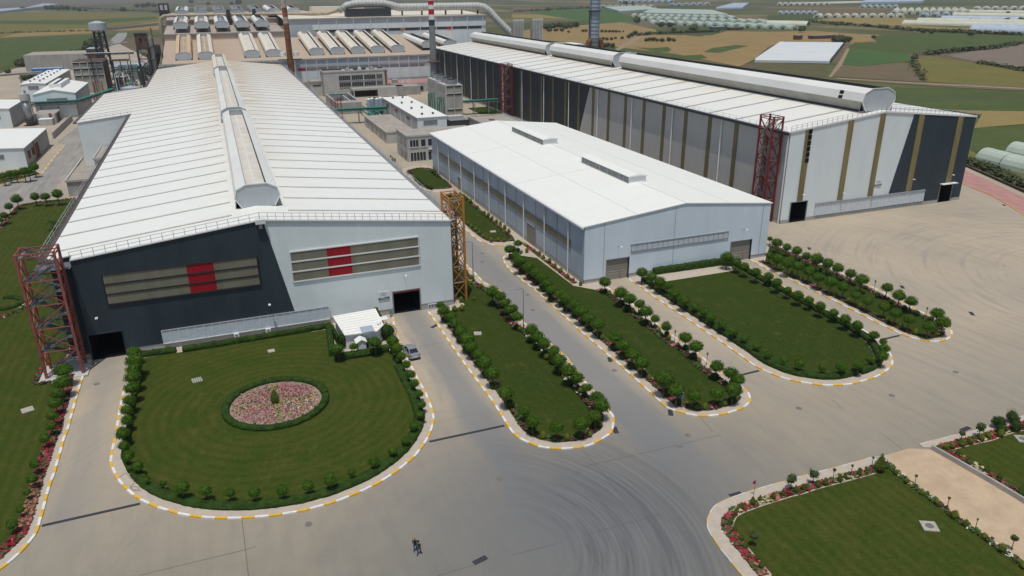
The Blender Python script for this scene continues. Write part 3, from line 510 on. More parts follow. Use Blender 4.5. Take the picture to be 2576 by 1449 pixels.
A1 = [(1, 2, 1855, 175, 45), (1, 2, 1895, 225, 65), (1, 2, 1965, 290, 60), (1, 2, 2010, 350, 68), (1, 2, 2060, 430, 65), (1, 2, 2125, 510, 78), (1, 2, 2165, 595, 65), (1, 2, 2240, 670, 65), (1, 2, 2300, 750, 78), (1, 2, 2375, 860, 75), (1, 2, 2515, 1060, 80), (2, 2, 120, 1240, 60), (2, 2, 210, 1340, 78), (2, 2, 450, 1400, 75), (2, 2, 695, 1370, 80), (2, 2, 840, 1290, 72)]
A2 = [(2, 2, 905, 1185, 78), (2, 2, 855, 1095, 72), (2, 2, 750, 1000, 58), (2, 2, 660, 905, 68), (2, 2, 570, 830, 82), (2, 2, 475, 730, 75), (2, 2, 420, 635, 66), (2, 2, 325, 560, 72), (2, 2, 260, 490, 68), (2, 2, 195, 420, 68), (2, 2, 50, 290, 68), (2, 2, 10, 210, 55), (1, 2, 2550, 220, 60), (1, 2, 2500, 150, 65), (1, 2, 2460, 90, 60), (1, 2, 2380, 40, 70)]
tree_row(A1, 'ball', 'from the hall in the first island west row', 'round trees on the first island'); tree_row(A2, 'ball', 'from the tip in the first island east row', 'round trees on the first island')
tree_row([(1, 2, 1995, 205, 32), (1, 2, 2070, 200, 32), (1, 2, 2065, 115, 32), (1, 2, 2195, 105, 18), (1, 2, 2405, 985, 30), (1, 1, 2120, 1285, 22), (1, 1, 2170, 1340, 28), (1, 1, 2268, 1425, 25), (2, 2, 80, 405, 32), (2, 2, 345, 690, 35), (2, 2, 690, 1030, 34), (2, 2, 45, 1275, 32), (2, 3, 315, 30, 42), (2, 3, 555, 50, 38), (2, 3, 780, 20, 34), (2, 2, 890, 1370, 34)], 'yellow', 'from the yellow stair tower, first island', 'clipped shrubs on the first island')
def under(lst, label, grp, step=1, zb=.14):   # dense shrubs below a tree row
    for n_, (i, j, x, y, r) in enumerate(lst[::step]):
        p, rad, z = at_center(i, j, x, y, r, 2.0, zb, .95); rr = rad*RND.uniform(.5, .72); o = mobj('box_ball', DARKB[RND.randrange(3)], None, (p.x+RND.uniform(-.3, .5), p.y-RND.uniform(-.3, .6), rr*.8+zb), (rr, rr, rr*.95), RND.uniform(0, 6)); tag(o, 'dark shrub beneath the %s tree, %s' % (ORD[n_*step], label), 'shrub', grp)
under(A1, 'first island west row', 'shrubs under the tree rows of the first island'); under(A2, 'first island east row', 'shrubs under the tree rows of the first island')
# --- island along the white hall
k2 = PX(1, 1, [(2560, 1095), (2510, 1125), (2490, 1160), (2510, 1210), (2576, 1290)])+PX(2, 1, [(60, 1330), (120, 1390)])+PX(2, 2, [(205, 0), (340, 120), (470, 235), (600, 355), (740, 480), (870, 590), (980, 690), (1100, 790), (1200, 880), (1310, 980), (1420, 1080), (1530, 1180), (1600, 1225), (1690, 1250), (1800, 1280), (1900, 1292), (2000, 1290), (2110, 1275), (2210, 1250), (2300, 1220), (2350, 1190), (2390, 1150), (2390, 1100), (2370, 1050), (2310, 1000), (2200, 920), (2100, 850), (1990, 770), (1900, 690), (1800, 610), (1690, 540), (1570, 450), (1470, 375), (1350, 280), (1200, 160), (1080, 70)])+PX(2, 1, [(945, 1440), (905, 1395)])
path = kerb(k2); poly = path+[Vector((62.8, 117.3, 0)), Vector((58.3, 117.3, 0)), Vector((58.3, 160, 0)), Vector((54.6, 160, 0))]; slab(poly, .125, 'pavement', 'pavement', .125)
hp = offset(path, 1.8); n_ = len(hp); slab(offset(path, 2.3)[6:-6]+[Vector((60.5, 112, 0)), Vector((56.3, 117, 0)), Vector((56.0, 134, 0)), Vector((53, 137, 0))], .15, 'lawn', 'lawn')
flowers(hp[4:int(n_*.40)], 1.1, 'flower border on the road side of the island along the white hall', 'pink'); flowers(hp[int(n_*.40):int(n_*.60)], 1.2, 'pink flower border round the tip with the blue sign', 'pink'); flowers(hp[int(n_*.60):-6], 1.2, 'flower border on the east side of the island with the blue sign', 'dark')
flowers([Vector((57.0, y, 0)) for y in range(118, 146, 2)], .8, 'strip of red flowers at the foot of the white hall side wall', 'red')
B1 = [(1, 1, 2550, 1060, 50), (2, 1, 60, 1000, 45), (2, 1, 10, 1060, 45), (2, 1, 40, 1130, 55), (2, 1, 75, 1180, 65), (2, 1, 165, 1245, 60), (2, 1, 235, 1300, 60), (2, 1, 305, 1350, 65), (2, 1, 360, 1410, 60), (2, 2, 400, 20, 60), (2, 2, 485, 60, 65), (2, 2, 550, 110, 70), (2, 2, 635, 175, 65), (2, 2, 695, 235, 72), (2, 2, 770, 305, 65), (2, 2, 865, 365, 70), (2, 2, 1040, 490, 70), (2, 2, 1120, 580, 70), (2, 2, 1215, 665, 78), (2, 2, 1310, 755, 75), (2, 2, 1535, 915, 95), (2, 2, 1660, 1030, 88), (2, 2, 1830, 1080, 75), (2, 2, 2060, 1060, 65)]
B2 = [(2, 2, 2225, 1020, 82), (2, 2, 2280, 920, 68), (2, 2, 2205, 860, 72), (2, 2, 2060, 790, 72), (2, 2, 1850, 590, 72), (2, 2, 1745, 500, 65), (2, 2, 1552, 390, 55), (2, 2, 1440, 310, 45), (2, 2, 1350, 235, 72), (2, 2, 1280, 160, 58), (2, 2, 1185, 110, 68), (2, 2, 1095, 55, 68), (2, 1, 935, 1390, 58)]
tree_row(B1, 'ball', 'from the far end, road-side row by the blue sign', 'round trees on the island with the blue sign'); tree_row(B2, 'ball', 'from the tip, east row behind the blue sign', 'round trees on the island with the blue sign')
tree_row([(2, 2, 910, 490, 32), (2, 2, 1380, 900, 30), (2, 2, 1740, 1160, 30), (2, 2, 1945, 1190, 37), (2, 2, 2145, 1160, 28), (2, 2, 1885, 730, 24), (2, 2, 1672, 570, 26), (2, 2, 1580, 500, 30), (2, 2, 1480, 425, 27), (2, 2, 1385, 355, 30), (2, 2, 1215, 225, 28), (2, 2, 980, 50, 30)], 'yellow', 'round the island with the blue sign', 'clipped shrubs on the island with the blue sign')
tree_row([(2, 1, 93, 1085, 18), (2, 1, 150, 1070, 24), (2, 1, 220, 1070, 20), (2, 1, 275, 1100, 24), (2, 1, 315, 1140, 25), (2, 1, 375, 1175, 28), (2, 1, 430, 1225, 26), (2, 1, 490, 1270, 28), (2, 1, 560, 1325, 24), (2, 1, 618, 1365, 20), (2, 1, 690, 1400, 26)], 'yellow', 'from the far end along the warehouse side wall', 'shrubs beside the white hall')
under(B1, 'road-side row by the blue sign', 'shrubs under the trees by the blue sign'); under(B2, 'east row by the blue sign', 'shrubs under the trees by the blue sign')
# --- hedged lawn in front of the white hall
k3 = PX(2, 1, [(1175, 1365), (1300, 1440)])+PX(2, 2, [(1390, 65), (1480, 125), (1570, 185), (1660, 245), (1760, 310), (1860, 380), (1960, 450), (2080, 525), (2190, 605), (2300, 680), (2420, 770), (2530, 830)])+PX(3, 2, [(0, 850), (95, 890), (190, 920), (300, 945), (405, 962), (525, 980), (635, 983), (745, 980), (840, 968), (935, 945), (1015, 920), (1090, 895), (1150, 865), (1195, 830), (1235, 790), (1250, 750), (1240, 700), (1215, 650), (1180, 600), (1120, 530), (1000, 455), (860, 370), (700, 285), (520, 190), (330, 85), (200, 15)])+PX(3, 1, [(60, 1390)])+PX(2, 1, [(2480, 1300), (2330, 1220), (2215, 1165)])
path = kerb(k3); poly = path+[Vector((90.3, 117.2, 0)), Vector((67.9, 117.2, 0))]; slab(poly, .125, 'pavement', 'pavement', .125); hp = offset(path, 2.0); n_ = len(hp)
slab(offset(path, 2.4)[5:-5]+[Vector((88, 112.5, 0)), Vector((71, 112.5, 0))], .15, 'lawn', 'lawn')
hedge(hp[4:int(n_*.5)], 1.15, .8, 'clipped hedge along the west and south edge of the lawn before the white hall'); hedge(offset(path, 1.75)[int(n_*.5):-4], 1.15, .8, 'clipped hedge along the east edge of the lawn before the white hall')
hedge(gpts(PX(2, 1, [(1420, 1310), (1700, 1270), (2080, 1215), (2230, 1225)]), .1), 1.3, 1.3, 'tall hedge across the lawn along the white hall gable')
C1 = [(2, 1, 1308, 1295, 57), (2, 1, 1405, 1340, 57), (2, 1, 1485, 1390, 60), (2, 1, 1565, 1430, 52), (2, 2, 1635, 60, 52), (2, 2, 1725, 120, 58), (2, 2, 1840, 195, 42), (2, 2, 1930, 240, 52), (2, 2, 2000, 295, 55), (2, 2, 2115, 370, 48), (2, 2, 2225, 440, 50), (2, 2, 2340, 510, 42), (2, 2, 2465, 585, 45), (3, 2, 5, 670, 42), (3, 2, 165, 725, 42), (3, 2, 318, 760, 54), (3, 2, 548, 805, 45), (3, 2, 738, 795, 54), (3, 2, 912, 775, 57), (3, 2, 1030, 720, 46), (3, 2, 1152, 685, 60), (3, 2, 1168, 605, 58), (3, 2, 1160, 540, 38)]
C2 = [(3, 2, 1070, 475, 52), (3, 2, 902, 378, 60), (3, 2, 778, 315, 56), (3, 2, 660, 250, 50), (3, 2, 528, 185, 57), (3, 2, 415, 125, 50), (3, 2, 305, 70, 54), (3, 2, 195, 20, 45), (3, 1, 90, 1395, 54), (3, 1, 5, 1335, 48), (2, 1, 2455, 1290, 55), (2, 1, 2340, 1240, 50), (2, 1, 2260, 1190, 54), (2, 1, 2165, 1140, 60)]
tree_row(C1, 'ball', 'from the left roller door round the hedged lawn', 'round trees on the hedged lawn'); tree_row(C2, 'ball', 'from the tip in the hedged lawn east row', 'round trees on the hedged lawn')
# --- narrow island at the right
k4 = PX(2, 1, [(2400, 1170), (2490, 1220), (2576, 1270)])+PX(3, 1, [(110, 1310), (215, 1360), (320, 1410)])+PX(3, 2, [(390, 0), (470, 40), (560, 80), (650, 125), (740, 170), (830, 215), (930, 265), (1030, 320), (1130, 370), (1230, 415), (1330, 465), (1420, 495), (1520, 520), (1620, 540), (1700, 542), (1770, 530), (1820, 508), (1845, 475), (1840, 430), (1800, 395), (1730, 345), (1640, 290), (1560, 255), (1430, 190)])+PX(3, 1, [(1010, 1425), (800, 1330), (600, 1240), (400, 1150), (200, 1065), (0, 1000)])
path = kerb(k4); poly = path+[Vector((99.6, 118, 0)), Vector((96, 117.2, 0))]; slab(poly, .125, 'pavement', 'pavement', .125); hp = offset(path, 1.5); n_ = len(hp); slab(offset(path, 2.0)[4:-4], .15, 'lawn', 'lawn')
flowers(hp[3:int(n_*.5)], 1.1, 'dark red flower border on the near side of the narrow right island', 'dark'); flowers(hp[int(n_*.5):-3], 1.1, 'dark flower border on the far side of the narrow right island', 'dark')
D1 = [(3, 1, 20, 955, 28), (3, 1, 90, 995, 52), (3, 1, 190, 1040, 44), (3, 1, 290, 1075, 55), (3, 1, 388, 1130, 48), (3, 1, 493, 1160, 65), (3, 1, 602, 1205, 58), (3, 1, 703, 1250, 60), (3, 1, 833, 1305, 55), (3, 1, 943, 1365, 70), (3, 1, 1200, 1445, 58), (3, 2, 1325, 75, 70), (3, 2, 1440, 135, 62), (3, 2, 1705, 255, 70), (3, 2, 1768, 345, 70)]
D2 = [(3, 1, 15, 1120, 45), (3, 1, 95, 1155, 62), (3, 1, 205, 1200, 66), (3, 1, 305, 1230, 62), (3, 1, 415, 1280, 62), (3, 1, 510, 1340, 64), (3, 1, 635, 1390, 66), (3, 1, 760, 1440, 60), (3, 2, 885, 70, 57), (3, 2, 1003, 130, 58), (3, 2, 1173, 195, 57), (3, 2, 1285, 255, 62), (3, 2, 1425, 315, 62), (3, 2, 1618, 380, 66)]
tree_row(D1, 'ball', 'from the warehouse, far row of the right island', 'round trees on the narrow right island'); tree_row(D2, 'ball', 'from the warehouse, near row of the right island', 'round trees on the narrow right island')
tree_row([(3, 1, 318, 1170, 18), (3, 1, 530, 1268, 23), (3, 1, 633, 1310, 25), (3, 1, 742, 1358, 28), (3, 1, 868, 1405, 26), (3, 1, 985, 1440, 22), (3, 2, 1105, 75, 27), (3, 2, 1245, 138, 27), (3, 2, 1375, 195, 28), (3, 2, 1500, 250, 33), (3, 2, 1645, 310, 32)], 'dark', 'from the left, far side of the right island', 'dark box balls on the narrow right island')
tree_row([(3, 1, 45, 1205, 20), (3, 1, 145, 1250, 22), (3, 1, 240, 1300, 26), (3, 1, 340, 1350, 25), (3, 2, 682, 62, 24), (3, 2, 810, 125, 26), (3, 2, 927, 180, 27), (3, 2, 1203, 315, 28), (3, 2, 1338, 378, 30), (3, 2, 1490, 440, 35), (3, 2, 1703, 458, 32)], 'yellow', 'from the left, near side of the right island', 'clipped shrubs on the narrow right island')
# --- lawns at the lower right
k5 = PX(2, 3, [(2450, 1600), (2320, 1449), (2250, 1370), (2180, 1275), (2095, 1175), (2030, 1075), (1975, 985), (1965, 895), (1975, 860), (2005, 800), (2050, 745), (2150, 690), (2260, 650), (2390, 605)])+PX(3, 3, [(0, 550), (100, 520), (210, 495), (300, 462), (400, 435), (510, 408), (600, 385), (680, 364), (770, 340), (860, 316), (960, 286), (1045, 262)])
path = kerb(k5, period=1.9, w_=.15, h=.12); ep = gpts(PX(3, 3, [(1200, 330), (1270, 400), (1400, 510), (1560, 630), (1720, 740), (1860, 860), (2010, 960), (2170, 1070), (2400, 1230), (2576, 1360), (2900, 1600)]))
slab(path+[G(*PX(3, 3, [(1190, 240)])[0])]+ep+[G(*PX(3, 3, [(2900, 2100)])[0]), G(*PX(2, 3, [(2400, 2100)])[0])], .125, 'pavement', 'pavement', .125); hp = offset(path, -1.9); hpb = offset(path, -2.5)
slab(offset(path, -2.6)[2:-2]+ep+[G(*PX(3, 3, [(2900, 2100)])[0]), G(*PX(2, 3, [(2700, 2100)])[0])], .16, 'lawn', 'lawn')
flowers(hp[2:-1], 1.0, 'border of crimson and yellow flowers along the kerb of the lower right lawn', 'red', runlen=1.2, size=.13); flowers(catmull(ep, .6), .8, 'mixed flower border between the lower right lawn and the dirt path', 'mixed', runlen=1.0)
tree_row([(2, 3, 2515, 1330, 40), (2, 3, 2465, 1260, 34), (2, 3, 2350, 1140, 38), (2, 3, 2310, 1060, 34), (2, 3, 2240, 965, 34), (2, 3, 2205, 890, 34), (2, 3, 2250, 800, 30), (2, 3, 2315, 745, 34), (2, 3, 2425, 690, 38), (2, 3, 2497, 665, 30), (3, 3, 55, 640, 38), (3, 3, 152, 610, 33), (3, 3, 283, 575, 38), (3, 3, 362, 560, 32), (3, 3, 503, 520, 38), (3, 3, 583, 500, 36), (3, 3, 723, 465, 38), (3, 3, 778, 440, 30), (3, 3, 922, 405, 36), (3, 3, 987, 395, 30), (3, 3, 1195, 330, 36)], 'cone', 'from the lower end, lower right lawn kerb', 'small conifers of the lower right lawn')
p, rad, z = at_center(3, 3, 1135, 320, 78, 1.2, .14); tag(mobj('conifer_shrub', CONE[1], None, (p.x, p.y, z), (rad, rad, rad*1.1)), 'largest conifer shrub, at the corner of lawn and dirt path', 'shrub')
tree_row([(3, 3, 1293, 405, 32), (3, 3, 1397, 490, 34), (3, 3, 1553, 605, 32), (3, 3, 1703, 700, 35), (3, 3, 1880, 830, 47), (3, 3, 1993, 915, 40), (3, 3, 2180, 1045, 34), (3, 3, 2360, 1165, 52), (3, 3, 2570, 1340, 40)], 'yellow', 'from the large conifer along the dirt path', 'shrubs along the dirt path')
tree_row([(2, 3, 2435, 1040, 45), (3, 3, 240, 470, 50), (3, 3, 465, 420, 50), (3, 3, 670, 380, 20), (3, 3, 850, 340, 13), (3, 3, 1060, 260, 12), (3, 3, 1495, 440, 16), (3, 3, 1825, 665, 16), (3, 3, 2110, 880, 10), (3, 3, 2483, 1070, 36)], 'sapling', 'from the left round the lower right lawn', 'young trees round the lower right lawn')
mb = MB(); mb.face([(p.x, p.y, .008) for p in [G(*q) for q in PX(3, 3, [(1180, 235), (1420, 165), (1640, 175), (1900, 320), (2200, 490), (2576, 725), (3000, 1000), (3200, 1700), (2576, 1370), (2200, 1090), (1860, 850), (1540, 620), (1280, 410)])]][::-1], 'sand'); struct(mb, 'dirt_path')
MAT['f_path'] = MAT['f_dirt']
mb = MB(); a = gpts(PX(3, 3, [(1645, 175), (1850, 290), (2200, 490), (2576, 715), (3000, 985)]))
for p, q in zip(a, a[1:]): mb.beam(p+Vector((0, 0, .3)), q+Vector((0, 0, .3)), .25, 'concrete_wall', .6)
tag(mb.build('retaining_wall'), 'low concrete edging wall between the dirt path and the far right lawn', 'wall')
wallp = [G(*q) for q in PX(3, 3, [(1660, 165), (1860, 275), (2210, 475), (2576, 700), (3000, 960)])]; k6 = PX(3, 3, [(1520, 130), (1650, 95), (1750, 70), (1920, 28)])+PX(3, 2, [(2060, 1449), (2130, 1425), (2240, 1385), (2400, 1345), (2576, 1290), (2900, 1190)])
path = kerb(k6, period=1.9, w_=.12, h=.12); slab([G(*q) for q in PX(3, 3, [(1560, 160)])]+path+[wallp[-1]+Vector((4, 4, 0))]+wallp[::-1], .125, 'pavement', 'pavement', .125); lp = offset(path, -2.4)
slab(lp[3:]+[wallp[-1]+Vector((4, 3, 0))]+offset(wallp, 1.3)[::-1], .16, 'lawn', 'lawn')
flowers(offset(path, -1.6)[3:], 1.2, 'crimson flower border along the kerb of the far right lawn', 'red', runlen=1.3); flowers(offset(catmull(wallp, .6), .7), 1.1, 'red and yellow flower strip above the concrete edging wall', 'red', runlen=1.2)
tree_row([(3, 3, 1792, 150, 40), (3, 3, 1855, 140, 33), (3, 3, 1957, 110, 42), (3, 3, 2035, 95, 36), (3, 3, 2145, 50, 44), (3, 3, 2215, 30, 38), (3, 3, 2345, 10, 42)], 'yellow', 'from the left, kerb of the far right lawn', 'shrubs of the far right lawn'); tree_row([(3, 3, 1910, 210, 34), (3, 3, 2025, 290, 37), (3, 3, 2212, 375, 37), (3, 3, 2335, 440, 37), (3, 3, 2560, 590, 52)], 'cone', 'from the left above the concrete edging wall', 'conifers of the far right lawn')
tree_row([(3, 3, 1955, 15, 32), (3, 2, 2145, 1395, 50), (3, 3, 2115, 20, 10)], 'sapling', 'from the left at the far right lawn', 'young trees of the far right lawn'); tree_row([(3, 2, 2320, 1345, 74), (3, 2, 2460, 1300, 62), (3, 2, 2500, 1385, 62), (3, 2, 2350, 1425, 48)], 'bush', 'from the left at the right picture edge', 'bushes at the right edge')
# --- left lawns
k7 = PX(0, 2, [(835, 890), (800, 1000), (770, 1100), (740, 1210), (710, 1320), (680, 1430)])+PX(0, 3, [(640, 80), (615, 180), (580, 300), (545, 420), (500, 540), (465, 660), (430, 800), (400, 900), (385, 960), (350, 1040), (280, 1130), (190, 1230), (100, 1310), (0, 1385), (-250, 1560)])
path = kerb(k7); slab(path+[G(-120, 1100), G(*PX(0, 2, [(300, 860)])[0]), G(*PX(0, 2, [(520, 840)])[0]), G(*PX(0, 2, [(860, 850)])[0])], .125, 'pavement', 'pavement', .125)
inn = gpts(PX(0, 2, [(690, 890), (660, 1040), (630, 1180), (590, 1300), (560, 1440)])+PX(0, 3, [(520, 80), (470, 200), (430, 330), (390, 440), (355, 560), (320, 680), (290, 780), (250, 900), (190, 1040), (80, 1160), (-60, 1290)]))
lawnL = [p for p in inn]+[G(-400, 1280), G(-500, 900), G(-330, 560), G(-60, 600), G(0, 560), *[G(*q) for q in PX(0, 1, [(0, 870), (80, 750), (200, 640), (340, 600), (560, 580), (760, 560)])], Vector((-26.6, 205, 0)), Vector((-27, 118, 0)), G(*PX(0, 2, [(560, 790)])[0]), G(*PX(0, 2, [(335, 980)])[0]), G(*PX(0, 2, [(560, 965)])[0])]
slab([Vector((p.x, p.y, 0)) for p in lawnL], .15, 'lawn', 'lawn')
flowers(catmull(inn, .5), 1.15, 'long border of crimson and pink flowers along the left pavement', 'left', side=.1, runlen=2.6, dens=45, z0=.15); flowers(gpts(PX(0, 2, [(430, 815), (380, 900), (345, 985), (440, 970), (520, 955)])), .7, 'pink and white flowers round the foot of the left stair tower', 'pink', z0=.15)
tree_row([(0, 2, 640, 830, 82), (0, 2, 620, 950, 78), (0, 2, 575, 1065, 58), (0, 2, 555, 1160, 62), (0, 2, 525, 1285, 57), (0, 2, 515, 1390, 52), (0, 3, 450, 65, 52), (0, 3, 350, 320, 57), (0, 3, 325, 470, 54), (0, 3, 275, 605, 40), (0, 3, 205, 780, 40), (0, 3, 120, 930, 54)], 'ball', 'from the red stair tower beside the left driveway', 'round trees by the left driveway')
tree_row([(0, 1, 575, 505, 53), (0, 1, 455, 530, 45), (0, 1, 350, 530, 45), (0, 1, 165, 555, 50), (0, 1, 90, 630, 40), (0, 1, 40, 720, 42), (0, 1, 5, 765, 30)], 'ball', 'from the hall, far edge of the left lawn', 'round trees on the far edge of the left lawn')
flowers(catmull(gpts(PX(0, 1, [(760, 555), (560, 575), (340, 598), (200, 630), (150, 690), (80, 750), (0, 860)])), .7), 1.2, 'flower edge with a yellow clump along the far side of the left lawn', 'pink', z0=.15); flowers(catmull(gpts(PX(0, 2, [(-100, 320), (60, 290), (180, 240), (270, 180), (275, 120)])), .5), 1.0, 'orange and yellow flower band curving at the left picture edge', 'mixed', z0=.15)
hedge(catmull(gpts(PX(0, 2, [(-60, 235), (80, 220), (190, 180), (240, 140), (150, 110), (30, 110)])), .5), 1.0, .5, 'low curved hedge ornament at the left picture edge')
slab(gpts(PX(0, 1, [(-500, 430), (0, 405), (200, 360), (400, 300), (350, 270), (150, 300), (0, 320), (-500, 350)])), .12, 'lawn', 'lawn'); kerb(PX(0, 1, [(-200, 440), (0, 408), (150, 375), (300, 335), (420, 300), (480, 220), (560, 120), (650, 30)]), period=3.2)
tree_row([(0, 1, 340, 230, 48), (0, 1, 285, 270, 48), (0, 1, 235, 275, 50), (0, 1, 155, 295, 42), (0, 1, 95, 300, 42), (0, 1, 30, 320, 45)], 'ball', 'from the right in front of the left white shed', 'round trees before the left shed')
flowers(gpts(PX(0, 1, [(380, 300), (250, 330), (100, 350), (0, 372)])), 1.6, 'dark red shrub bed before the left white shed', 'dark')
lane(PX(0, 1, [(-400, 560), (0, 420), (300, 340), (450, 280), (620, 60), (660, 0)])+PX(0, 0, [(560, 1440), (820, 1240), (860, 1449)])+PX(0, 1, [(870, 90), (740, 240), (600, 400), (480, 540), (200, 600), (0, 690), (-400, 820)]))
# --- two small islands between the halls
for nm, kp, lp_ in (('far', [(1850, 485), (1760, 480), (1700, 462), (1620, 432), (1560, 375), (1500, 310), (1480, 270), (1510, 245), (1600, 228), (1780, 222)], [(1545, 270), (1640, 250), (1780, 265), (1850, 340), (1960, 435), (1830, 455), (1720, 448), (1620, 380)]), ('near', [(1860, 560), (2030, 800), (2110, 865), (2230, 965), (2330, 1005), (2450, 1028), (2576, 1020)], [(1880, 540), (2050, 510), (2300, 720), (2576, 950), (2540, 980), (2400, 985), (2290, 950), (2110, 800)])):
    path = kerb(PX(1, 1, kp), period=2.0); slab(path+([Vector((56.6, 218, 0)), Vector((56.6, 186, 0))] if nm == 'far' else [G(*PX(1, 1, [(2700, 1020)])[0]), Vector((57, 145, 0)), Vector((57, 184, 0)), Vector((52, 184, 0))]), .12, 'pavement', 'pavement', .12); slab(gpts(PX(1, 1, lp_)), .15, 'lawn', 'lawn')
    flowers(catmull([*gpts(PX(1, 1, lp_)), G(*PX(1, 1, lp_)[0])], .8), .7, 'flowers edging the %s small lawn between the two halls' % nm, 'pink')
tree_row([(1, 1, 1535, 280, 24), (1, 1, 1615, 350, 22), (1, 1, 1640, 375, 22), (1, 1, 1667, 393, 22), (1, 1, 1700, 415, 22), (1, 1, 1728, 432, 22), (1, 1, 1762, 440, 22), (1, 1, 1775, 280, 18), (1, 1, 1797, 298, 18), (1, 1, 1828, 323, 14)], 'dark', 'from the left, far small lawn between halls', 'shrubs of the far small lawn')
tree_row([(1, 1, 1910, 530, 22), (1, 1, 1957, 510, 22), (1, 1, 2005, 500, 17), (1, 1, 2055, 500, 17), (1, 1, 2090, 520, 20), (1, 1, 2120, 545, 22), (1, 1, 2158, 572, 22), (1, 1, 2230, 635, 17), (1, 1, 2297, 688, 19), (1, 1, 2340, 712, 22), (1, 1, 2378, 742, 20), (1, 1, 2420, 778, 24), (1, 1, 2460, 800, 22), (1, 1, 2503, 835, 24), (1, 1, 2545, 873, 22), (1, 1, 2135, 795, 20), (1, 1, 2165, 825, 22), (1, 1, 2215, 855, 22), (1, 1, 2250, 888, 24), (1, 1, 2290, 925, 22), (1, 1, 2320, 945, 20), (1, 1, 2365, 965, 24), (1, 1, 2433, 960, 22), (1, 1, 2495, 965, 22)], 'yellow', 'clockwise, near small lawn between the halls', 'shrubs of the near small lawn')
tree_row([(1, 1, 1355, 125, 14), (1, 1, 1375, 150, 16), (1, 1, 1397, 162, 16)], 'cone', 'from the left before the two-storey office', 'conifers before the office')
slab(gpts(PX(1, 0, [(2130, 1090), (2330, 1075), (2470, 1110), (2480, 1150), (2260, 1150)])), .15, 'lawn', 'lawn')
# ================================================================== BUILDINGS
UNIT = [(-.72, 0), (-1, .44), (-.9, .8), (-.46, 1), (.46, 1), (.9, .8), (1, .44), (.72, 0)]
def monitor(parent, cx, y0, y1, zb0, zb1, hw, ht, wing='mon_white', floor='mon_floor', name='roof_monitor', end=True, base=True):
    """eight-sided ridge ventilator, open along its top"""
    P0 = [(cx+a*hw, y0, zb0+b*ht) for a, b in UNIT]; P1 = [(cx+a*hw, y1, zb1+b*ht) for a, b in UNIT]; mb = MB()
    F = [('mon_under_shade', 0, 1), (wing, 1, 2), (wing, 2, 3), (wing, 4, 5), (wing, 5, 6), ('mon_under_shade', 6, 7)]
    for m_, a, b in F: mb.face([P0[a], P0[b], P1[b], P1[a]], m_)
    o = mb.build(name, parent); fz = .64
    f = MB(); f.face([(cx-.46*hw, y0, zb0+fz*ht), (cx+.46*hw, y0, zb0+fz*ht), (cx+.46*hw, y1, zb1+fz*ht), (cx-.46*hw, y1, zb1+fz*ht)], floor)
    for s in (-1, 1): f.face([(cx+s*.46*hw, y0, zb0+fz*ht), (cx+s*.46*hw, y1, zb1+fz*ht), (cx+s*.46*hw, y1, zb1+ht*.995), (cx+s*.46*hw, y0, zb0+ht*.995)], 'trim_dark')  # dark inner sides: shade of the open slots put into the colour
    f.beam((cx-.02*hw, y0+.2, zb0+fz*ht+.06), (cx-.02*hw, y1-.2, zb1+fz*ht+.06), .25, wing, .12); f.build('vent_floor', o)
    for yy, PP, d in ((y0, P0, -1), (y1, P1, 1)):
        c = MB()
        q = [Vector(p) for p in PP]; c.face([p+Vector((0, d*.02, 0)) for p in (q if d < 0 else q[::-1])], 'mon_face')
        for a, b in zip(q, q[1:]): c.beam(a+Vector((0, d*.06, 0)), b+Vector((0, d*.06, 0)), .16, 'trim_white')
        c.build('end_panel', o)
    if base:
        g = MB(); g.face([(cx-hw, y0+.5, zb0-.02), (cx-.72*hw, y0+.5, zb0+.2), (cx-.92*hw, y0+.5, zb0+.42*ht), (cx-1.0*hw, y0+.5, zb0-.1)], 'trim_grey')
        for s in (-1, 1): g.face([(cx+s*.74*hw, y0+.1, zb0-.15), (cx+s*.74*hw, y1-.1, zb1-.15), (cx+s*.74*hw, y1-.1, zb1+.3), (cx+s*.74*hw, y0+.1, zb0+.3)], 'trim_dark'); g.face([(cx+s*.74*hw, y0+.5, zb0-.2), (cx+s*1.03*hw, y0+.5, zb0-.5), (cx+s*.98*hw, y0+.5, zb0+.40*ht), (cx+s*.74*hw, y0+.5, zb0+.05)], 'trim_grey')
        g.build('curb', o)
    return o
def railing(parent, pts, h=1.1, step=2.1, m_='rail', t=.07, name='railing'):
    pts = [Vector(p) for p in pts]; mb = MB()
    for z in (h, h*.5):
        for a, b in zip(pts, pts[1:]): mb.beam(a+Vector((0, 0, z)), b+Vector((0, 0, z)), t*.8, m_)
    for p in resample(pts, step)+[pts[-1]]: mb.beam(p, p+Vector((0, 0, h)), t, m_)
    return mb.build(name, parent)
def band_window(parent, x0, x1, y, z0, z1, rows, reds, rail_m, name='window_band'):
    fr = MB(); g = (z1-z0)/rows
    for i in range(rows):
        a, b = z0+i*g+.13, z0+(i+1)*g-.13; mb = MB(); xs = sorted({x0, x1, *reds})
        for u, v in zip(xs, xs[1:]):
            red = bool(reds) and u >= reds[0]-.01 and v <= reds[1]+.01; mb.box(u, v, y-.10, y-.02, a, b, 'panel_red' if red else 'panel_olive')
            n_ = 4 if red else max(1, int((v-u)/1.0))
            for q in range(1, n_): xx = u+(v-u)*q/n_; mb.box(xx-.02, xx+.02, y-.115, y-.10, a, b, 'panel_red' if red else 'trim_grey') if red or q % 2 else None
        mb.build(name, parent)
    for i in range(rows+1): zz = z0+i*g; fr.box(x0-.1, x1+.1, y-.19, y-.03, zz-.10, zz+.10, rail_m)
    fr.box(x0-.2, x0-.1, y-.18, y-.03, z0, z1, rail_m).box(x1+.1, x1+.2, y-.18, y-.03, z0, z1, rail_m); fr.build('window_rail', parent)
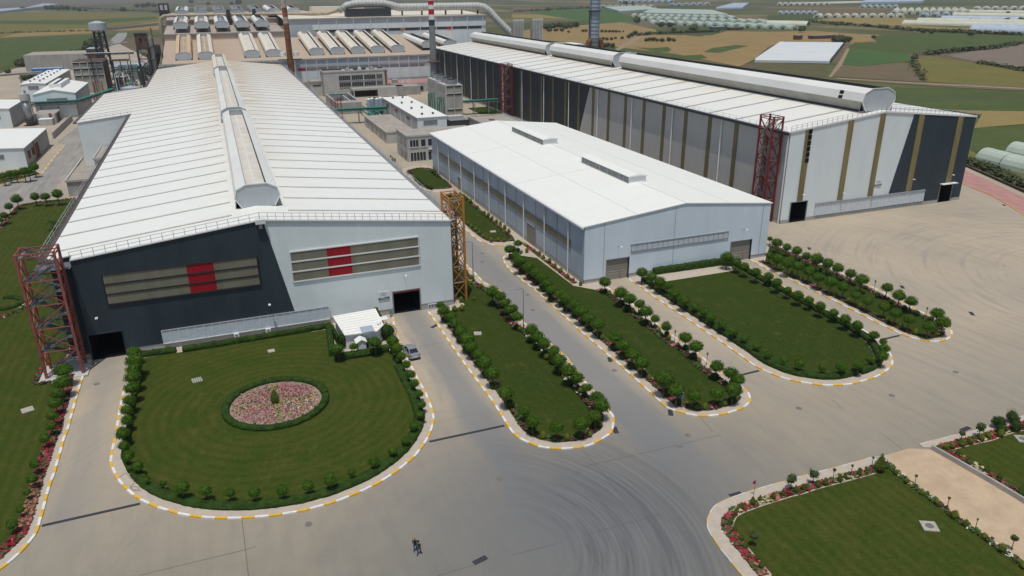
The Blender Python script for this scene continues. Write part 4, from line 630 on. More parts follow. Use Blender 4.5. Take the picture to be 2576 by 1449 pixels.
def wall_lamp(x, y, z, label, d=1.1):
    mb = MB(); mb.beam((x, y, z), (x, y-d, z+.2), .07, 'steel_grey'); mb.box(x-.18, x+.18, y-d-.45, y-d+.05, z+.12, z+.28, 'lamp_white'); return tag(mb.build('wall_lamp'), label, 'lamp', 'lamps on the hall fronts')
# --- hall A (left, long) -------------------------------------------------
XA0, XA1, YA0, YA1, XR, ZR, ZE = -22.9, 33.3, 117.0, 429.0, 3.3, 18.85, 15.55
SLL = (ZR-ZE)/(XR+26.2); SLR = (ZR-15.35)/(XA1-XR)
def zA(x): return ZR-(XR-x)*SLL if x < XR else ZR-(x-XR)*SLR
hallA = thing('factory_hall', 'long left hall with half dark, half white front and red-centred window bands', 'factory hall', (5, 117, 0))
def PA(o): o.parent = hallA; o.matrix_parent_inverse = Matrix.Translation((-5, -117, 0)); return o
class Anch:      # parts are modelled in world coordinates
    pass
hallA.location = (0, 0, 0)
mb = MB(); rect_wall(mb, 'Y', YA0, XA0, XA1, 1.0, lambda u: zA(u)-.1, 'wall_white', [(-22.85, -18.35, 0, 4.05), (22.8, 27.35, 0, 4.0)], (XR,))
mb.build('front_wall', hallA)
mb = MB(); rect_wall(mb, 'Y', YA0-.12, XA0, XA1, 0, lambda u: 1.0, 'plinth', [(-22.85, -18.35, 0, 4.05), (22.8, 27.35, 0, 4.0)]); mb.box(XA0+4.5, 22.6, YA0-.16, YA0-.1, .94, 1.0, 'trim_grey'); mb.box(27.5, XA1, YA0-.16, YA0-.1, .94, 1.0, 'trim_grey'); mb.build('plinth', hallA)
mb = MB(); yd = YA0-.06
mb.face([(-22.9, yd, 4.25), (-18.2, yd, 4.25), (-18.2, yd, zA(-18.2)-.2), (-22.9, yd, zA(-22.9)-.2)], 'wall_dark').face([(-18.2, yd, 1.0), (7.15, yd, 1.0), (3.75, yd, zA(3.75)-.2), (XR, yd, ZR-.2), (-18.2, yd, zA(-18.2)-.2)], 'wall_dark'); mb.build('dark_cladding', hallA)
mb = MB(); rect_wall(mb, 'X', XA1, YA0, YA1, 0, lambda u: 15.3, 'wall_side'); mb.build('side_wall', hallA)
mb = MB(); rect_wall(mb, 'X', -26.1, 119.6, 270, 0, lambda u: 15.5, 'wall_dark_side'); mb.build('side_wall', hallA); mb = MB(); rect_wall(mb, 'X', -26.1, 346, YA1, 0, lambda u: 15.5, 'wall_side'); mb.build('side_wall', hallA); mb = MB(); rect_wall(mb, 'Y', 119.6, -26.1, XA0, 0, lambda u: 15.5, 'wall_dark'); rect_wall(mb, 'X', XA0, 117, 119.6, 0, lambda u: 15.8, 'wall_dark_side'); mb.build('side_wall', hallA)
XB_ = -42.0; zB_ = lambda x: zA(x)
mb = MB(); rect_wall(mb, 'Y', 270, XB_, -26.1, 0, lambda u: zA(u)-.1, 'wall_white'); rect_wall(mb, 'X', XB_, 270, 346.5, 0, lambda u: zA(XB_)-.1, 'wall_side'); rect_wall(mb, 'Y', 346.5, XB_, -26.1, 0, lambda u: zA(u)-.1, 'wall_white'); mb.build('wing_wall', hallA)
mb = MB()
def roof_slab(mb, x0, x1, y0, y1, zf, m_, th=.18):
    a, b = zf(x0), zf(x1); mb.face([(x0, y0, a), (x1, y0, b), (x1, y1, b), (x0, y1, a)], m_); mb.face([(x0, y0, a-th), (x0, y0, a), (x0, y1, a), (x0, y1, a-th)][::1], 'trim_white'); mb.face([(x1, y0, b-th), (x1, y1, b-th), (x1, y1, b), (x1, y0, b)], 'trim_white')
    mb.face([(x0, y0, a-th), (x1, y0, b-th), (x1, y0, b), (x0, y0, a)], 'trim_white'); mb.face([(x0, y0, a-th), (x0, y1, a-th), (x1, y1, b-th), (x1, y0, b-th)], 'trim_grey')
roof_slab(mb, -22.9, XR, 116.75, 119.2, zA, 'roof_a'); roof_slab(mb, -26.3, XR, 119.2, YA1, zA, 'roof_a'); roof_slab(mb, XR, XA1+.1, 116.75, YA1, zA, 'roof_a'); roof_slab(mb, XB_-.2, -26.3, 269.8, 346.6, zA, 'roof_a'); mb.build('roof', hallA)
k_ = 0
for yy in [122.6+8.45*i for i in range(37)]:
    mb = MB(); hw = .25
    for x0, x1 in (((-42 if 270 < yy < 345 else -26.2), -.6), (8.0, XA1)):
        zf = lambda x: zA(x)+.09
        if x0 < XR: mb.face([(x0, yy-hw, zf(x0)), (x1, yy-hw, zf(x1)), (x1, yy+hw, zf(x1)), (x0, yy+hw, zf(x0))], 'strip_roof'); mb.face([(x0, yy-hw, zf(x0)-.09), (x1, yy-hw, zf(x1)-.09), (x1, yy-hw, zf(x1)), (x0, yy-hw, zf(x0))], 'strip_roof')
        else: mb.face([(x0, yy-hw, zf(x0)), (x1, yy-hw, zf(x1)), (x1, yy+hw, zf(x1)), (x0, yy+hw, zf(x0))], 'strip_roof'); mb.face([(x0, yy-hw, zf(x0)-.09), (x1, yy-hw, zf(x1)-.09), (x1, yy-hw, zf(x1)), (x0, yy-hw, zf(x0))], 'strip_roof')
    mb.build('roof_strip', hallA)
mb = MB(); mb.box(XA1, XA1+1.0, 117, YA1, 14.9, 15.25, 'gutter', 'steel_grey'); mb.box(-27.3, -26.3, 119.2, 269.6, 15.1, 15.4, 'gutter'); mb.box(-43.2, -42.2, 269.8, 346.6, 13.4, 13.8, 'gutter'); mb.box(-27.2, -26.3, 346.8, YA1, 15.1, 15.45, 'gutter'); mb.build('gutter', hallA)
railing(hallA, [(XA1+.9, y, 15.2) for y in range(118, 430, 12)], step=3, t=.06); railing(hallA, [(-27.2, y, 15.4) for y in range(120, 270, 10)], step=3, t=.06)
railing(hallA, [(x, 116.9, zA(x)) for x in (-22.8, -10, XR)], step=1.55); railing(hallA, [(x, 116.9, zA(x)) for x in (XR, 18, XA1)], step=1.2); railing(hallA, [(-42, 269.9, zA(-42)), (-26.4, 269.9, zA(-26.4))])
band_window(hallA, -19.25, 2.05, YA0-.06, 8.45, 13.15, 3, (-8.0, -4.2), 'trim_dark'); band_window(hallA, 7.22, 27.56, YA0, 8.15, 13.15, 3, (12.7, 16.48), 'trim_white')
for i in range(21):
    x0 = -13+i*1.195; mb = MB(); mb.box(x0+.05, x0+1.145, YA0-.34, YA0-.16, 1.12, 3.08, 'translucent_panel'); mb.build('translucent_panel', hallA)
mb = MB()
for i in range(22): x0 = -13+i*1.195; mb.box(x0-.05, x0+.05, YA0-.42, YA0-.1, 1.05, 3.15, 'trim_white')
mb.box(-13, 12.1, YA0-.44, YA0-.1, 1.0, 1.1, 'trim_white').box(-13, 12.1, YA0-.40, YA0-.1, 3.1, 3.2, 'trim_grey'); mb.build('panel_frame', hallA)
opening(hallA, -22.85, -18.35, YA0-.1, 0, 4.05, frame='wall_dark'); opening(hallA, 22.8, 27.35, YA0-.1, 0, 4.0); mb = MB(); mb.box(22.8, 27.35, YA0-.15, YA0+.1, 3.7, 4.0, 'steel_maroon'); mb.build('door_header', hallA)
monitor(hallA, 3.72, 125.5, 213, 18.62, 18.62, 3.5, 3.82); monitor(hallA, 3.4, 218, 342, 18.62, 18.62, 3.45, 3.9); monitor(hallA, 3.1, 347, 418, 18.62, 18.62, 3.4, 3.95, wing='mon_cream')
mb = MB(); mb.box(2.6, 4.1, 116.2, 117.3, 18.3, 19.0, 'trim_white'); mb.beam((3.3, 116.6, 18.6), (3.3, 116.6, 17.6), .5, 'trim_grey'); mb.build('ridge_lamp', hallA)
wall_lamp(-21.0, 116.85, 6.9, 'white arm lamp above the left dark doorway of the two-tone hall'); wall_lamp(24.9, 116.95, 6.9, 'arm lamp above the right doorway of the two-tone hall'); wall_lamp(3.0, 116.85, 5.2, 'arm lamp on the dark cladding near the slanted colour edge')
def text(parent, s, x, y, z, size, m_, name='lettering', rx=pi/2, rz=0, align='CENTER', ext=.01):
    cu = bpy.data.curves.new(name, 'FONT'); cu.body = s; cu.size = size; cu.extrude = ext; cu.align_x = align; cu.align_y = 'CENTER'
    t = bpy.data.objects.new(name, cu); COL.objects.link(t); dg = bpy.context.evaluated_depsgraph_get(); me = bpy.data.meshes.new_from_object(t.evaluated_get(dg)); bpy.data.objects.remove(t)
    me.materials.clear(); me.materials.append(MAT[m_]); o = bpy.data.objects.new(name, me); COL.objects.link(o); o.location = (x, y, z); o.rotation_euler = (rx, 0, rz); o.parent = parent; return o
def notice(x0, x1, y, z0, z1, label):
    t = thing('sign_board', label, 'sign', ((x0+x1)/2, y, z0)); w_ = (x1-x0)/2; h = z1-z0; mb = MB(); mb.box(-w_, w_, -.08, 0, 0, h, 'sign_white'); mb.build('board', t)
    mb = MB(); mb.box(-w_, w_, -.095, -.08, 0, h*.24, 'sign_navy'); mb.box(w_*.1, w_, -.094, -.08, h*.24, h*.30, 'sign_navy'); mb.build('colour_band', t)
    # three lines of print too small to read, drawn as strokes, and a small white mark on the band
    mb = MB(); rnd = random.Random(3)
    for r_, (a, b) in enumerate(((-.45, .45), (-.6, .6), (-.5, .5))):
        x = a*w_
        while x < b*w_: L = rnd.uniform(.05, .12); mb.box(x, min(x+L, b*w_), -.092, -.08, h*(.82-.16*r_), h*(.82-.16*r_)+.07, 'sign_navy'); x += L+.04
    x = -.7*w_
    while x < .75*w_: L = rnd.uniform(.05, .1); mb.box(x, x+L, -.105, -.095, h*.07, h*.17, 'sign_white'); x += L+.05
    mb.build('print', t); return t
notice(20.3, 22.15, 116.95, 2.95, 4.35, 'white notice board with dark blue band left of the open right doorway')
mb = MB(); mb.box(28.7, 30.2, 116.75, 116.86, .1, .92, 'sign_white')
for i in range(5): mb.box(28.8+i*.28, 28.98+i*.28, 116.73, 116.75, .25, .8, 'sign_navy')
tag(mb.build('poster'), 'white poster strip on the concrete base right of the doorway', 'sign')
for x, lb in ((-2.9, 'left'), (1.9, 'right')):
    t = thing('wall_unit', '%s of two small white cooling units under the panel strip' % lb, 'air conditioner', (x, 116.8, .1)); mb = MB(); mb.box(0, .8, -.5, 0, .35, .95, 'trim_white'); mb.build('casing', t); mb = MB(); mb.cyl(.4, -.505, 0, 0, .01, 'trim_grey') if False else mb.tube([(.4, -.5, .65), (.4, -.52, .65)], .22, 'trim_grey', 12); mb.build('fan', t)
# --- hall B (right, long) ------------------------------------------------
XB0, XB1, YB0, YB1 = 117.0, 172.8, 134.6, 429.0
def zB(x): return 21.25+(x-XB0)*(24.05-21.25)/(143.5-XB0) if x < 143.5 else 24.05-(x-143.5)*(24.05-21.1)/(XB1-143.5)
hallB = thing('factory_hall', 'tallest right-hand hall with olive wall stripes and a long faceted roof ventilator', 'factory hall')
H2 = [(119.45, 124.05, 0, 4.8), (165.4, 169.5, 0, 4.55)]
mb = MB(); rect_wall(mb, 'Y', YB0, XB0, XB1, .8, lambda u: zB(u)-.15, 'wall_white', H2, (143.5,)); mb.build('front_wall', hallB)
mb = MB(); rect_wall(mb, 'Y', YB0-.1, XB0, XB1, 0, lambda u: .8, 'plinth', H2); rect_wall(mb, 'X', XB0-.1, YB0, YB1, 0, lambda u: .8, 'plinth'); mb.build('plinth', hallB)
mb = MB(); yd = YB0-.05; mb.face([(148.0, yd, .8), (165.2, yd, .8), (165.2, yd, zB(165.2)-.2), (152.4, yd, zB(152.4)-.2)], 'wall_dark'); mb.face([(165.2, yd, 4.75), (169.7, yd, 4.75), (169.7, yd, zB(169.7)-.2), (165.2, yd, zB(165.2)-.2)], 'wall_dark').face([(169.7, yd, .8), (172.8, yd, .8), (172.8, yd, zB(172.8)-.2), (169.7, yd, zB(169.7)-.2)], 'wall_dark'); mb.build('dark_cladding', hallB)
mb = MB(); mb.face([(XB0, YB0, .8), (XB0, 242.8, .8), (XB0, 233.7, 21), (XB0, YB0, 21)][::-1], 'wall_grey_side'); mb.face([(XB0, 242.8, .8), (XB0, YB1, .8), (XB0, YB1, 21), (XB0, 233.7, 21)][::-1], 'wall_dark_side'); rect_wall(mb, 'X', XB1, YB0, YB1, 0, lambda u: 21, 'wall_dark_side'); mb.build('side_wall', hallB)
for x0, x1, zb in ((121.0, 122.6, 5.05), (132.85, 134.4, 3.9), (142.05, 143.6, 3.9), (153.95, 155.7, 3.9), (166.8, 168.55, 4.8)):
    mb = MB(); mb.box(x0, x1, YB0-.16, YB0-.08, zb, min(zB(x0), zB(x1))-.3, 'stripe_olive'); mb.build('wall_stripe', hallB)
for i in range(27):
    y = 142.7+11.05*i
    if y < YB1-2: mb = MB(); mb.box(XB0-.1, XB0-.04, y-.8, y+.8, .85, 20.5, 'stripe_olive_side'); mb.build('wall_stripe', hallB)
for i in range(12):
    y = 159.4+22.6*i
    if y < YB1: mb = MB(); mb.tube([(XB0-.35, y, .2), (XB0-.35, y, 20.4), (XB0+.1, y, 20.9)], .17, 'trim_white', 8); mb.build('downpipe', hallB)
mb = MB(); mb.tube([(XB0-.3, YB0+.3, 0), (XB0-.3, YB0+.3, 20.6)], .16, 'trim_white', 8); mb.build('downpipe', hallB)
mb = MB()
for i in range(6): mb.box(121.75, 122.75, YB0-.22, YB0-.14, 13.9+i*1.3, 14.9+i*1.3, 'interior_shade')
mb.build('louvre_openings', hallB)
mb = MB(); roof_slab(mb, XB0-.6, 143.5, YB0-.2, YB1, zB, 'roof_b', .35); roof_slab(mb, 143.5, XB1+.3, YB0-.2, YB1, zB, 'roof_b', .35); mb.build('roof', hallB)
for i in range(26):
    y = 142.6+11.05*i; mb = MB(); zf = lambda x: zB(x)+.08; hw = .38
    for x0, x1 in ((XB0-.55, 139), (147.5, XB1)): mb.face([(x0, y-hw, zf(x0)), (x1, y-hw, zf(x1)), (x1, y+hw, zf(x1)), (x0, y+hw, zf(x0))], 'strip_roof')
    mb.build('roof_strip', hallB)
mb = MB(); mb.box(XB0-1.2, XB0-.6, YB0-.2, YB1, 20.45, 21.0, 'trim_dark'); mb.box(XB1+.3, XB1+1.0, YB0-.2, YB1, 20.6, 21.1, 'trim_dark'); mb.build('gutter', hallB)
railing(hallB, [(x, YB0-.05, zB(x)) for x in (XB0, 130, 143.5)], step=1.4); railing(hallB, [(x, YB0-.05, zB(x)) for x in (143.5, 158, XB1+.8)], step=1.4); railing(hallB, [(XB0-.9, y, 21.0) for y in range(135, 320, 10)], step=2.6, t=.05)
for i in range(28): x0 = 126.7+i*1.195; mb = MB(); mb.box(x0+.04, x0+1.15, YB0-.30, YB0-.12, 1.0, 3.75, 'translucent_panel'); mb.build('translucent_panel', hallB)
mb = MB()
for i in range(29): x0 = 126.7+i*1.195; mb.box(x0-.05, x0+.04, YB0-.36, YB0-.1, .95, 3.8, 'trim_white')
mb.box(126.5, 160.3, YB0-.5, YB0-.1, 3.8, 3.95, 'trim_grey'); mb.build('panel_frame', hallB)
opening(hallB, 119.45, 124.05, YB0-.1, 0, 4.8); opening(hallB, 165.4, 169.5, YB0-.1, 0, 4.55); mb = MB(); mb.box(165.0, 170.0, YB0-1.2, YB0-.1, 4.75, 4.9, 'trim_white'); mb.build('canopy', hallB)
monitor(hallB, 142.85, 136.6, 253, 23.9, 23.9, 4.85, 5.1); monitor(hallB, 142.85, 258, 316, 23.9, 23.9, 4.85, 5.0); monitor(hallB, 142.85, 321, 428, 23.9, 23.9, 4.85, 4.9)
mb = MB(); mb.face([(138.05+.05*0, 143, 26.1), (138.05, 144.2, 26.1), (138.42, 144.2, 27.5), (138.42, 143, 27.5)], 'interior_shade'); mb.face([(137.93, 143, 26.2), (137.93, 144.3, 26.2), (138.2, 144.3, 26.9), (138.2, 143, 26.9)], 'interior_shade'); mb.face([(138.22, 143, 27.2), (138.22, 144.3, 27.2), (138.45, 144.3, 28.0), (138.45, 143, 28.0)], 'interior_shade'); mb.build('vent_hatch', hallB)
notice(143.6, 145.8, YB0-.1, 6.4, 7.75, 'white notice board high on the right hall front beside an olive stripe')
for i, (x, z) in enumerate(((121.8, 6.5), (133.6, 5.7), (142.9, 5.7), (154.8, 7.0), (167.7, 6.9))): wall_lamp(x, YB0-.2, z, '%s lamp from the left on the olive-striped hall front' % ORD[i], .8)
# --- hall C (white, middle) ----------------------------------------------
XC0, XC1, YC0, YC1 = 58.4, 99.2, 117.2, 222.0
def zC(x): return 11.2+(x-XC0)*(13.4-11.2)/(79.3-XC0) if x < 79.3 else 13.4-(x-79.3)*(13.4-11.35)/(XC1-79.3)
hallC = thing('warehouse', 'lower white warehouse between the two big halls with two tan roller doors', 'warehouse')
HC = [(63.05, 67.65, 0, 4.15), (90.55, 95.35, 0, 4.2)]
mb = MB(); rect_wall(mb, 'Y', YC0, XC0, XC1, .8, lambda u: zC(u)-.1, 'wall_blue', HC, (79.3,)); mb.build('front_wall', hallC)
mb = MB(); rect_wall(mb, 'Y', YC0-.06, XC0, XC1, 0, lambda u: .8, 'plinth', HC); mb.box(XC0, 62.9, YC0-.12, YC0-.05, .76, .84, 'trim_grey').box(67.8, 90.4, YC0-.12, YC0-.05, .76, .84, 'trim_grey').box(95.5, XC1, YC0-.12, YC0-.05, .76, .84, 'trim_grey'); rect_wall(mb, 'X', XC0-.06, YC0, YC1, 0, lambda u: .9, 'plinth'); mb.build('plinth', hallC)
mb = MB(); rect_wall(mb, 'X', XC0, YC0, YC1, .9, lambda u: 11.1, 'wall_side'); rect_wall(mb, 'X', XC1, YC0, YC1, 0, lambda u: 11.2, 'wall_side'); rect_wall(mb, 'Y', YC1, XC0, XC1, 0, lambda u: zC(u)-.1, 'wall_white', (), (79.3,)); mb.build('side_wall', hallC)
mb = MB(); roof_slab(mb, XC0-.35, 79.3, YC0-.15, YC1, zC, 'roof_c', .22); roof_slab(mb, 79.3, XC1+.25, YC0-.15, YC1, zC, 'roof_c', .22); mb.build('roof', hallC)
mb = MB(); mb.box(XC0-.7, XC0-.35, YC0-.3, YC1, 10.75, 11.1, 'trim_white'); mb.build('gutter', hallC)
mb = MB()
for x in (69.0, 89.3): mb.beam((x, YC0, zC(x)+.02), (x, YC1, zC(x)+.0), .06, 'steel_seam')
for y in (152, 187): mb.beam((XC0, y, zC(XC0)+.02), (79.3, y, zC(79.3)+.0), .06, 'steel_seam')
mb.beam((79.3, YC0, 13.42), (79.3, YC1, 13.42), .12, 'trim_white'); mb.build('roof_seam', hallC)
mb = MB(); mb.box(XC0-.1, XC0-.02, 122.9, 214, 5.25, 6.85, 'panel_olive'); mb.build('window_band', hallC)
mb = MB()
for z in (5.2, 6.9): mb.box(XC0-.13, XC0-.02, 122.9, 214, z-.04, z+.04, 'trim_grey')
for y in (129.3, 140.2, 151.5, 163, 174): mb.box(XC0-.08, XC0-.01, y-.05, y+.05, .9, 10.7, 'trim_grey')
for x in (62.4, 79.3-2, 97.4): mb.box(x-.03, x+.03, YC0-.05, YC0-.005, .3, zC(x)-.3, 'trim_grey')
mb.build('wall_joint', hallC)
mb = MB(); mb.box(68.1, 89.55, YC0-.12, YC0-.02, 5.25, 6.5, 'translucent_panel'); mb.build('window_band', hallC)
mb = MB(); mb.box(68.0, 89.65, YC0-.16, YC0-.02, 5.1, 5.25, 'trim_grey').box(68.0, 89.65, YC0-.2, YC0-.02, 6.5, 6.64, 'trim_grey')
for i in range(20): mb.box(68.1+i*1.13-.03, 68.1+i*1.13+.03, YC0-.15, YC0-.1, 5.2, 6.55, 'steel_grey')
mb.build('window_frame', hallC)
for i in range(9): y = 123.6+11.35*i; mb = MB(); mb.tube([(XC0-.32, y, .15), (XC0-.32, y, 10.4), (XC0-.45, y, 10.8)], .15, 'trim_white', 8); mb.build('downpipe', hallC)
for x0, x1, zt in ((63.05, 67.65, 4.15), (90.55, 95.35, 4.2)):
    mb = MB(); mb.box(x0, x1, YC0+.25, YC0+.35, 0, zt*.5, 'door_tan2').box(x0, x1, YC0+.22, YC0+.35, zt*.5, zt, 'door_tan')
    for i in range(1, 8): mb.box(x0, x1, YC0+.19, YC0+.23, zt*i/8-.02, zt*i/8+.02, 'door_tan')
    o = mb.build('roller_door', hallC); mb = MB(); mb.box(x0-.14, x0, YC0-.1, YC0+.3, 0, zt+.14, 'trim_grey').box(x1, x1+.14, YC0-.1, YC0+.3, 0, zt+.14, 'trim_dark').box(x0, x1, YC0-.1, YC0+.3, zt, zt+.14, 'trim_grey'); mb.build('door_frame', o)
for y0, y1, z1 in ((140.5, 144.9, 4.35), (192.3, 195.4, 3.5)):
    mb = MB(); mb.box(XC0-.12, XC0-.03, y0, y1, 0, z1, 'door_tan'); o = mb.build('side_door', hallC); mb = MB(); mb.box(XC0-.18, XC0-.02, y0-.12, y0, 0, z1+.12, 'trim_grey').box(XC0-.18, XC0-.02, y1, y1+.12, 0, z1+.12, 'trim_grey').box(XC0-.18, XC0-.02, y0, y1, z1, z1+.12, 'trim_grey'); mb.build('door_frame', o)
for y0, y1 in ((180.5, 203.5), (135.2, 158)):
    mb = MB(); x0, x1 = 77.2, 81.4; mb.box(x0+.1, x1-.1, y0+.1, y1-.1, 12.6, 14.6, 'trim_white'); mb.face([(x0-.2, y0-.15, 14.65), (79.3, y0-.15, 15.0), (79.3, y1+.15, 15.0), (x0-.2, y1+.15, 14.65)], 'roof_c').face([(79.3, y0-.15, 15.0), (x1+.2, y0-.15, 14.65), (x1+.2, y1+.15, 14.65), (79.3, y1+.15, 15.0)], 'roof_c').face([(x0-.2, y0-.15, 14.55), (x1+.2, y0-.15, 14.55), (x1+.2, y0-.15, 14.65), (79.3, y0-.15, 15.0), (x0-.2, y0-.15, 14.65)], 'trim_white')
    o = mb.build('roof_vent', hallC); n_ = 4; L = (y1-y0-.6)/n_
    for i in range(n_):
        mb = MB(); a = y0+.3+i*L; mb.box(x0, x0+.08, a+.12, a+L-.12, 13.35, 14.45, 'steel_grey')
        for q in range(1, 3): mb.box(x0-.03, x0, a+L*q/3-.03, a+L*q/3+.03, 13.35, 14.45, 'trim_white')
        mb.build('louvre', o)
wall_lamp(65.3, YC0, 6.6, 'arm lamp above the left roller door of the white warehouse'); wall_lamp(93, YC0, 6.6, 'arm lamp above the right roller door of the white warehouse')
# --- building D: stepped brown roofs at the back --------------------------
bD = thing('melt_shop', 'broad building at the back with stepped dusty brown roofs and rows of faceted ventilators', 'factory hall')
YD = 430.0; XL_, XD1 = -24.0, 114.8
mb = MB(); rect_wall(mb, 'Y', YD, XL_, XD1, 0, lambda u: 17.6, 'wall_e'); mb.box(XL_-.3, XD1, YD-.5, YD, 16.9, 17.7, 'concrete_wall'); mb.box(42, XD1, YD-.12, YD-.02, 13.2, 14.2, 'concrete_light'); mb.build('front_wall', bD)
mb = MB(); mb.box(42, 97, YD-.1, YD-.02, 11.6, 12.9, 'steel_grey').box(97.2, 111, YD-.14, YD-.02, 11.4, 12.7, 'steel_grey'); mb.build('window_band', bD)
mb = MB(); mb.box(36, XD1, YD-.08, YD-.02, 5.6, 11.3, 'wall_white'); mb.build('pale_cladding', bD)
mb = MB(); mb.box(42.1, 45.6, YD-.16, YD-.1, 11.65, 12.85, 'paint_red'); mb.build('red_panel', bD); mb = MB(); mb.box(36, 52, YD-.15, YD-.02, 0, 5.6, 'door_orange'); mb.build('orange_door', bD)
for i in range(14): x = 39.4+5.6*i; mb = MB(); mb.tube([(x+1.2, YD-.3, 4), (x+1.2, YD-.3, 16.9)], .2, 'trim_white', 6); mb.build('downpipe', bD)
mb = MB(); mb.face([(XL_, YD, 17.7), (116, YD, 17.7), (116, 497, 25.2), (XL_, 497, 25.2)], 'roof_d'); mb.face([(116, YD, 17.7), (150, YD, 17.7), (150, 499, 19.5), (120, 499, 19.5), (116, 497, 25.2)], 'roof_d'); rect_wall(mb, 'X', XL_, YD, 497, 0, lambda u: 17.6+(u-YD)*.112, 'wall_grey_side'); mb.build('roof', bD)
mb = MB(); rect_wall(mb, 'Y', 497, XL_, 43, 24, lambda u: 28.9, 'roof_dgrey'); mb.box(XL_-.3, 43.3, 496.4, 497, 28.4, 29.0, 'concrete_wall'); mb.face([(XL_, 497, 29), (43, 497, 29), (43, 551, 31.6), (XL_, 551, 31.6)], 'roof_dgrey'); rect_wall(mb, 'Y', 551, XL_, 100, 30, lambda u: 34.8, 'roof_dgrey'); mb.face([(XL_, 551, 34.9), (68, 551, 34.9), (68, 606, 38), (XL_, 606, 38)], 'roof_dgrey'); mb.box(XL_-.3, 70, 550.4, 551, 34.3, 35.0, 'concrete_wall'); rect_wall(mb, 'X', XL_, 497, 606, 0, lambda u: 29 if u < 550 else 35, 'wall_grey_side'); mb.build('upper_roof', bD)
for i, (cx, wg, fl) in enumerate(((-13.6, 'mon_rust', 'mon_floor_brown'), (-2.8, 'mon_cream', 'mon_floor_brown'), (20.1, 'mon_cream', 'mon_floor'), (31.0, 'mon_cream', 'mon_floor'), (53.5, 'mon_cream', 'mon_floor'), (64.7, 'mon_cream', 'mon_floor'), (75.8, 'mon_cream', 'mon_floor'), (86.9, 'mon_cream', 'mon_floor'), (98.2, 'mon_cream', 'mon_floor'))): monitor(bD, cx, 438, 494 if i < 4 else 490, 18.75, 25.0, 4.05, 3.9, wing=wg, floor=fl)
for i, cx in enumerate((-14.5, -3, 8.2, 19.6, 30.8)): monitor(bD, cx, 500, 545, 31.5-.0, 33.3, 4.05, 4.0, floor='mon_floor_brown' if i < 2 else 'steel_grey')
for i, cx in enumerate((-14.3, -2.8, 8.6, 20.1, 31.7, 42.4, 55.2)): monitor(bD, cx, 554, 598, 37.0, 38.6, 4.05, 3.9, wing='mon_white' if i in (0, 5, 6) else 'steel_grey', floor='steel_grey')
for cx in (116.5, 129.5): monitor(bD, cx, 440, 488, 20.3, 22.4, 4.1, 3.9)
# building E
bE = thing('process_building', 'tall blue-grey building behind the brown roofs carrying the giant duct', 'factory hall')
mb = MB(); rect_wall(mb, 'Y', 500, 43, 172, 0, lambda u: 35.4, 'wall_e'); mb.box(42.6, 172.3, 499.3, 500, 34.9, 35.7, 'concrete_wall'); mb.box(60, 172, 499.82, 499.94, 28.9, 31.8, 'wall_white'); rect_wall(mb, 'X', 172, 500, 560, 0, lambda u: 35.4, 'wall_e'); mb.face([(43, 500, 35.7), (172, 500, 35.7), (172, 570, 38), (43, 570, 38)], 'mon_cream'); mb.build('wall', bE)
mb = MB(); mb.box(100, 172, 499.86, 499.94, 15, 27.2, 'wall_white'); mb.build('pale_cladding', bE)
mb = MB(); mb.box(62, 169, 499.7, 499.82, 27.4, 28.8, 'steel_dark'); mb.build('window_band', bE)
for x0, x1, m_ in ((64, 67.5, 'steel_orange'), (114.5, 116.3, 'steel_orange'), (145, 148.5, 'paint_red')): mb = MB(); mb.box(x0, x1, 499.6, 499.7, 27.4, 28.8, m_); mb.build('colour_panel', bE)
for i in range(11): x = 64+10.6*i; mb = MB(); mb.tube([(x, 499.6, 15), (x, 499.6, 34.9)], .25, 'trim_white', 6); mb.build('downpipe', bE)
mb = MB(); mb.box(82, 110, 503, 512, 35.5, 40.6, 'steel_dark'); mb.build('duct_housing', bE); mb = MB(); mb.box(66, 100, 540, 556, 37, 41.5, 'mon_cream'); mb.build('far_roof_block', bE)
t = thing('exhaust_duct', 'giant ribbed grey exhaust duct running across the back building and slanting down at right', 'pipe')
pts = [(78, 507, 39.5), (83, 507, 42.6), (88, 507, 43.4), (96, 507, 43.6), (106, 507, 43.4), (111, 507, 42.2), (116, 507, 40.9), (122, 507, 40.9), (140, 506, 40.9), (160, 505, 40.9), (168, 504, 40.9), (172, 503, 40.2), (175, 502, 38.2), (181, 500, 31.5), (190, 497, 22.5), (198, 494, 14)]
mb = MB(); mb.tube(pts, [1.6, 2.0]+[2.3]*14, 'duct', 16); mb.build('duct_body', t, True)
mb = MB(); pv = [Vector(p) for p in pts]
for q in resample(pv, 2.2):
    d = min(range(len(pv)-1), key=lambda i_: (pv[i_]+(pv[i_+1]-pv[i_])*.5-q).length); dd = (pv[d+1]-pv[d]).normalized(); mb.tube([q-dd*.08, q+dd*.08], 2.38 if q.x > 84 else 2.0, 'steel_grey', 14)
mb.build('duct_ribs', t); mb = MB()
for x in (84, 104, 118, 131, 147, 158, 169): mb.beam((x, 507, 35.6), (x, 507, 39.2), .9, 'steel_dark')
mb.build('support', t)
t = thing('gas_pipe', 'long thin dusty pipe crossing the stepped roofs and bending down at their left end', 'pipe')
mb = MB(); mb.tube([(-27, 548, 10), (-27, 548, 34), (-26.6, 548, 36.3), (-24.5, 548, 37.5), (-20, 548, 37.7), (30, 545, 37.7), (60, 530, 37.6), (72, 515, 37.9), (79, 508, 40.2), (83, 507, 42)], 1.0, 'mon_floor_brown', 12); mb.build('pipe_body', t, True); mb = MB()
for x in (-15, 0, 15, 30, 45): mb.beam((x, 548, 32), (x, 548, 37), .8, 'steel_dark')
mb.build('support', t)
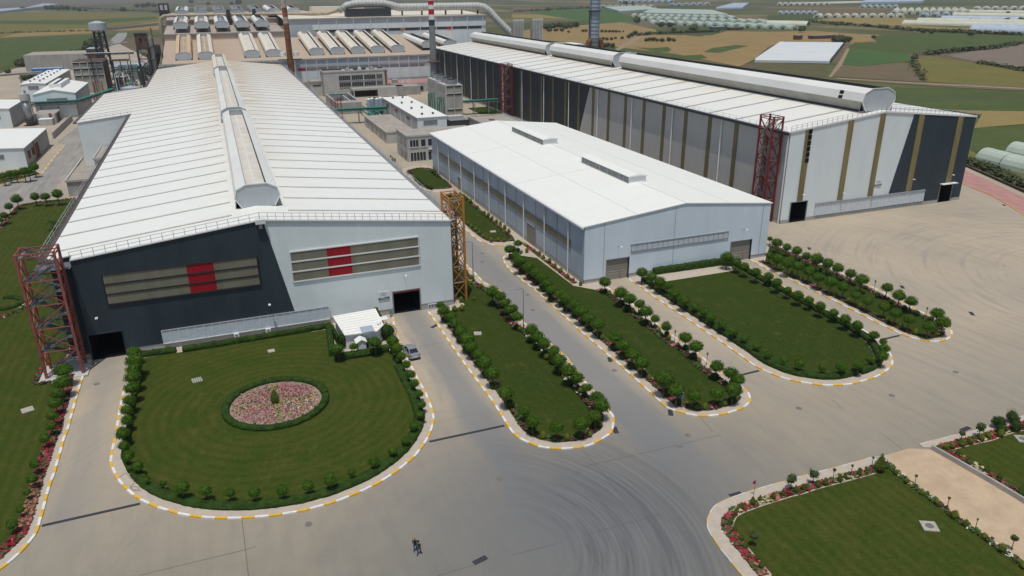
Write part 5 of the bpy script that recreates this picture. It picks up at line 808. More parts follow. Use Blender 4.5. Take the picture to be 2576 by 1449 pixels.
for nm, x, y, lab in (('dark_hopper', 13.6, 546, 'left black vertical hopper among the rear ventilators'), ('dark_hopper', 29.5, 546, 'right black vertical hopper among the rear ventilators')):
    mb = MB(); mb.box(x-1.3, x+1.3, y-2, y, 29, 39.5, 'steel_dark'); mb.cyl(x, y-1, 39.5, 40.6, 1.0, 'steel_dark', 10); tag(mb.build(nm), lab, 'machinery')
t = thing('lift_tower', 'dark narrow tower with openings at the far left corner of the stepped roofs', 'tower', (-29.5, 600, 0)); mb = MB(); mb.box(0, 6.5, 0, 7, 35, 44.3, 'steel_dark'); mb.build('shaft', t); mb = MB()
for x in (.3, 6.2):
    for y in (.3, 6.7): mb.beam((x, y, 0), (x, y, 35), .6, 'steel_dark')
for z in range(5, 35, 6): mb.box(0, 6.5, 0, 7, z, z+.4, 'steel_dark')
mb.build('frame', t)
for i in range(2): mb = MB(); mb.box(1+2.8*i, 2.8+2.8*i, -.1, 0, 40, 43.4, 'concrete_light'); mb.build('opening', t)
# lattice rack on E
t = thing('lattice_rack', 'small red lattice frame standing before the blue-grey wall', 'rack'); mb = MB()
for x in (120.5, 122.5, 124.5):
    for y in (492, 495): mb.beam((x, y, 19.4), (x, y, 24), .25, 'steel_red')
for z in (20.5, 22, 23.8): mb.beam((120.5, 492, z), (124.5, 492, z), .2, 'steel_red')
mb.beam((120.5, 492, 20), (124.5, 492, 24), .2, 'steel_red'); mb.build('frame', t)
# --- chimneys
def chimney(x, y, ztop, r0, r1, bands, label, base=0):
    t = thing('chimney', label, 'chimney', (x, y, base)); z = base
    for z1, m_ in bands:
        mb = MB(); ra = r0+(r1-r0)*(z-base)/(ztop-base); rb = r0+(r1-r0)*(z1-base)/(ztop-base); mb.tube([(0, 0, z-base), (0, 0, z1-base)], [ra, rb], m_, 14); mb.build('stack_segment', t, False); z = z1
    return t
c_ = chimney(37.6, 421, 49, 1.75, 1.2, [(30, 'rust'), (33.5, 'rust'), (36, 'rust'), (39, 'rust_pale'), (41.2, 'steel_red'), (43.5, 'rust'), (46, 'rust_pale'), (49, 'rust_pale')], 'rust-brown chimney with faded pale bands behind the left hall')
mb = MB(); mb.cyl(0, 0, 0, 1.2, 3.2, 'concrete_light', 12); mb.tube([(-3.2, 0, 20), (-3.2, 0, 22)], 1.4, 'trim_white', 12); mb.tube([(3.2, 0, 20), (3.2, 0, 22)], 1.4, 'trim_white', 12); mb.box(-6, 6, -1.2, 1.2, 18.1, 18.5, 'steel_dark'); mb.build('platform', c_)
c_ = chimney(105.6, 390, 50, 1.95, 1.35, [(13, 'steel_grey'), (20, 'steel_grey'), (34.5, 'steel_grey'), (37.2, 'steel_dark'), (39.6, 'paint_white'), (42.2, 'paint_red'), (44.2, 'paint_white'), (46.2, 'paint_red'), (48.4, 'paint_white'), (50, 'paint_red')], 'slim grey chimney with bright red and white bands before the right hall')
mb = MB(); mb.cyl(0, 0, 16.6, 17.1, 3.0, 'rust', 14)
for a in range(12): an_ = a*pi/6; mb.beam((cos(an_)*3, sin(an_)*3, 17), (cos(an_)*3, sin(an_)*3, 18.2), .1, 'steel_grey')
mb.build('platform', c_)
c_ = chimney(229.5, 455, 52, 3.3, 3.2, [(21, 'steel_grey'), (37.5, 'blue_grey'), (38.2, 'steel_dark'), (52, 'blue_grey')], 'wide blue-grey steel stack with a ladder beyond the long roof ventilator')
mb = MB()
for i in range(15): mb.tube([(0, 0, 17+i*2.3), (0, 0, 17.2+i*2.3)], 3.42, 'steel_grey', 18)
mb.cyl(0, 0, 37.6, 38, 4.3, 'steel_dark', 18); mb.build('stack_ring', c_); mb = MB(); mb.beam((-4.0, -1, 0), (-4.0, -1, 38), .5, 'steel_dark'); mb.beam((-3.4, -1.6, 0), (-3.4, -1.6, 52), .2, 'steel_dark'); mb.build('ladder', c_)
mb = MB(); mb.tube([(5, -2, 14), (4, -1.5, 20), (1, 0, 22)], 1.6, 'rust', 12); mb.tube([(-6, -2, 14), (-4.5, -1.5, 19.5), (-2, 0, 21)], 1.5, 'rust', 12); mb.build('inlet_pipe', c_)
for x0, n_, lab, z1 in ((180.2, 7, 'left bank of vertical grey filter tubes beyond the right hall', 33.2), (193.3, 7, 'right bank of vertical grey filter tubes beyond the right hall', 33.4)):
    t = thing('filter_bank', lab, 'filter'); mb = MB()
    for i in range(n_): mb.tube([(x0+.5+i*1.05, 470, 14), (x0+.5+i*1.05, 470, z1-.8), (x0+.6+i*1.05, 470.4, z1)], .36, 'concrete_light', 8)
    mb.build('filter_tubes', t); mb = MB(); mb.box(x0, x0+7.4, 471, 474, 0, z1-1, 'concrete_wall'); mb.box(x0-.2, x0+7.6, 469.3, 474.2, 16, 16.5, 'steel_dark').box(x0, x0+7.4, 469.5, 470.5, 0, 14, 'steel_dark'); mb.build('housing', t)
mb = MB(); mb.prism([(200, 455), (222, 452), (222, 472), (200, 476)], 17.5, 18.2, 'blue_grey', 'roof_c'); mb.prism([(201, 457), (221, 454), (221, 470), (201, 474)], 0, 17.5, 'wall_grey_side'); tag(mb.build('filter_shed'), 'flat white-roofed shed beside the wide blue-grey stack', 'shed')
# ================================================================== STAIR TOWERS
def stair_tower(x0, x1, y0, y1, h, m_, label, levels=6, tread='steel_galv', along='X', mid=None):
    t = thing('stair_tower', label, 'stair tower', (x0, y0, 0)); W_x, W_y = x1-x0, y1-y0; C4 = [(0, 0), (W_x, 0), (W_x, W_y), (0, W_y)]
    for i, (a, b) in enumerate(C4): mb = MB(); mb.box(a-.17, a+.17, b-.17, b+.17, 0, h, m_); mb.build('leg', t)
    mb = MB(); g = (h-1.2)/levels
    zs = [.6+g*i for i in range(levels+1)]
    for z in zs[1:]+[h-.1]:
        mb = MB()
        for i in range(4): a, b = C4[i], C4[(i+1) % 4]; mb.beam((*a, z), (*b, z), .14, m_)
        mb.build('crossbar', t)
    mb = MB()
    for k_, (z0, z1) in enumerate(zip(zs, zs[1:])):
        for i in range(4):
            a, b = C4[i], C4[(i+1) % 4]
            if (k_+i) % 2: a, b = b, a
            mb.beam((*a, z0), (*b, z1), .12, m_)
            if W_x < 3.2 or i % 2: mb.beam((*b, z0), (*a, z1), .10, m_)
    mb.build('brace', t)
    fl = MB(); rl = MB()
    for k_, z0 in enumerate(zs[:-1]):
        for s in (0, 1):
            za, zb = z0+g*.5*s, z0+g*.5*(s+1)
            if along == 'X': ya = W_y*(.3 if s == 0 else .7); pa, pb = ((.7, ya), (W_x-.7, ya)); hw = Vector((0, .35, 0))
            else: xa = W_x*(.3 if s == 0 else .7); pa, pb = ((xa, .7), (xa, W_y-.7)); hw = Vector((.35, 0, 0))
            if s: pa, pb = pb, pa
            A_, B_ = Vector((*pa, za)), Vector((*pb, zb)); n_ = 8
            for q in range(n_): c_ = A_.lerp(B_, (q+.5)/n_); d = (B_-A_)/n_; fl.face([c_-hw-d*Vector((.5, .5, 0)) if False else c_-hw-Vector((d.x, d.y, 0))*.5, c_+hw-Vector((d.x, d.y, 0))*.5, c_+hw+Vector((d.x, d.y, 0))*.5, c_-hw+Vector((d.x, d.y, 0))*.5], tread)
            for sg in (-1, 1):
                fl.beam(A_+hw*sg, B_+hw*sg, .05, tread, .24); rl.beam(A_+hw*sg+Vector((0, 0, 1)), B_+hw*sg+Vector((0, 0, 1)), .06, tread)
                for q in range(0, 6, 2): c_ = A_.lerp(B_, q/5)+hw*sg; rl.beam(c_, c_+Vector((0, 0, 1)), .05, tread)
            if along == 'X': xx = (W_x-.7, W_x-.05) if s == 0 else (.05, .7); fl.box(xx[0], xx[1], .1, W_y-.1, zb-.06, zb, tread)
            else: yy = (W_y-.7, W_y-.05) if s == 0 else (.05, .7); fl.box(.1, W_x-.1, yy[0], yy[1], zb-.06, zb, tread)
    fl.build('stair_flight', t); rl.build('handrail', t); return t
stair_tower(-28.3, -23.7, 112.6, 115.9, 18.7, 'steel_red', 'broad faded red lattice stair tower at the left corner of the two-tone hall', 5)
mb = MB(); mb.box(-29.2, -23, 111.6, 117, .1, .2, 'concrete_light'); tag(mb.build('tower_base'), 'pale concrete slab under the broad red stair tower', 'slab')
mb = MB(); mb.face([(-27.6, 116, 14.9), (-22.9, 116, 14.9), (-22.9, 119.5, 14.9), (-27.6, 119.5, 14.9)], 'steel_galv'); tag(mb.build('access_platform'), 'grey steel platform joining the broad red tower to the roof edge', 'platform')
stair_tower(33.55, 35.95, 118.1, 122.8, 18.8, 'steel_orange', 'orange-yellow lattice stair tower at the right corner of the two-tone hall', 6, along='Y')
stair_tower(113.95, 116.5, 137, 141.5, 24.2, 'steel_maroon', 'dark red lattice stair tower beside the front corner of the tallest hall', 5, 'steel_grey', along='Y')
stair_tower(112.4, 115.8, 304, 309, 22.3, 'steel_maroon', 'distant dark red lattice stair tower against the dark hall wall', 5, 'steel_grey', along='Y')
# ================================================================== SMALL BUILDINGS, LEFT
def shed(label, x0, x1, y0, y1, h, apex=0, vents=0, mon=None, win=None, side='wall_grey_side', front='wall_white', roof='roof_c', cat='shed', name='shed', doors=()):
    t = thing(name, label, cat, (x0, y0, 0)); W_x, L = x1-x0, y1-y0; xm = W_x/2
    zt = (lambda u: h+apex*(1-abs(u-xm)/xm)) if apex else (lambda u: h)
    mb = MB(); rect_wall(mb, 'Y', 0, 0, W_x, 0, lambda u: zt(u)-.05, front, (), (xm,)); rect_wall(mb, 'Y', L, 0, W_x, 0, lambda u: zt(u)-.05, front, (), (xm,)); rect_wall(mb, 'X', 0, 0, L, 0, lambda u: h-.05, side); rect_wall(mb, 'X', W_x, 0, L, 0, lambda u: h-.05, side); mb.build('wall', t)
    mb = MB(); e = .25
    for a, b in ((-e, xm), (xm, W_x+e)) if apex else ((-e, W_x+e),):
        za, zb = zt(max(0, a)), zt(min(W_x, b)); mb.face([(a, -e, za), (b, -e, zb), (b, L+e, zb), (a, L+e, za)], roof).face([(a, -e, za-.25), (b, -e, zb-.25), (b, -e, zb), (a, -e, za)], 'trim_white')
    mb.face([(W_x+e, -e, h-.25), (W_x+e, L+e, h-.25), (W_x+e, L+e, h), (W_x+e, -e, h)], 'trim_white').face([(-e, -e, h-.25), (-e, -e, h), (-e, L+e, h), (-e, L+e, h-.25)], 'trim_white'); rf = mb.build('roof', t)
    for i in range(vents):
        cx = W_x*(.3 if i % 2 else .68); cy = L*(.1+.8*(i//2)/(max(1, (vents-1)//2))); zz = zt(cx); mb = MB(); mb.cyl(cx, cy, zz, zz+.45, .35, 'steel_dark', 8, .3); mb.cyl(cx, cy, zz+.45, zz+.7, .6, 'steel_dark', 8, .35); mb.build('roof_vent', rf)
    if mon: cx, a, b, w2, hh = mon; mb = MB(); z = zt(cx)-.1; mb.box(cx-w2, cx+w2, a, b, z-.3, z+hh, 'trim_white', 'roof_c').box(cx-w2*.3, cx+w2*.3, a+.2, b-.2, z+hh, z+hh+.02, 'trim_dark'); mb.build('ridge_vent', rf)
    if win: a, b, c_, d = win; mb = MB(); mb.box(a, b, -.1, -.02, c_, d, 'steel_grey'); mb.build('window_band', t)
    for a, b, zt_ in doors: mb = MB(); mb.box(a, b, -.08, -.02, 0, zt_, 'door_tan'); mb.build('door', t)
    return t
shed('white shed with twelve dark roof cowls, farthest at the left edge', -92, -80.6, 452, 532, 9, .5, 14, None, (3.4, 8, 6.2, 8), doors=((5, 8.2, 3),))
shed('white gabled shed with a raised ridge vent behind the left hall', -75.2, -58.8, 388.6, 432, 10.4, 1.7, 0, (7.6, 10, 36, 2.4, 1.7), (5.0, 13, 6.6, 8.4))
shed('white shed beside the stainless silo, cut by the left picture edge', -104, -80.4, 366, 395, 7.8, .8, 0, (11, 5, 20, 2, 1.4), (15, 20, 3.8, 5.8))
t = shed('nearest white shed at the left picture edge with grey side wall', -88, -59.2, 275.5, 315, 6.3, .7, 0, (12, 18, 34, 3.4, 1.6), (19, 23, 3.2, 4.6), side='concrete_wall')
for y_ in (4, 10): mb = MB(); mb.box(28.82, 28.95, y_, y_+3, 2, 4.4, 'brown_wall'); mb.build('side_window', t)
mb = MB(); mb.box(28.82, 28.95, 16, 21, 0, 4.6, 'brown_wall'); mb.build('side_door', t); mb = MB(); mb.box(28.82, 29.1, 13.6, 14.4, 0, 6.2, 'steel_orange'); mb.build('red_pipe', t)
t = thing('silo', 'stainless steel silo with a white top drum beside the left sheds', 'silo', (-74.8, 370, 0)); mb = MB(); mb.cyl(0, 0, 0, 10.2, 1.5, 'stainless', 20); mb.build('shell', t, True); mb = MB(); mb.cyl(0, 0, 10.2, 12.9, 1.8, 'concrete_light', 20); mb.cyl(.6, 0, 12.9, 14.2, .4, 'stainless', 8); mb.build('top_drum', t); mb = MB(); mb.cyl(0, 0, 1.6, 1.9, 3.0, 'steel_dark', 16); mb.beam((1.9, 0, 0), (1.9, 0, 12.5), .4, 'steel_grey'); mb.build('platform', t)
t = thing('cooling_block', 'tall concrete cooling block with framed recessed panels behind the left sheds', 'building', (-71.5, 482, 0)); mb = MB(); mb.box(0, 15, 0, 24, 0, 16.6, 'concrete_wall', 'brown_wall'); mb.box(15, 15.3, 1, 23, 1, 16, 'brown_wall'); mb.build('wall', t); mb = MB()
for x in (0, 3.7, 7.4, 11.1, 14.6): mb.box(x, x+.4, -.5, 0, 0, 16.6, 'concrete_light')
for z in (9.4, 13.0, 16.2): mb.box(.4, 14.6, -.5, 0, z, z+.4, 'concrete_light')
mb.box(.4, 14.6, -.05, -.01, 12.2, 13.0, 'trim_dark').box(.4, 14.6, -.05, -.01, 15.4, 16.2, 'trim_dark').box(.4, 14.6, -.05, -.01, 8.7, 9.4, 'trim_dark'); mb.build('frame', t)
t = thing('water_tower', 'water tower with a pale drum tank on dark lattice legs', 'water tower', (-59.1, 515, 0)); mb = MB(); mb.cyl(0, 0, 31.5, 35.3, 4.75, 'tank', 24); mb.cyl(0, 0, 35.3, 36.4, 4.75, 'tank', 24, .8); mb.cyl(0, 0, 30.7, 31.5, 3.5, 'tank', 24, 4.75); mb.build('tank', t, False); mb = MB(); mb.cyl(0, 0, 0, 31, .8, 'steel_galv', 10); mb.build('riser_pipe', t)
for a in range(4): s = [(-1, -1), (1, -1), (1, 1), (-1, 1)][a]; mb = MB(); mb.beam((s[0]*3.9, s[1]*3.9, 0), (s[0]*2.6, s[1]*2.6, 31), .5, 'steel_dark'); mb.build('leg', t)
mb = MB()
for i in range(7):
    z0, z1 = i*4.4, i*4.4+4.4; r0, r1 = 3.9-1.3*z0/31, 3.9-1.3*z1/31
    for a in range(4): s, e = [(-1, -1), (1, -1), (1, 1), (-1, 1)][a], [(1, -1), (1, 1), (-1, 1), (-1, -1)][a]; mb.beam((s[0]*r0, s[1]*r0, z0), (e[0]*r1, e[1]*r1, z1), .34, 'steel_dark'); mb.beam((e[0]*r0, e[1]*r0, z0), (s[0]*r1, s[1]*r1, z1), .34, 'steel_dark'); mb.beam((s[0]*r1, s[1]*r1, z1), (e[0]*r1, e[1]*r1, z1), .2, 'steel_dark')
mb.build('brace', t)
t = thing('conveyor_tower', 'dark brown clad box raised on dark lattice legs by the brown roofs', 'tower', (-35, 440, 0)); mb = MB(); mb.box(0, 5.6, 0, 7, 24.5, 32, 'brown_wall'); mb.box(-.3, 6, -.3, 7.2, 32, 32.3, 'steel_dark'); mb.box(2.2, 3, -.05, 0, 28, 30, 'interior_shade'); mb.build('cabin', t); mb = MB()
for x in (0, 5.4):
    for y in (0, 6.8): mb.beam((x, y, 0), (x, y, 24.5), .5, 'steel_dark')
for i in range(5):
    z = i*4.9
    for y in (0, 6.8): mb.beam((0, y, z), (5.4, y, z+4.9), .25, 'steel_dark'); mb.beam((5.4, y, z), (0, y, z+4.9), .25, 'steel_dark'); mb.beam((0, y, z+4.9), (5.4, y, z+4.9), .25, 'steel_dark')
mb.build('frame', t)
t = thing('hopper', 'black hopper and pipework frame left of the brown roofs', 'machinery', (-31, 446, 0)); mb = MB(); mb.box(1.5, 6.5, 0, 7, 22, 26, 'steel_dark'); mb.face([(1.5, 0, 22), (6.5, 0, 22), (4.6, 3, 16), (3.6, 3, 16)], 'steel_dark').face([(1.5, 0, 22), (3.6, 3, 16), (3.6, 4, 16), (1.5, 7, 22)], 'steel_dark').face([(6.5, 0, 22), (6.5, 7, 22), (4.6, 4, 16), (4.6, 3, 16)], 'steel_dark'); mb.build('bin', t); mb = MB(); rnd = random.Random(11)
for i in range(26): x, y, z = rnd.uniform(0, 7), rnd.uniform(-2, 6), rnd.uniform(4, 16); d = rnd.choice([(3, 0, 0), (0, 4, 0), (0, 0, 5), (2, 0, 4)]); mb.beam((x, y, z), (x+d[0], y+d[1], z+d[2]), rnd.choice((.2, .3, .5)), rnd.choice(('steel_dark', 'steel_grey', 'rust')))
for x in (0, 7):
    for y in (0, 6): mb.beam((x, y, 0), (x, y, 22), .35, 'steel_dark')
mb.build('frame', t)
t = thing('pipe_riser', 'rusty vertical riser pipes at the left edge of the brown roofs', 'pipe', (-25.8, 428, 0)); mb = MB()
for i, (x, m_) in enumerate(((-3.4, 'rust'), (-1.6, 'steel_grey'), (-.6, 'rust'))): mb.tube([(x, 2+i, 0), (x, 2+i, 26+4*i), (x+(0 if i != 1 else 1), 2+i, 27+4*i)], (.3, .9, .35)[i], m_, 10)
for z in (8, 14, 20, 26): mb.box(-4.2, 0, 1, 5, z, z+.3, 'steel_dark')
mb.build('pipes', t)
def tankf(label, x, y, r, h, m_='blue_grey'):
    t = thing('storage_tank', label, 'tank', (x, y, 0)); mb = MB(); mb.cyl(0, 0, 0, h, r, m_, 28); mb.build('shell', t, False); mb = MB(); mb.cyl(0, 0, h, h+.9, r*1.02, 'tank', 28, .4); mb.build('roof', t); mb = MB()
    for a in range(20): an_ = a*2*pi/20; b_ = (a+1)*2*pi/20; mb.beam((cos(an_)*r, sin(an_)*r, h), (cos(an_)*r, sin(an_)*r, h+1.1), .08, 'steel_grey'); mb.beam((cos(an_)*r, sin(an_)*r, h+1.1), (cos(b_)*r, sin(b_)*r, h+1.1), .08, 'steel_grey')
    mb.build('railing', t)
tankf('round blue-grey tank with a pale lid left of the hall roof', -37.5, 403, 4.4, 10)
def truss(label, p, q, w_, d, m_, deck, legs=(), nseg=8, name='pipe_bridge', pipes=2, legm=None):
    p, q = Vector(p), Vector(q); t = thing(name, label, 'pipe bridge', p); u = (q-p); s = Vector((-u.y, u.x, 0)).normalized()*w_/2; mb = MB(); D_ = Vector((0, 0, -d))
    for sg in (-1, 1):
        mb.beam(s*sg, u+s*sg, .22, m_); mb.beam(s*sg+D_, u+s*sg+D_, .18, m_)
        for i in range(nseg): a, b = u*(i/nseg), u*((i+1)/nseg); mb.beam(a+s*sg, b+s*sg+D_, .12, m_); mb.beam(b+s*sg+D_, b+s*sg, .12, m_)
    mb.build('frame', t); mb = MB(); z_ = Vector((0, 0, .15)); mb.face([s*-1.15+z_, u+s*-1.15+z_, u+s*1.15+z_, s*1.15+z_][::-1], deck).face([s*-1.15, s*-1.15+z_, u+s*-1.15+z_, u+s*-1.15], deck).face([s*1.15, s*1.15+z_, u+s*1.15+z_, u+s*1.15][::-1], deck); mb.build('deck', t)
    for i in range(pipes): mb = MB(); o_ = s*(-.6+1.2*i/max(1, pipes-1))+D_*.5; mb.tube([o_, u+o_], .22, 'pipe_green' if i % 2 else 'steel_grey', 8); mb.build('pipe', t)
    for f_ in legs:
        b = u*f_; mb = MB()
        for sg in (-1, 1): mb.beam(b+s*sg+D_, Vector((b.x+s.x*sg, b.y+s.y*sg, -p.z)), .28, legm or m_)
        mb.beam(b+s+D_, Vector((b.x-s.x, b.y-s.y, -p.z)), .14, legm or m_); mb.build('trestle', t)
    return t
truss('green-decked pipe bridge running in front of the gabled left shed', (-78, 387.5, 7.3), (-58.5, 387.5, 7.3), 2, 1.7, 'steel_grey', 'pipe_green', (.25, .6, .98)); truss('green pipe bridge bending from the left sheds towards the hall roof', (-58.5, 387.5, 7.3), (-46, 412, 9), 2, 1.7, 'steel_grey', 'pipe_green', (.5,))
truss('long green pipe bridge between the cooling block and the brown roofs', (-54, 494, 12.2), (-27, 494, 12.2), 2.4, 2.8, 'pipe_green', 'pipe_green', (.1, .5, .9), 10, pipes=3); truss('bundle of pipes on a rack along the far left eave of the hall', (-29.2, 352, 12), (-28.2, 428, 13), 1.5, .8, 'pipe_green', 'steel_dark', (0, .3, .6, .9), 14, pipes=4)
for i, (a, b, z) in enumerate(((-64, -40, 21), (-52, -43, 17.5))): truss('%s white-topped pipe rack behind the water tower' % ('upper' if i == 0 else 'lower'), (a, 480, z), (b, 480, z), 1.6, 1, 'steel_dark', 'trim_white', (.1, .5, .9), 6)
truss('long thin pipe bridge crossing the yard at the far left', (-190, 470, 9), (-84, 470, 13.5), 1.4, .8, 'concrete_wall', 'concrete_wall', (.2, .45, .7, .9), 12, pipes=1)
for x, y in ((-53, 404), (-49.5, 404)): pass
t = thing('lattice_rack', 'small orange-red lattice frame in front of the tall cooling block', 'rack', (-53.4, 408, 0)); mb = MB()
for x in (0, 3.4): mb.beam((x, 0, 0), (x, 0, 12.7), .35, 'steel_orange' if x else 'steel_red'); mb.beam((x, 2.2, 0), (x, 2.2, 12.7), .3, 'steel_red')
mb.beam((0, 0, 12.6), (3.4, 0, 12.6), .35, 'steel_red'); mb.beam((0, 0, 6), (3.4, 0, 12), .2, 'steel_orange'); mb.beam((3.4, 0, 6), (0, 0, 12), .2, 'steel_orange'); mb.build('frame', t)
def boxes(label, name, cat, lst, seed=0):
    t = thing(name, label, cat); 
    for nm, b, m_, tp in lst: mb = MB(); mb.box(*b, m_, tp); mb.build(nm, t)
    return t
boxes('low beige block with brown shutters in front of the gabled left shed', 'utility_block', 'building', [('wall', (-73.5, -65.4, 371, 386, 0, 4, ), 'concrete_light', 'roof_flat'), ('lower_wing', (-71, -66, 366, 370.9, 0, 2.6), 'concrete_light', 'trim_white'), ('shutter', (-65.35, -65.3, 375, 382, 0, 3.4), 'brown_wall', None), ('pipes', (-67.6, -66.6, 370.6, 370.95, 0, 4.3), 'rust', None)])
boxes('dark blue container behind the low beige block', 'container', 'container', [('body', (-73, -67.5, 390, 396, 0, 5.2), 'steel_dark', 'steel_dark')])
boxes('tan parapet wall by the left yard road', 'yard_wall', 'wall', [('wall', (-60.6, -60.2, 330, 378, 0, 2.4), 'concrete_wall', None)])
boxes('light blue container at the far left beyond the cowled shed', 'container', 'container', [('body', (-113, -95, 598, 606, 0, 5), 'cabin_blue', 'blue_grey')]); boxes('long grey concrete store far left of the cooling block', 'store_building', 'building', [('wall', (-124, -84, 640, 676, 0, 11), 'concrete_wall', 'roof_flat'), ('annexe', (-84, -76, 640, 660, 0, 14), 'brown_wall', 'blue_grey')])
boxes('flat roofed substation beyond the water tower', 'substation', 'building', [('wall', (-60, -38, 560, 590, 0, 7), 'concrete_light', 'blue_grey'), ('frame', (-56, -40, 548, 552, 0, 9), 'steel_grey', None)])
rnd = random.Random(21)
for i in range(16):
    x, y = rnd.uniform(-55, -29), rnd.uniform(440, 540); w_, h_ = rnd.uniform(2, 6), rnd.uniform(3, 11); t = thing('process_unit', '%s pipe-covered process unit between the water tower and the brown roofs' % ORD[i], 'machinery', (x, y, 0), 0, 'process units by the water tower'); mb = MB(); mb.box(0, w_, 0, w_, 0, h_, rnd.choice(('concrete_wall', 'steel_grey', 'brown_wall', 'steel_dark')), rnd.choice(('roof_flat', 'trim_grey', 'concrete_light'))); mb.build('casing', t); mb = MB()
    for q in range(6): a, b = rnd.uniform(0, w_), rnd.uniform(0, w_); mb.tube([(a, -.4, 0), (a, -.4, h_*rnd.uniform(.7, 1.3)), (b, w_*.5, h_*1.25)], rnd.uniform(.1, .3), rnd.choice(('steel_grey', 'pipe_green', 'rust', 'trim_white')), 6)
    mb.build('pipes', t)
boxes('low grey annex with parapet, nearer one at the left hall side', 'annex', 'building', [('wall', (-41.3, -27.4, 229, 248.5, 0, 4.2), 'concrete_wall', 'roof_flat'), ('parapet', (-41.6, -27.4, 228.7, 229.1, 3.9, 4.5), 'concrete_light', None), ('parapet', (-41.6, -41.2, 229.1, 262, 3.9, 4.5), 'concrete_light', None), ('red_box', (-38, -36, 227, 228.6, .3, 1.3), 'paint_red', None)])
boxes('taller grey annex with parapet against the left hall side', 'annex', 'building', [('wall', (-36.5, -27.4, 249, 269.5, 0, 6), 'concrete_wall', 'roof_flat'), ('parapet', (-36.8, -27.4, 248.7, 249.1, 5.7, 6.3), 'concrete_light', None), ('parapet', (-36.8, -36.4, 249.1, 269, 5.7, 6.3), 'concrete_light', None)])
# ================================================================== CENTRAL COURT
t = thing('office_building', 'three-storey grey office block with two rows of dark windows', 'office building', (51.7, 406.5, 0)); mb = MB(); mb.box(0, 33.3, 0, 12, 0, 12.2, 'concrete_light', 'roof_flat'); mb.build('wall', t)
mb = MB(); mb.box(-.2, 33.5, -.2, .2, 12.2, 12.9, 'concrete_light').box(-.2, .2, .2, 12, 12.2, 12.9, 'concrete_light').box(33.1, 33.5, .2, 12, 12.2, 12.9, 'concrete_light').box(.2, 33.1, 11.7, 12, 12.2, 12.9, 'brown_wall'); mb.build('parapet', t)
for a, b in ((7.8, 13.6), (14.3, 20.1), (20.8, 26.6), (27.3, 30.3)):
    for z0, z1 in ((8.1, 10.4), (4.8, 6.9)):
        mb = MB(); mb.box(a, b, -.06, -.01, z0, z1, 'glass_dark'); w_ = mb.build('window', t); mb = MB()
        for q in range(1, 6): mb.box(a+(b-a)*q/6-.06, a+(b-a)*q/6+.06, -.12, -.06, z0, z1, 'concrete_wall')
        mb.box(a-.2, b+.2, -.25, -.01, z0-.2, z0, 'concrete_light'); mb.build('mullion', w_)
mb = MB(); mb.box(31.6, 32.6, -.15, -.02, 3.6, 12.4, 'rust'); mb.build('red_pipe', t)
mb = MB(); rnd = random.Random(4)
for i in range(9): x = 10+i*2.1; mb.box(x, x+1.5, 2, 4, 12.2, 12.9+rnd.uniform(.2, 1.2), rnd.choice(('trim_white', 'concrete_light', 'steel_dark')))
mb.build('rooftop_units', t); mb = MB(); mb.box(13, 40, -7, -.1, 3.4, 4.4, 'concrete_light', 'roof_flat').box(26, 40, -7, -6.7, 0, 3.4, 'concrete_light').box(13.5, 14, -7, -6.5, 0, 3.4, 'concrete_light').box(14, 26, -.3, -.1, 0, 3.3, 'brown_wall'); mb.build('porch', t)
boxes('small two-storey annex left of the office block with one slot window', 'annex', 'building', [('wall', (45.6, 51.5, 412, 422, 0, 7.5), 'concrete_light', 'roof_flat'), ('window', (46.6, 50.8, 411.9, 411.98, 5.2, 5.9), 'glass_dark', None), ('parapet', (45.4, 51.5, 411.7, 412, 7.3, 8), 'concrete_light', None)])
boxes('low annex with a pinkish flat roof right of the office block', 'annex', 'building', [('wall', (86, 113, 408, 426, 0, 5), 'concrete_light', 'pink_paving'), ('wing', (88, 100, 398, 407.9, 0, 4.4), 'concrete_wall', 'roof_flat'), ('unit', (88, 91, 410, 412, 5, 7), 'concrete_wall', 'trim_white'), ('unit', (93, 95, 412, 413, 5, 6.6), 'trim_white', 'steel_dark'), ('unit', (96, 98, 412, 413, 5, 6.6), 'trim_white', 'steel_dark'), ('window', (96, 104, 407.6, 407.9, 1, 3), 'glass_dark', None)])
t = shed('white-roofed hall with eight roof cowls in the centre court', 65, 75.7, 265.2, 325, 9, 0, 8, None, (2.1, 7.2, 6.2, 7.8), side='wall_grey_side', cat='hall'); mb = MB()
for y in range(0, 60, 9): mb.box(-.12, -.02, y, y+.3, 0, 8.9, 'trim_white')
for y in (12, 32, 48): mb.box(-.1, -.03, y, y+5, 6.4, 7.4, 'steel_red')
mb.build('side_frame', t)
t = thing('service_building', 'long low flat-roofed grey building left of the eight-cowl hall', 'building', (54.2, 268.6, 0)); mb = MB(); mb.box(0, 10.7, 0, 42, 0, 4, 'concrete_light', 'roof_flat'); mb.box(-.2, 10.7, -.2, 0, 3.8, 4.3, 'concrete_light').box(-.25, 0, 0, 42, 3.8, 4.3, 'concrete_light'); mb.build('wall', t)
for i in range(5): mb = MB(); mb.box(-.08, -.02, 2+i*8, 4+i*8, 0 if i % 2 else 1.4, 2.9, 'glass_dark'); mb.build('window', t)
t = thing('site_office', 'two-storey white site office with a glazed ground floor beside the warehouse', 'office building', (53.8, 234.9, 0)); mb = MB(); mb.box(0, 24, 0, 15, 0, 7.9, 'concrete_light', 'roof_flat'); mb.box(-.15, 24, -.15, .1, 7.9, 8.4, 'concrete_light').box(-.15, .1, .1, 15, 7.9, 8.4, 'concrete_light'); mb.build('wall', t)
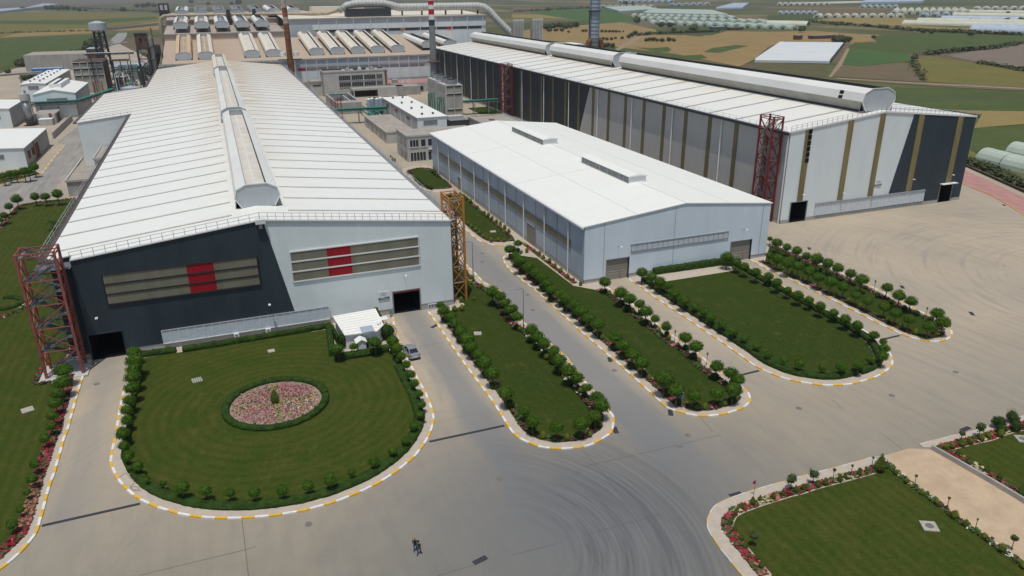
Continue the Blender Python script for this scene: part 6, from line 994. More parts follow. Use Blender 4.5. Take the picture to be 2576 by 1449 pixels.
for a, b, z0, z1 in ((.8, 3.7, 4.7, 6.9), (4.4, 6.0, 4.7, 6.9), (6.7, 8.3, 4.7, 6.9), (.8, 5.9, .2, 2.9), (6.6, 9, .2, 2.9)):
    mb = MB(); mb.box(a, b, -.05, -.01, z0, z1, 'glass_dark'); w_ = mb.build('window', t); mb = MB(); n_ = int((b-a)/.9)
    for q in range(n_+1): mb.box(a+(b-a)*q/n_-.05, a+(b-a)*q/n_+.05, -.12, -.05, z0, z1, 'trim_white')
    mb.box(a-.1, b+.1, -.2, -.02, z0-.15, z0, 'trim_white'); mb.build('frame', w_)
for a, b in ((2, 5), (7, 10)): mb = MB(); mb.box(-.06, -.01, a, b, 4.7, 6.6, 'glass_dark').box(-.06, -.01, a, b, .4, 2.8, 'glass_dark'); mb.build('side_window', t)
mb = MB(); mb.box(6.8, 8.6, -.25, -.12, 3.2, 4.3, 'sign_white').box(6.8, 8.6, -.27, -.25, 3.2, 3.5, 'sign_navy'); mb.build('wall_sign', t); mb = MB(); mb.box(20, 22, 3, 5, 7.9, 9, 'trim_white'); mb.build('rooftop_unit', t)
for n_, (y0, z) in enumerate(((321.5, 13.0), (337, 13.4))):
    t = thing('cooling_tower', '%s concrete cooling tower with round fan stacks and green pipes' % ('nearer' if n_ == 0 else 'farther'), 'cooling tower', (91.8, y0, 0)); mb = MB(); mb.box(0, 7.5, 0, 14, 0, z, 'concrete_wall', 'concrete_light'); mb.build('wall', t); mb = MB()
    for x in (0, 3.6, 7.2): mb.box(x, x+.35, -.3, 0, 0, z, 'concrete_light')
    for zz in (2.6, 9.2, z-.5): mb.box(.35, 7.2, -.3, 0, zz, zz+.4, 'concrete_light').box(.35, 7.2, -.04, -.01, zz-.6, zz, 'trim_dark')
    for y in range(0, 14, 2): mb.box(-.3, 0, y, y+.35, 0, z, 'concrete_light'); mb.box(-.05, -.01, y+.6, y+1.7, 9.6, z-.8, 'trim_dark')
    mb.build('frame', t)
    for y in (3.5, 10.3): mb = MB(); mb.cyl(3.7, y, z, z+1.9, 2.6, 'steel_grey', 20, 2.4); mb.cyl(3.7, y, z+1.9, z+1.92, 2.1, 'interior_shade', 20); mb.build('fan_stack', t)
    for i in range(4): mb = MB(); y = .8+i*3.4; mb.tube([(-.9, y, .5), (-.9, y, 7.4-.4*i), (-.6, y, 7.9-.4*i), (0, y, 8.0-.4*i)], .22, 'pipe_green', 8); mb.build('green_pipe', t)
    railing(t, [(.1, .1, z), (7.4, .1, z), (7.4, 13.9, z)], m_='steel_grey'); 
t = thing('settling_basin', 'open concrete settling basin with dark water and a green walkway', 'basin', (48.5, 345, 0)); mb = MB(); mb.box(0, 11, 0, .8, 0, 5, 'concrete_wall').box(0, 11, 34, 34.8, 0, 5, 'concrete_wall').box(0, .8, .8, 34, 0, 5, 'concrete_wall').box(10.2, 11, .8, 34, 0, 5, 'concrete_wall').box(.8, 10.2, .8, 7, 0, 5, 'concrete_wall', 'roof_flat'); mb.build('wall', t)
mb = MB(); mb.face([(.8, 7, 3), (10.2, 7, 3), (10.2, 34, 3), (.8, 34, 3)], 'steel_dark'); mb.box(7, 7.6, 7, 34, 3, 4.8, 'concrete_light'); mb.build('water', t); mb = MB(); mb.box(.8, 9, 29, 30.5, 5.0, 5.3, 'pipe_green'); mb.beam((.8, 29, 6.3), (9, 29, 6.3), .1, 'steel_grey')
for x in range(1, 10, 2): mb.beam((x, 29, 5.2), (x, 29, 6.3), .08, 'steel_grey')
mb.build('walkway', t); mb = MB(); rnd = random.Random(8)
for i in range(12): x, y = rnd.uniform(1, 9), rnd.uniform(8, 32); mb.box(x, x+rnd.uniform(.4, 1.2), y, y+rnd.uniform(.4, 1.4), 3, 3+rnd.uniform(.4, 1.6), rnd.choice(('steel_grey', 'steel_dark', 'blue_grey')))
mb.build('equipment', t)
truss('green-decked pipe bridge from the left hall to the centre court', (34.5, 320, 6.1), (64.8, 317, 6.1), 2.4, .9, 'pipe_green', 'pipe_green', (.35, .62, .95), 12, pipes=3, legm='steel_grey'); truss('green-roofed pipe bridge from the cooling towers to the tallest hall', (99.4, 320.8, 6), (115.4, 321, 6), 2.6, .9, 'steel_grey', 'pipe_green', (.3, .7, .95), 8, pipes=3)
for n_, (x, y) in enumerate(((44.5, 331), (47.2, 333))): t = thing('lattice_mast', '%s short red lattice mast by the left hall eave' % ('left' if n_ == 0 else 'right'), 'mast', (x, y, 0)); mb = MB(); [mb.beam((a, b, 0), (a, b, 8.5), .2, 'steel_red') for a in (0, 1.6) for b in (0, 1.6)]; [mb.beam((0, 0, z), (1.6, 0, z+1.6), .14, 'steel_red') for z in range(0, 8, 2)]; [mb.beam((0, 0, z), (1.6, 0, z), .14, 'steel_red') for z in (2, 4, 6, 8.4)]; mb.build('frame', t)
t = thing('green_pipework', 'tangle of green pipes and pumps beside the eight-cowl hall', 'pipework', (60.5, 326, 0)); mb = MB()
for i in range(9): y = i*1.6; mb.tube([(0, y, .6), (2+.3*(i % 3), y, .8), (3, y, 3.2), (4.2, y+.5, 3.6), (5, y+1, 1)], .3, 'pipe_green', 7)
for i in range(4): mb.tube([(-2+i*2, -4, 2.2+i*.4), (-2+i*2, 26, 2.2+i*.4)], .25, 'pipe_green', 7)
mb.build('pipes', t)
for i in range(4): mb = MB(); mb.cyl(0, 0, 0, 6.4, 1.0, 'blue_grey', 14, .9); mb.cyl(0, 0, 6.4, 6.9, .9, 'trim_white', 14, .3); o = mb.build('gas_cylinder'); o.location = (62+i*1.2*1.5, 341+(i % 2)*1.8, 0); tag(o, '%s of the tall blue-grey gas cylinders behind the court pipework' % ORD[i], 'tank', 'gas cylinders')
for i in range(3): t = thing('filter_pit', '%s long yellow-brown filter pit behind the cylinders' % ('left', 'middle', 'right')[i], 'basin', (68+i*7, 345, 0)); mb = MB(); mb.box(0, 5, 0, 30, 0, 3, 'concrete_wall', 'stripe_olive'); mb.box(.6, 4.4, 1, 29, 3, 3.02, 'steel_dark'); mb.build('basin_wall', t)
t = thing('control_building', 'low flat-roofed grey building right of the cooling towers', 'building', (90.3, 266, 0)); mb = MB(); mb.box(0, 15, 0, 20, 0, 4.6, 'concrete_wall', 'roof_flat'); mb.build('wall', t); mb = MB(); mb.box(-.2, 15.2, -.2, .2, 4.6, 5.1, 'concrete_light').box(14.9, 15.2, .2, 20, 4.6, 5.1, 'concrete_light').box(-.2, .2, .2, 20, 4.6, 5.1, 'concrete_light').box(.2, 15, 19.8, 20.1, 4.6, 5.1, 'concrete_light'); mb.build('parapet', t); mb = MB(); mb.box(5, 7, 8, 10, 4.6, 5.0, 'concrete_wall', 'steel_dark'); mb.build('roof_hatch', t)
boxes('dark low pump house before the nearer cooling tower', 'pump_house', 'building', [('wall', (82.5, 90, 284, 297, 0, 4), 'steel_dark', 'steel_grey'), ('rooftop_units', (83, 89, 288, 292, 4, 5), 'concrete_light', None)])
truss('grey beam bridge behind the white warehouse', (77, 262, 4.2), (104, 264, 4.2), 1, .5, 'concrete_light', 'concrete_light', (.1, .6), 6, pipes=1)
# ================================================================== CABIN, CAR, PEOPLE, STREET FURNITURE
t = thing('site_cabin', 'flat cabin with a ribbed white roof tucked between bushes at the two-tone hall', 'cabin'); rc = [(12.2, 113.5), (19.2, 114.0), (19.1, 107.2), (17.7, 105.2), (12.8, 105.6)]
mb = MB(); mb.prism([(12.5, 113.3), (19.0, 113.7), (18.9, 107.4), (17.5, 105.5), (13.0, 105.9)], .1, 2.6, 'trim_white'); mb.build('wall', t); mb = MB(); mb.prism(rc, 2.62, 2.78, 'roof_c')
for i in range(8): y = 106.3+i*.95; mb.beam((12.9-.09*i, y, 2.80), (18.4+.09*i, y+.25, 2.80), .08, 'trim_white', .08)
mb.build('roof', t); mb = MB(); mb.face([(15.4, 105.1, 2.9), (17.3, 105.1, 2.9), (17.3, 107.3, 2.95), (15.4, 107.3, 2.95)], 'blue_grey'); mb.build('roof_patch', t)
mb = MB(); mb.box(19.0, 20.3, 109.4, 110.8, 2.5, 2.58, 'trim_white'); mb.beam((19.9, 109.5, 0), (19.9, 109.5, 2.5), .07, 'trim_white'); mb.build('canopy', t); mb = MB(); mb.box(14.3, 15.6, 103.7, 105.2, .1, 2.0, 'trim_white'); mb.face([(14.1, 103.5, 2.0), (14.95, 103.5, 2.5), (14.95, 105.2, 2.5), (14.1, 105.2, 2.0)], 'roof_c').face([(14.95, 103.5, 2.5), (15.8, 103.5, 2.0), (15.8, 105.2, 2.0), (14.95, 105.2, 2.5)], 'roof_c').face([(14.3, 103.69, 2.0), (15.6, 103.69, 2.0), (14.95, 103.69, 2.4)], 'trim_white'); mb.build('porch', t)
hedge([Vector((19.6, 116, 0)), Vector((19.6, 112, 0))], .8, 1.9, 'green climber on the right end wall of the white cabin'); hedge([Vector((11.9, 113.4, 0)), Vector((12.1, 108, 0))], .5, 1.5, 'dark climber on the left end wall of the white cabin')
t = thing('litter_bin', 'green litter bin beside the open right doorway of the two-tone hall', 'bin', (22.0, 115.7, 0)); mb = MB(); mb.cyl(0, 0, .2, 1.0, .24, 'trim_grey', 14, .28); mb.build('bin_body', t); mb = MB(); mb.cyl(0, 0, 1.0, 1.25, .3, 'bin_green', 14, .16); mb.build('lid', t)
def lamp_post(x, y, h, label):
    t = thing('lamp_post', label, 'street lamp', (x, y, 0)); mb = MB(); mb.tube([(0, 0, 0), (0, 0, h)], [.10, .05], 'steel_grey', 8); mb.cyl(0, 0, 0, .25, .2, 'steel_grey', 8); mb.build('pole', t); mb = MB(); mb.tube([(0, 0, h-.05), (-.4, 0, h+.15), (-.7, 0, h+.15)], .04, 'steel_grey', 6); mb.box(-1.3, -.6, -.12, .12, h+.08, h+.2, 'trim_grey'); mb.build('lamp_head', t)
lamp_post(40.2, 127.1, 7.6, 'thin grey lamp post by the far end of the first island'); lamp_post(40.7, 102.8, 7.1, 'thin grey lamp post in the east tree row of the first island')
for n_, (i, j, x, y) in enumerate(((2, 2, 1635, 550), (2, 2, 1957, 780), (3, 2, 1582, 310), (3, 1, 1065, 1480), (2, 2, 1575, 1090))):
    p = T(i, j, x, y, .14); t = thing('garden_lamp', '%s of the short garden lamps among the tree rows, counted from the left' % ORD[n_] if n_ < 4 else 'short garden lamp with a white globe beside the blue sign', 'lamp', p, 0, 'garden lamps'); mb = MB(); mb.tube([(0, 0, 0), (0, 0, 1.7)], .045, 'steel_grey', 6); mb.build('post', t); mb = MB(); mb.tube([(0, 0, 1.7), (0, 0, 2.0), (0, 0, 2.15)], [.09, .19, .05], 'lamp_white' if n_ == 4 else 'stripe_olive', 10); mb.build('lamp_head', t)
a, b = T(2, 2, 1646, 1196, .14), T(2, 2, 1707, 1213, .14); t = thing('direction_sign', 'blue arrow-shaped direction sign on two grey posts in pink flowers', 'sign', a, atan2((b-a).y, (b-a).x)); L = (b-a).length
for x in (0, L): mb = MB(); mb.tube([(x, 0, 0), (x, 0, 1.9)], .045, 'steel_grey', 8); mb.build('post', t)
mb = MB(); mb.prism([(-.05, 0), (.15, .42), (L+.12, .42), (L+.12, -.42), (.15, -.42)], 0, .04, 'sign_blue'); o = mb.build('sign_panel', t); o.rotation_euler = (pi/2, 0, 0); o.location = (0, -.08, 2.1); mb = MB(); mb.beam((-.22, -.13, 2.1), (.12, -.13, 2.5), .06, 'sign_white').beam((-.22, -.13, 2.1), (.12, -.13, 1.7), .06, 'sign_white').box(.15, L+.1, -.135, -.125, 2.48, 2.52, 'sign_white').box(L+.07, L+.12, -.135, -.125, 1.7, 2.5, 'sign_white'); mb.build('border', t)
mb = MB(); rnd = random.Random(2)
for zz in (2.28, 1.98):
    x = .28
    while x < L-.1: w_ = rnd.uniform(.05, .1); mb.box(x, x+w_, -.135, -.125, zz-.06, zz+.06, 'sign_white'); x += w_+.04
mb.build('print', t)
t = thing('marker_flag', 'small red flag on a thin pole at the lower right kerb', 'flag', T(2, 3, 2432, 635, .13)); mb = MB(); mb.tube([(0, 0, 0), (.05, 0, 1.9)], .03, 'steel_grey', 6); mb.build('pole', t); mb = MB(); mb.face([(.05, 0, 1.9), (-.28, .03, 1.8), (-.32, 0, 1.5), (-.02, -.03, 1.45)], 'flag_red').face([(.05, .02, 1.9), (-.02, -.01, 1.45), (-.32, .02, 1.5), (-.28, .05, 1.8)], 'flag_red'); mb.build('cloth', t)
def flat(label, name, cat, p, w_, l_, rz, m_, z=.02, th=.03, slots=0, group=None):
    t = thing(name, label, cat, (p.x, p.y, z), rz, group); mb = MB(); mb.box(-l_/2, l_/2, -w_/2, w_/2, 0, th, m_); mb.build('frame' if slots else 'slab', t)
    if slots:
        mb = MB(); n_ = max(2, int(l_/.25))
        for i in range(n_): x = -l_/2+(i+.5)*l_/n_; mb.box(x-.05, x+.05, -w_*.38, w_*.38, th, th+.01, 'steel_dark')
        mb.build('grille', t)
    return t
def drain(pa, pb, label, w_=.42): c_ = (pa+pb)/2; d = pb-pa; return flat(label, 'drain_channel', 'drain', c_, w_, d.length, atan2(d.y, d.x), 'grate', .006, .02, 1, 'drain channels')
drain(T(0, 3, 420, 945), T(0, 3, 1410, 722), 'long slotted drain across the left driveway mouth'); drain(T(1, 3, 1745, 98), T(1, 2, 2500, 1385), 'long slotted drain across the second driveway mouth'); drain(T(2, 2, 2290, 880), T(2, 2, 2485, 832), 'slotted drain between the blue-sign island and the hedged lawn'); drain(T(3, 2, 1090, 532), T(3, 2, 1325, 478), 'slotted drain between the hedged lawn and the narrow right island')
for n_, (i, j, x, y, rz, lb) in enumerate(((1, 3, 2255, 1290, .25, 'dark road gully grate nearest the bottom edge'), (2, 3, 2250, 630, .0, 'dark gully grate at the lower right kerb'), (2, 2, 985, 720, 1.2, 'gully grate beside the middle of the blue-sign island kerb'), (2, 2, 1595, 1255, 1.1, 'gully grate at the tip of the blue-sign island'), (2, 2, 1040, 1430, 1.3, 'gully grate at the tip of the first island'), (3, 2, 2050, 258, 1.0, 'lone gully grate on the right-hand yard'), (3, 2, 1990, 1418, .1, 'gully grate near the far right lawn kerb'), (3, 1, 415, 1052, 1.0, 'gully grate above the narrow right island'), (3, 1, 2375, 615, 1.0, 'gully grate at the pink paving edge'), (3, 1, 1350, 1440, 1.0, 'gully grate right of the narrow island'), (1, 2, 1795, 385, .6, 'gully grate by the kerb outside the right doorway'))):
    flat(lb, 'gully_grate', 'drain', T(i, j, x, y), .62, 1.5, rz, 'grate', .006, .02, 1, 'gully grates')
MH = ((0, 2, 975, 965, 'in the left driveway'), (1, 3, 530, 928, 'below the round lawn kerb'), (1, 3, 2455, 470, 'between the round lawn and first island'), (2, 3, 670, 388, 'below the first island tip'), (2, 3, 1687, 143, 'lower of a pair below the blue-sign island'), (2, 3, 1770, 32, 'upper of a pair below the blue-sign island'), (3, 2, 310, 1210, 'left one below the hedged lawn'), (3, 2, 1247, 1081, 'middle one below the hedged lawn'), (3, 2, 1888, 846, 'on the open yard right of the hedged lawn'), (1, 1, 2277, 1098, 'farther one in the lane between the halls'), (1, 1, 2277, 1187, 'nearer one in the lane between the halls'), (2, 2, 210, 223, 'in the lane beside the first island, middle'), (2, 2, 1028, 830, 'in the lane beside the blue-sign island'), (2, 2, 157, 68, 'in the lane beside the first island, upper'))
for i, j, x, y, lb in MH: p = T(i, j, x, y); mb = MB(); mb.cyl(0, 0, 0, .02, .38, 'manhole', 20); mb.cyl(0, 0, .02, .028, .30, 'manhole', 20); o = mb.build('manhole_cover'); o.location = (p.x, p.y, .005); tag(o, 'round manhole cover %s' % lb, 'manhole', 'manhole covers in the concrete')
for n_, (i, j, x, y, rz, w_, lb) in enumerate(((0, 2, 280, 1240, .35, 1.4, 'pale square access slab in the left lawn'), (0, 2, 1985, 940, .2, 1.3, 'pale raised slab with green pipework in the round lawn'), (1, 2, 155, 645, .1, 1.0, 'small pale slab near the hedge in the round lawn'), (1, 2, 2230, 470, -.3, 1.2, 'raised pale slab on the first island lawn'), (3, 3, 1620, 965, -.5, 1.5, 'square slab with a round lid in the lower right lawn'), (3, 3, 2560, 85, -.5, 1.5, 'square slab in the far right lawn'), (1, 1, 2385, 890, -.2, 1.3, 'pale slab in the small lawn between the halls'))):
    t = flat(lb, 'access_slab', 'slab', T(i, j, x, y), w_, w_, rz, 'marker', .15, .12)
    if n_ in (4, 5): mb = MB(); mb.cyl(0, 0, .12, .14, .42, 'manhole', 20); mb.build('lid', t)
    if n_ == 1: mb = MB(); [mb.tube([(-.5+.3*q, -.6, .1), (-.5+.3*q, -.5, .35), (-.5+.3*q, .3, .35)], .04, 'pipe_green', 6) for q in range(4)]; mb.build('pipes', t)
pp = catmull(gpts(PX(0, 3, [(1195, 460), (1270, 412), (1290, 440), (1350, 505), (1315, 545), (1330, 580), (1400, 575), (1380, 550), (1320, 555), (1350, 590), (1425, 588)]), .15), .2); mb = MB(); mb.tube(pp, .025, 'hose', 6); tag(mb.build('garden_hose'), 'coiled grey garden hose lying on the round lawn pavement', 'hose')
# car
t = thing('parked_car', 'silver saloon car parked on the driveway beside the round lawn trees', 'car', (21.75, 100.9, 0), radians(4)); mb = MB()
ST = [(-2.2, .55, .42, .62, .80), (-2.12, .78, .30, .66, .98), (-1.9, .84, .24, .70, 1.03), (-1.2, .87, .2, .72, 1.02), (0, .87, .2, .72, .98), (1.0, .87, .2, .70, .93), (1.7, .84, .22, .66, .84), (2.1, .74, .28, .58, .74), (2.25, .5, .38, .5, .6)]
sec = lambda y, w_, zb, zm, zt: [(-w_*.9, y, zb), (-w_, y, zm-.08), (-w_*.97, y, zm+.1), (-w_*.84, y, zt), (0, y, zt+.03), (w_*.84, y, zt), (w_*.97, y, zm+.1), (w_, y, zm-.08), (w_*.9, y, zb)]
S = [sec(*q) for q in ST]
for a, b in zip(S, S[1:]):
    for i in range(8): mb.face([a[i], a[i+1], b[i+1], b[i]], 'car_paint')
    mb.face([a[8], a[0], b[0], b[8]], 'tyre')
mb.face(S[0][::-1], 'car_paint').face(S[-1], 'car_paint'); mb.build('body', t, True)
gh = [(-1.75, .66, 1.02), (-1.0, .60, 1.42), (.25, .60, 1.45), (1.05, .70, .96)]; q = [((-w_, y, z), (w_, y, z)) for y, w_, z in gh]; mb = MB(); mb.face([q[1][0], q[1][1], q[2][1], q[2][0]], 'car_paint'); mb.build('roof', t)
mb = MB(); mb.face([q[0][0], q[0][1], q[1][1], q[1][0]], 'car_glass'); mb.build('rear_window', t); mb = MB(); mb.face([q[2][0], q[2][1], q[3][1], q[3][0]], 'car_glass'); mb.build('windscreen', t)
for s in (-1, 1): mb = MB(); mb.face([(s*.76, -1.7, 1.0), (s*.60, -1.0, 1.42), (s*.60, .25, 1.45), (s*.76, 1.05, .96)][::s], 'car_glass'); w_ = mb.build('side_window', t); mb = MB(); mb.beam((s*.77, -.3, 1.0), (s*.62, -.3, 1.43), .07, 'car_paint').beam((s*.68, -1.72, 1.02), (s*.61, -1.0, 1.43), .07, 'car_paint').beam((s*.61, .25, 1.46), (s*.72, 1.05, .97), .06, 'car_paint').beam((s*.61, -1, 1.43), (s*.61, .25, 1.46), .06, 'car_paint'); mb.build('pillar', w_)
for s in (-1, 1):
    for y in (-1.35, 1.35): mb = MB(); mb.tube([(s*.66, y, .31), (s*.88, y, .31)], .31, 'tyre', 18); w_ = mb.build('wheel', t); mb = MB(); mb.tube([(s*.88, y, .31), (s*.89, y, .31)], .19, 'chrome', 12); mb.build('rim', w_)
    mb = MB(); mb.box(s*.62-.16, s*.62+.16, -2.16, -2.05, .72, .88, 'lamp_red'); mb.build('tail_lamp', t); mb = MB(); mb.box(s*.55-.14, s*.55+.14, 2.05, 2.16, .55, .68, 'lamp_white'); mb.build('headlight', t); mb = MB(); mb.box(s*.98-.1, s*.98+.1, .72, .85, .92, 1.04, 'car_paint'); mb.build('wing_mirror', t)
mb = MB(); mb.box(-.26, .26, -2.225, -2.2, .55, .66, 'sign_white'); mb.build('number_plate', t); mb = MB(); mb.box(-.8, .8, -2.2, -2.1, .28, .40, 'trim_dark'); mb.build('bumper', t)
# people: one continuous skinned body each
def person(label, p, rz, hair_m, shirt_m, st, arm, h=1.75, bald=False):
    t = thing('person', label, 'person', (p.x, p.y, .0), rz); V = []; E_ = []; Rr = []
    def add(co_, r, par=None): V.append(co_); Rr.append(r); i = len(V)-1; (E_.append((par, i)) if par is not None else None); return i
    pel = add((0, 0, .95), .155); wa = add((0, 0, 1.10), .14, pel); ch = add((0, .0, 1.30), .165, wa); nk = add((0, .01, 1.46), .065, ch); hd0 = add((0, .02, 1.55), .075, nk); hd = add((0, .03, 1.64), .098, hd0); add((0, .02, 1.71), .07, hd)
    for s in (-1, 1):
        hp = add((s*.09, 0, .88), .10, pel); kn = add((s*.10, s*st*.5+.05, .49), .062, hp); an_ = add((s*.10, s*st-.04, .10), .04, kn); add((s*.11, s*st+.13, .05), .035, an_)
        sh = add((s*.19, 0, 1.39), .062, ch); el = add((s*(.25+.02*arm), -s*st*.35-.02, 1.12), .042, sh); wr = add((s*(.24+.06*arm), -s*st*.7+.06, .88), .028, el); pa = add((s*(.24+.07*arm), -s*st*.75+.08, .82), .032, wr)
        for f_ in range(4): k1_ = add((s*(.245+.07*arm)+.0, -s*st*.75+.055+.018*f_, .765), .0095, pa); add((s*(.235+.07*arm), -s*st*.75+.06+.018*f_, .725+.008*abs(f_-1.5)), .008, k1_)
        th_ = add((s*(.225+.07*arm), -s*st*.75+.13, .80), .0105, pa); add((s*(.22+.07*arm), -s*st*.75+.15, .77), .009, th_)
    me = bpy.data.meshes.new('body'); me.from_pydata(V, E_, []); o = bpy.data.objects.new('body', me); COL.objects.link(o); o.modifiers.new('skin', 'SKIN'); sv = me.skin_vertices[0].data
    for i, r in enumerate(Rr): sv[i].radius = (r, r*(.72 if i in (1, 2) else 1.0))
    sv[0].use_root = True; su = o.modifiers.new('sub', 'SUBSURF'); su.levels = 2; su.render_levels = 2; bpy.context.view_layer.update()
    nm = bpy.data.meshes.new_from_object(o.evaluated_get(bpy.context.evaluated_depsgraph_get())); bpy.data.objects.remove(o)
    for m_ in ('skin', shirt_m, 'jeans', 'shoe'): nm.materials.append(MAT[m_])
    for pl in nm.polygons:
        c_ = pl.center; arm_ = abs(c_.x) > .2; pl.use_smooth = True
        pl.material_index = 3 if c_.z < .10 else (2 if c_.z < .96 and not arm_ else (1 if c_.z < 1.44 and (not arm_ or c_.z > 1.17) else 0))
    b = bpy.data.objects.new('body', nm); COL.objects.link(b); b.parent = t; b.scale = (h/1.78,)*3
    mb = MB(); bm = bmesh.new(); bmesh.ops.create_icosphere(bm, subdivisions=3, radius=.108)
    for f in bm.faces:
        c_ = f.calc_center_median()
        if (c_.z > (.055 if bald else -.01) or c_.y < -.035) and c_.z > -.06: mb.face([Vector((v.co.x*.93, v.co.y*1.08+.015, v.co.z*1.05+1.655)) for v in f.verts], hair_m)
    bm.free(); hr = mb.build('hair', b, True)
    mb = MB(); mb.tube([(0, .118, 1.655), (0, .140, 1.625)], [.010, .016], 'skin', 6); mb.build('nose', b, True)
    for s in (-1, 1): mb = MB(); mb.tube([(s*.034, .118, 1.655), (s*.034, .126, 1.655)], .010, 'trim_dark', 6); mb.build('eye', b); mb = MB(); mb.tube([(s*.095, .02, 1.64), (s*.112, .01, 1.645)], [.02, .026], 'skin', 6); mb.build('ear', b)
    mb = MB(); mb.box(-.024, .024, .112, .122, 1.592, 1.600, 'flag_red'); mb.build('mouth', b); return t
person('man in a black top and jeans walking beside a man in grey', T(1, 3, 1604, 1203), radians(-25), 'skin', 'black_shirt', .16, .2, 1.76, True); person('dark-haired man in a dark grey shirt and light jeans in mid-stride', T(1, 3, 1642, 1235), radians(-35), 'hair', 'grey_shirt', .27, 1.2, 1.74)
# palms on the left lawn
for n_, (x, y, lb) in enumerate(((540, 875, 'small dark palm beside the long hall on the left lawn'), (290, 1160, 'small palm seen behind the broad red stair tower'))):
    p = T(0, 1, x, y); t = thing('palm_tree', lb, 'palm', (p.x, p.y, .1)); mb = MB(); mb.tube([(0, 0, 0), (0, 0, 2.0)], [.22, .16], 'bark', 8); mb.build('trunk', t); mb = MB(); rnd = random.Random(n_)
    for i in range(26):
        a_ = rnd.uniform(0, 2*pi); up = rnd.uniform(-.2, .9); pr_ = Vector((0, 0, 2)); d = Vector((cos(a_), sin(a_), up)).normalized(); sd = Vector((-sin(a_), cos(a_), 0))*.12
        for q in range(5): nx = pr_+d*.34; mb.face([pr_-sd, pr_+sd, nx+sd*.8, nx-sd*.8], 'leaf_dark'); pr_ = nx; d.z -= .28; d.normalize()
    mb.build('fronds', t)
# ================================================================== FIELDS: GREENHOUSES, TREES, BARNS
def tunnel_mesh(w_, L, h, m_, n=9):
    mb = MB(); arc = [(cos(pi*i/n)*w_/2, sin(pi*i/n)*h) for i in range(n+1)]; sg = 6
    for s in range(sg):
        for (a, b), (c_, d) in zip(arc, arc[1:]): mb.face([(a, L*s/sg, b), (a, L*(s+1)/sg, b), (c_, L*(s+1)/sg, d), (c_, L*s/sg, d)], m_)
    o = mb.build('cover'); c_m = o.data; bpy.data.objects.remove(o); mb = MB(); mb.face([(a*.98, .15, b*.97) for a, b in arc][::-1], m_); mb.box(-w_*.2, w_*.2, 0, .15, 0, h*.55, 'poly_dark'); o = mb.build('end_wall'); e_m = o.data; bpy.data.objects.remove(o); return c_m, e_m
GN = [0]
def tunnels(pa, pb, n, dirpx, L, h, m_, where, wk=.96):
    A_, B_ = G(*pa), G(*pb); d = (G(*dirpx)-A_); d.z = 0; d.normalize(); sp = (B_-A_)/max(1, n-1 if n > 1 else 1); perp = abs(sp.x*d.y-sp.y*d.x) if n > 1 else 8; w_ = perp*wk; cm, em = tunnel_mesh(w_, L, h, MAT and m_)
    for i in range(n):
        p = A_+sp*i if n > 1 else A_; t = thing('polytunnel', 'plastic polytunnel, %s from the left in %s' % (ORD[i], where), 'polytunnel', p, atan2(d.y, d.x)-pi/2, 'polytunnels: '+where); mobj('cover', cm, t); mobj('end_wall', em, t)
tunnels((2054, 44.5), (2265, 44.5), 10, (2072, 36), 70, 5.5, 'poly_cream', 'the single row in the tan field'); tunnels((2247, 36), (2432, 36), 10, (2268, 16), 230, 7, 'poly_cream', 'the long pale block, upper right'); tunnels((2322, 42), (2405, 40), 4, (2330, 36), 50, 5.5, 'poly_blue', 'the bluish row before the pale block')
tunnels((1600, 44), (1850, 50), 13, (1590, 36), 75, 5.5, 'poly_green', 'the back row of the big green block'); tunnels((1625, 52), (1935, 62), 14, (1612, 44), 70, 5.5, 'poly_green', 'the second row of the big green block'); tunnels((1652, 62), (2000, 75), 14, (1634, 53), 70, 5, 'poly_green', 'the front row of the big green block')
tunnels((1516, 19), (1643, 19), 8, (1518, 14), 90, 6, 'poly_green', 'the row right of the wide stack'); tunnels((1962, 36), (2052, 36), 7, (1968, 27), 70, 5, 'poly_blue', 'the bluish row left of the tan field'); tunnels((2168, 20), (2252, 20), 6, (2178, 14), 100, 6, 'poly_blue', 'the far row at top right'); tunnels((1560, 6), (1690, 5), 9, (1562, 1), 160, 7, 'poly_blue', 'the farthest row above the big green block'); tunnels((1960, 14), (2080, 13), 9, (1964, 8), 150, 7, 'poly_cream', 'the farthest row, right of centre')
tunnels((1690, 14), (1780, 12), 6, (1694, 9), 90, 6, 'poly_blue', 'the small bluish row near the top'); tunnels((2455, 26), (2576, 25), 6, (2462, 18), 110, 6, 'poly_cream', 'the row at the upper right edge')
def long_tunnel(a, b, w_, h, m_, label):
    A_, B_ = G(*a), G(*b); d = B_-A_; cm, em = tunnel_mesh(w_, d.length, h, m_); t = thing('polytunnel', label, 'polytunnel', A_, atan2(d.y, d.x)-pi/2, 'long polytunnels seen from the side'); mobj('cover', cm, t); mobj('end_wall', em, t)
for n_, (a, b, m_) in enumerate((((2275, 61), (2640, 71), 'poly_cream'), ((2310, 55), (2640, 62), 'poly_cream'), ((2370, 49), (2640, 54), 'poly_blue'), ((2400, 40), (2640, 44), 'poly_cream'), ((2420, 32), (2640, 36), 'poly_cream'), ((2446, 77), (2640, 84), 'poly_blue'), ((2452, 72), (2640, 78), 'poly_blue'), ((1932, 62), (2034, 64), 'poly_cream'), ((1990, 12), (2220, 6), 'poly_cream'))): long_tunnel(a, b, 16, 6, m_, 'long side-on greenhouse tunnel, %s from the bottom right of the fields' % ORD[n_])
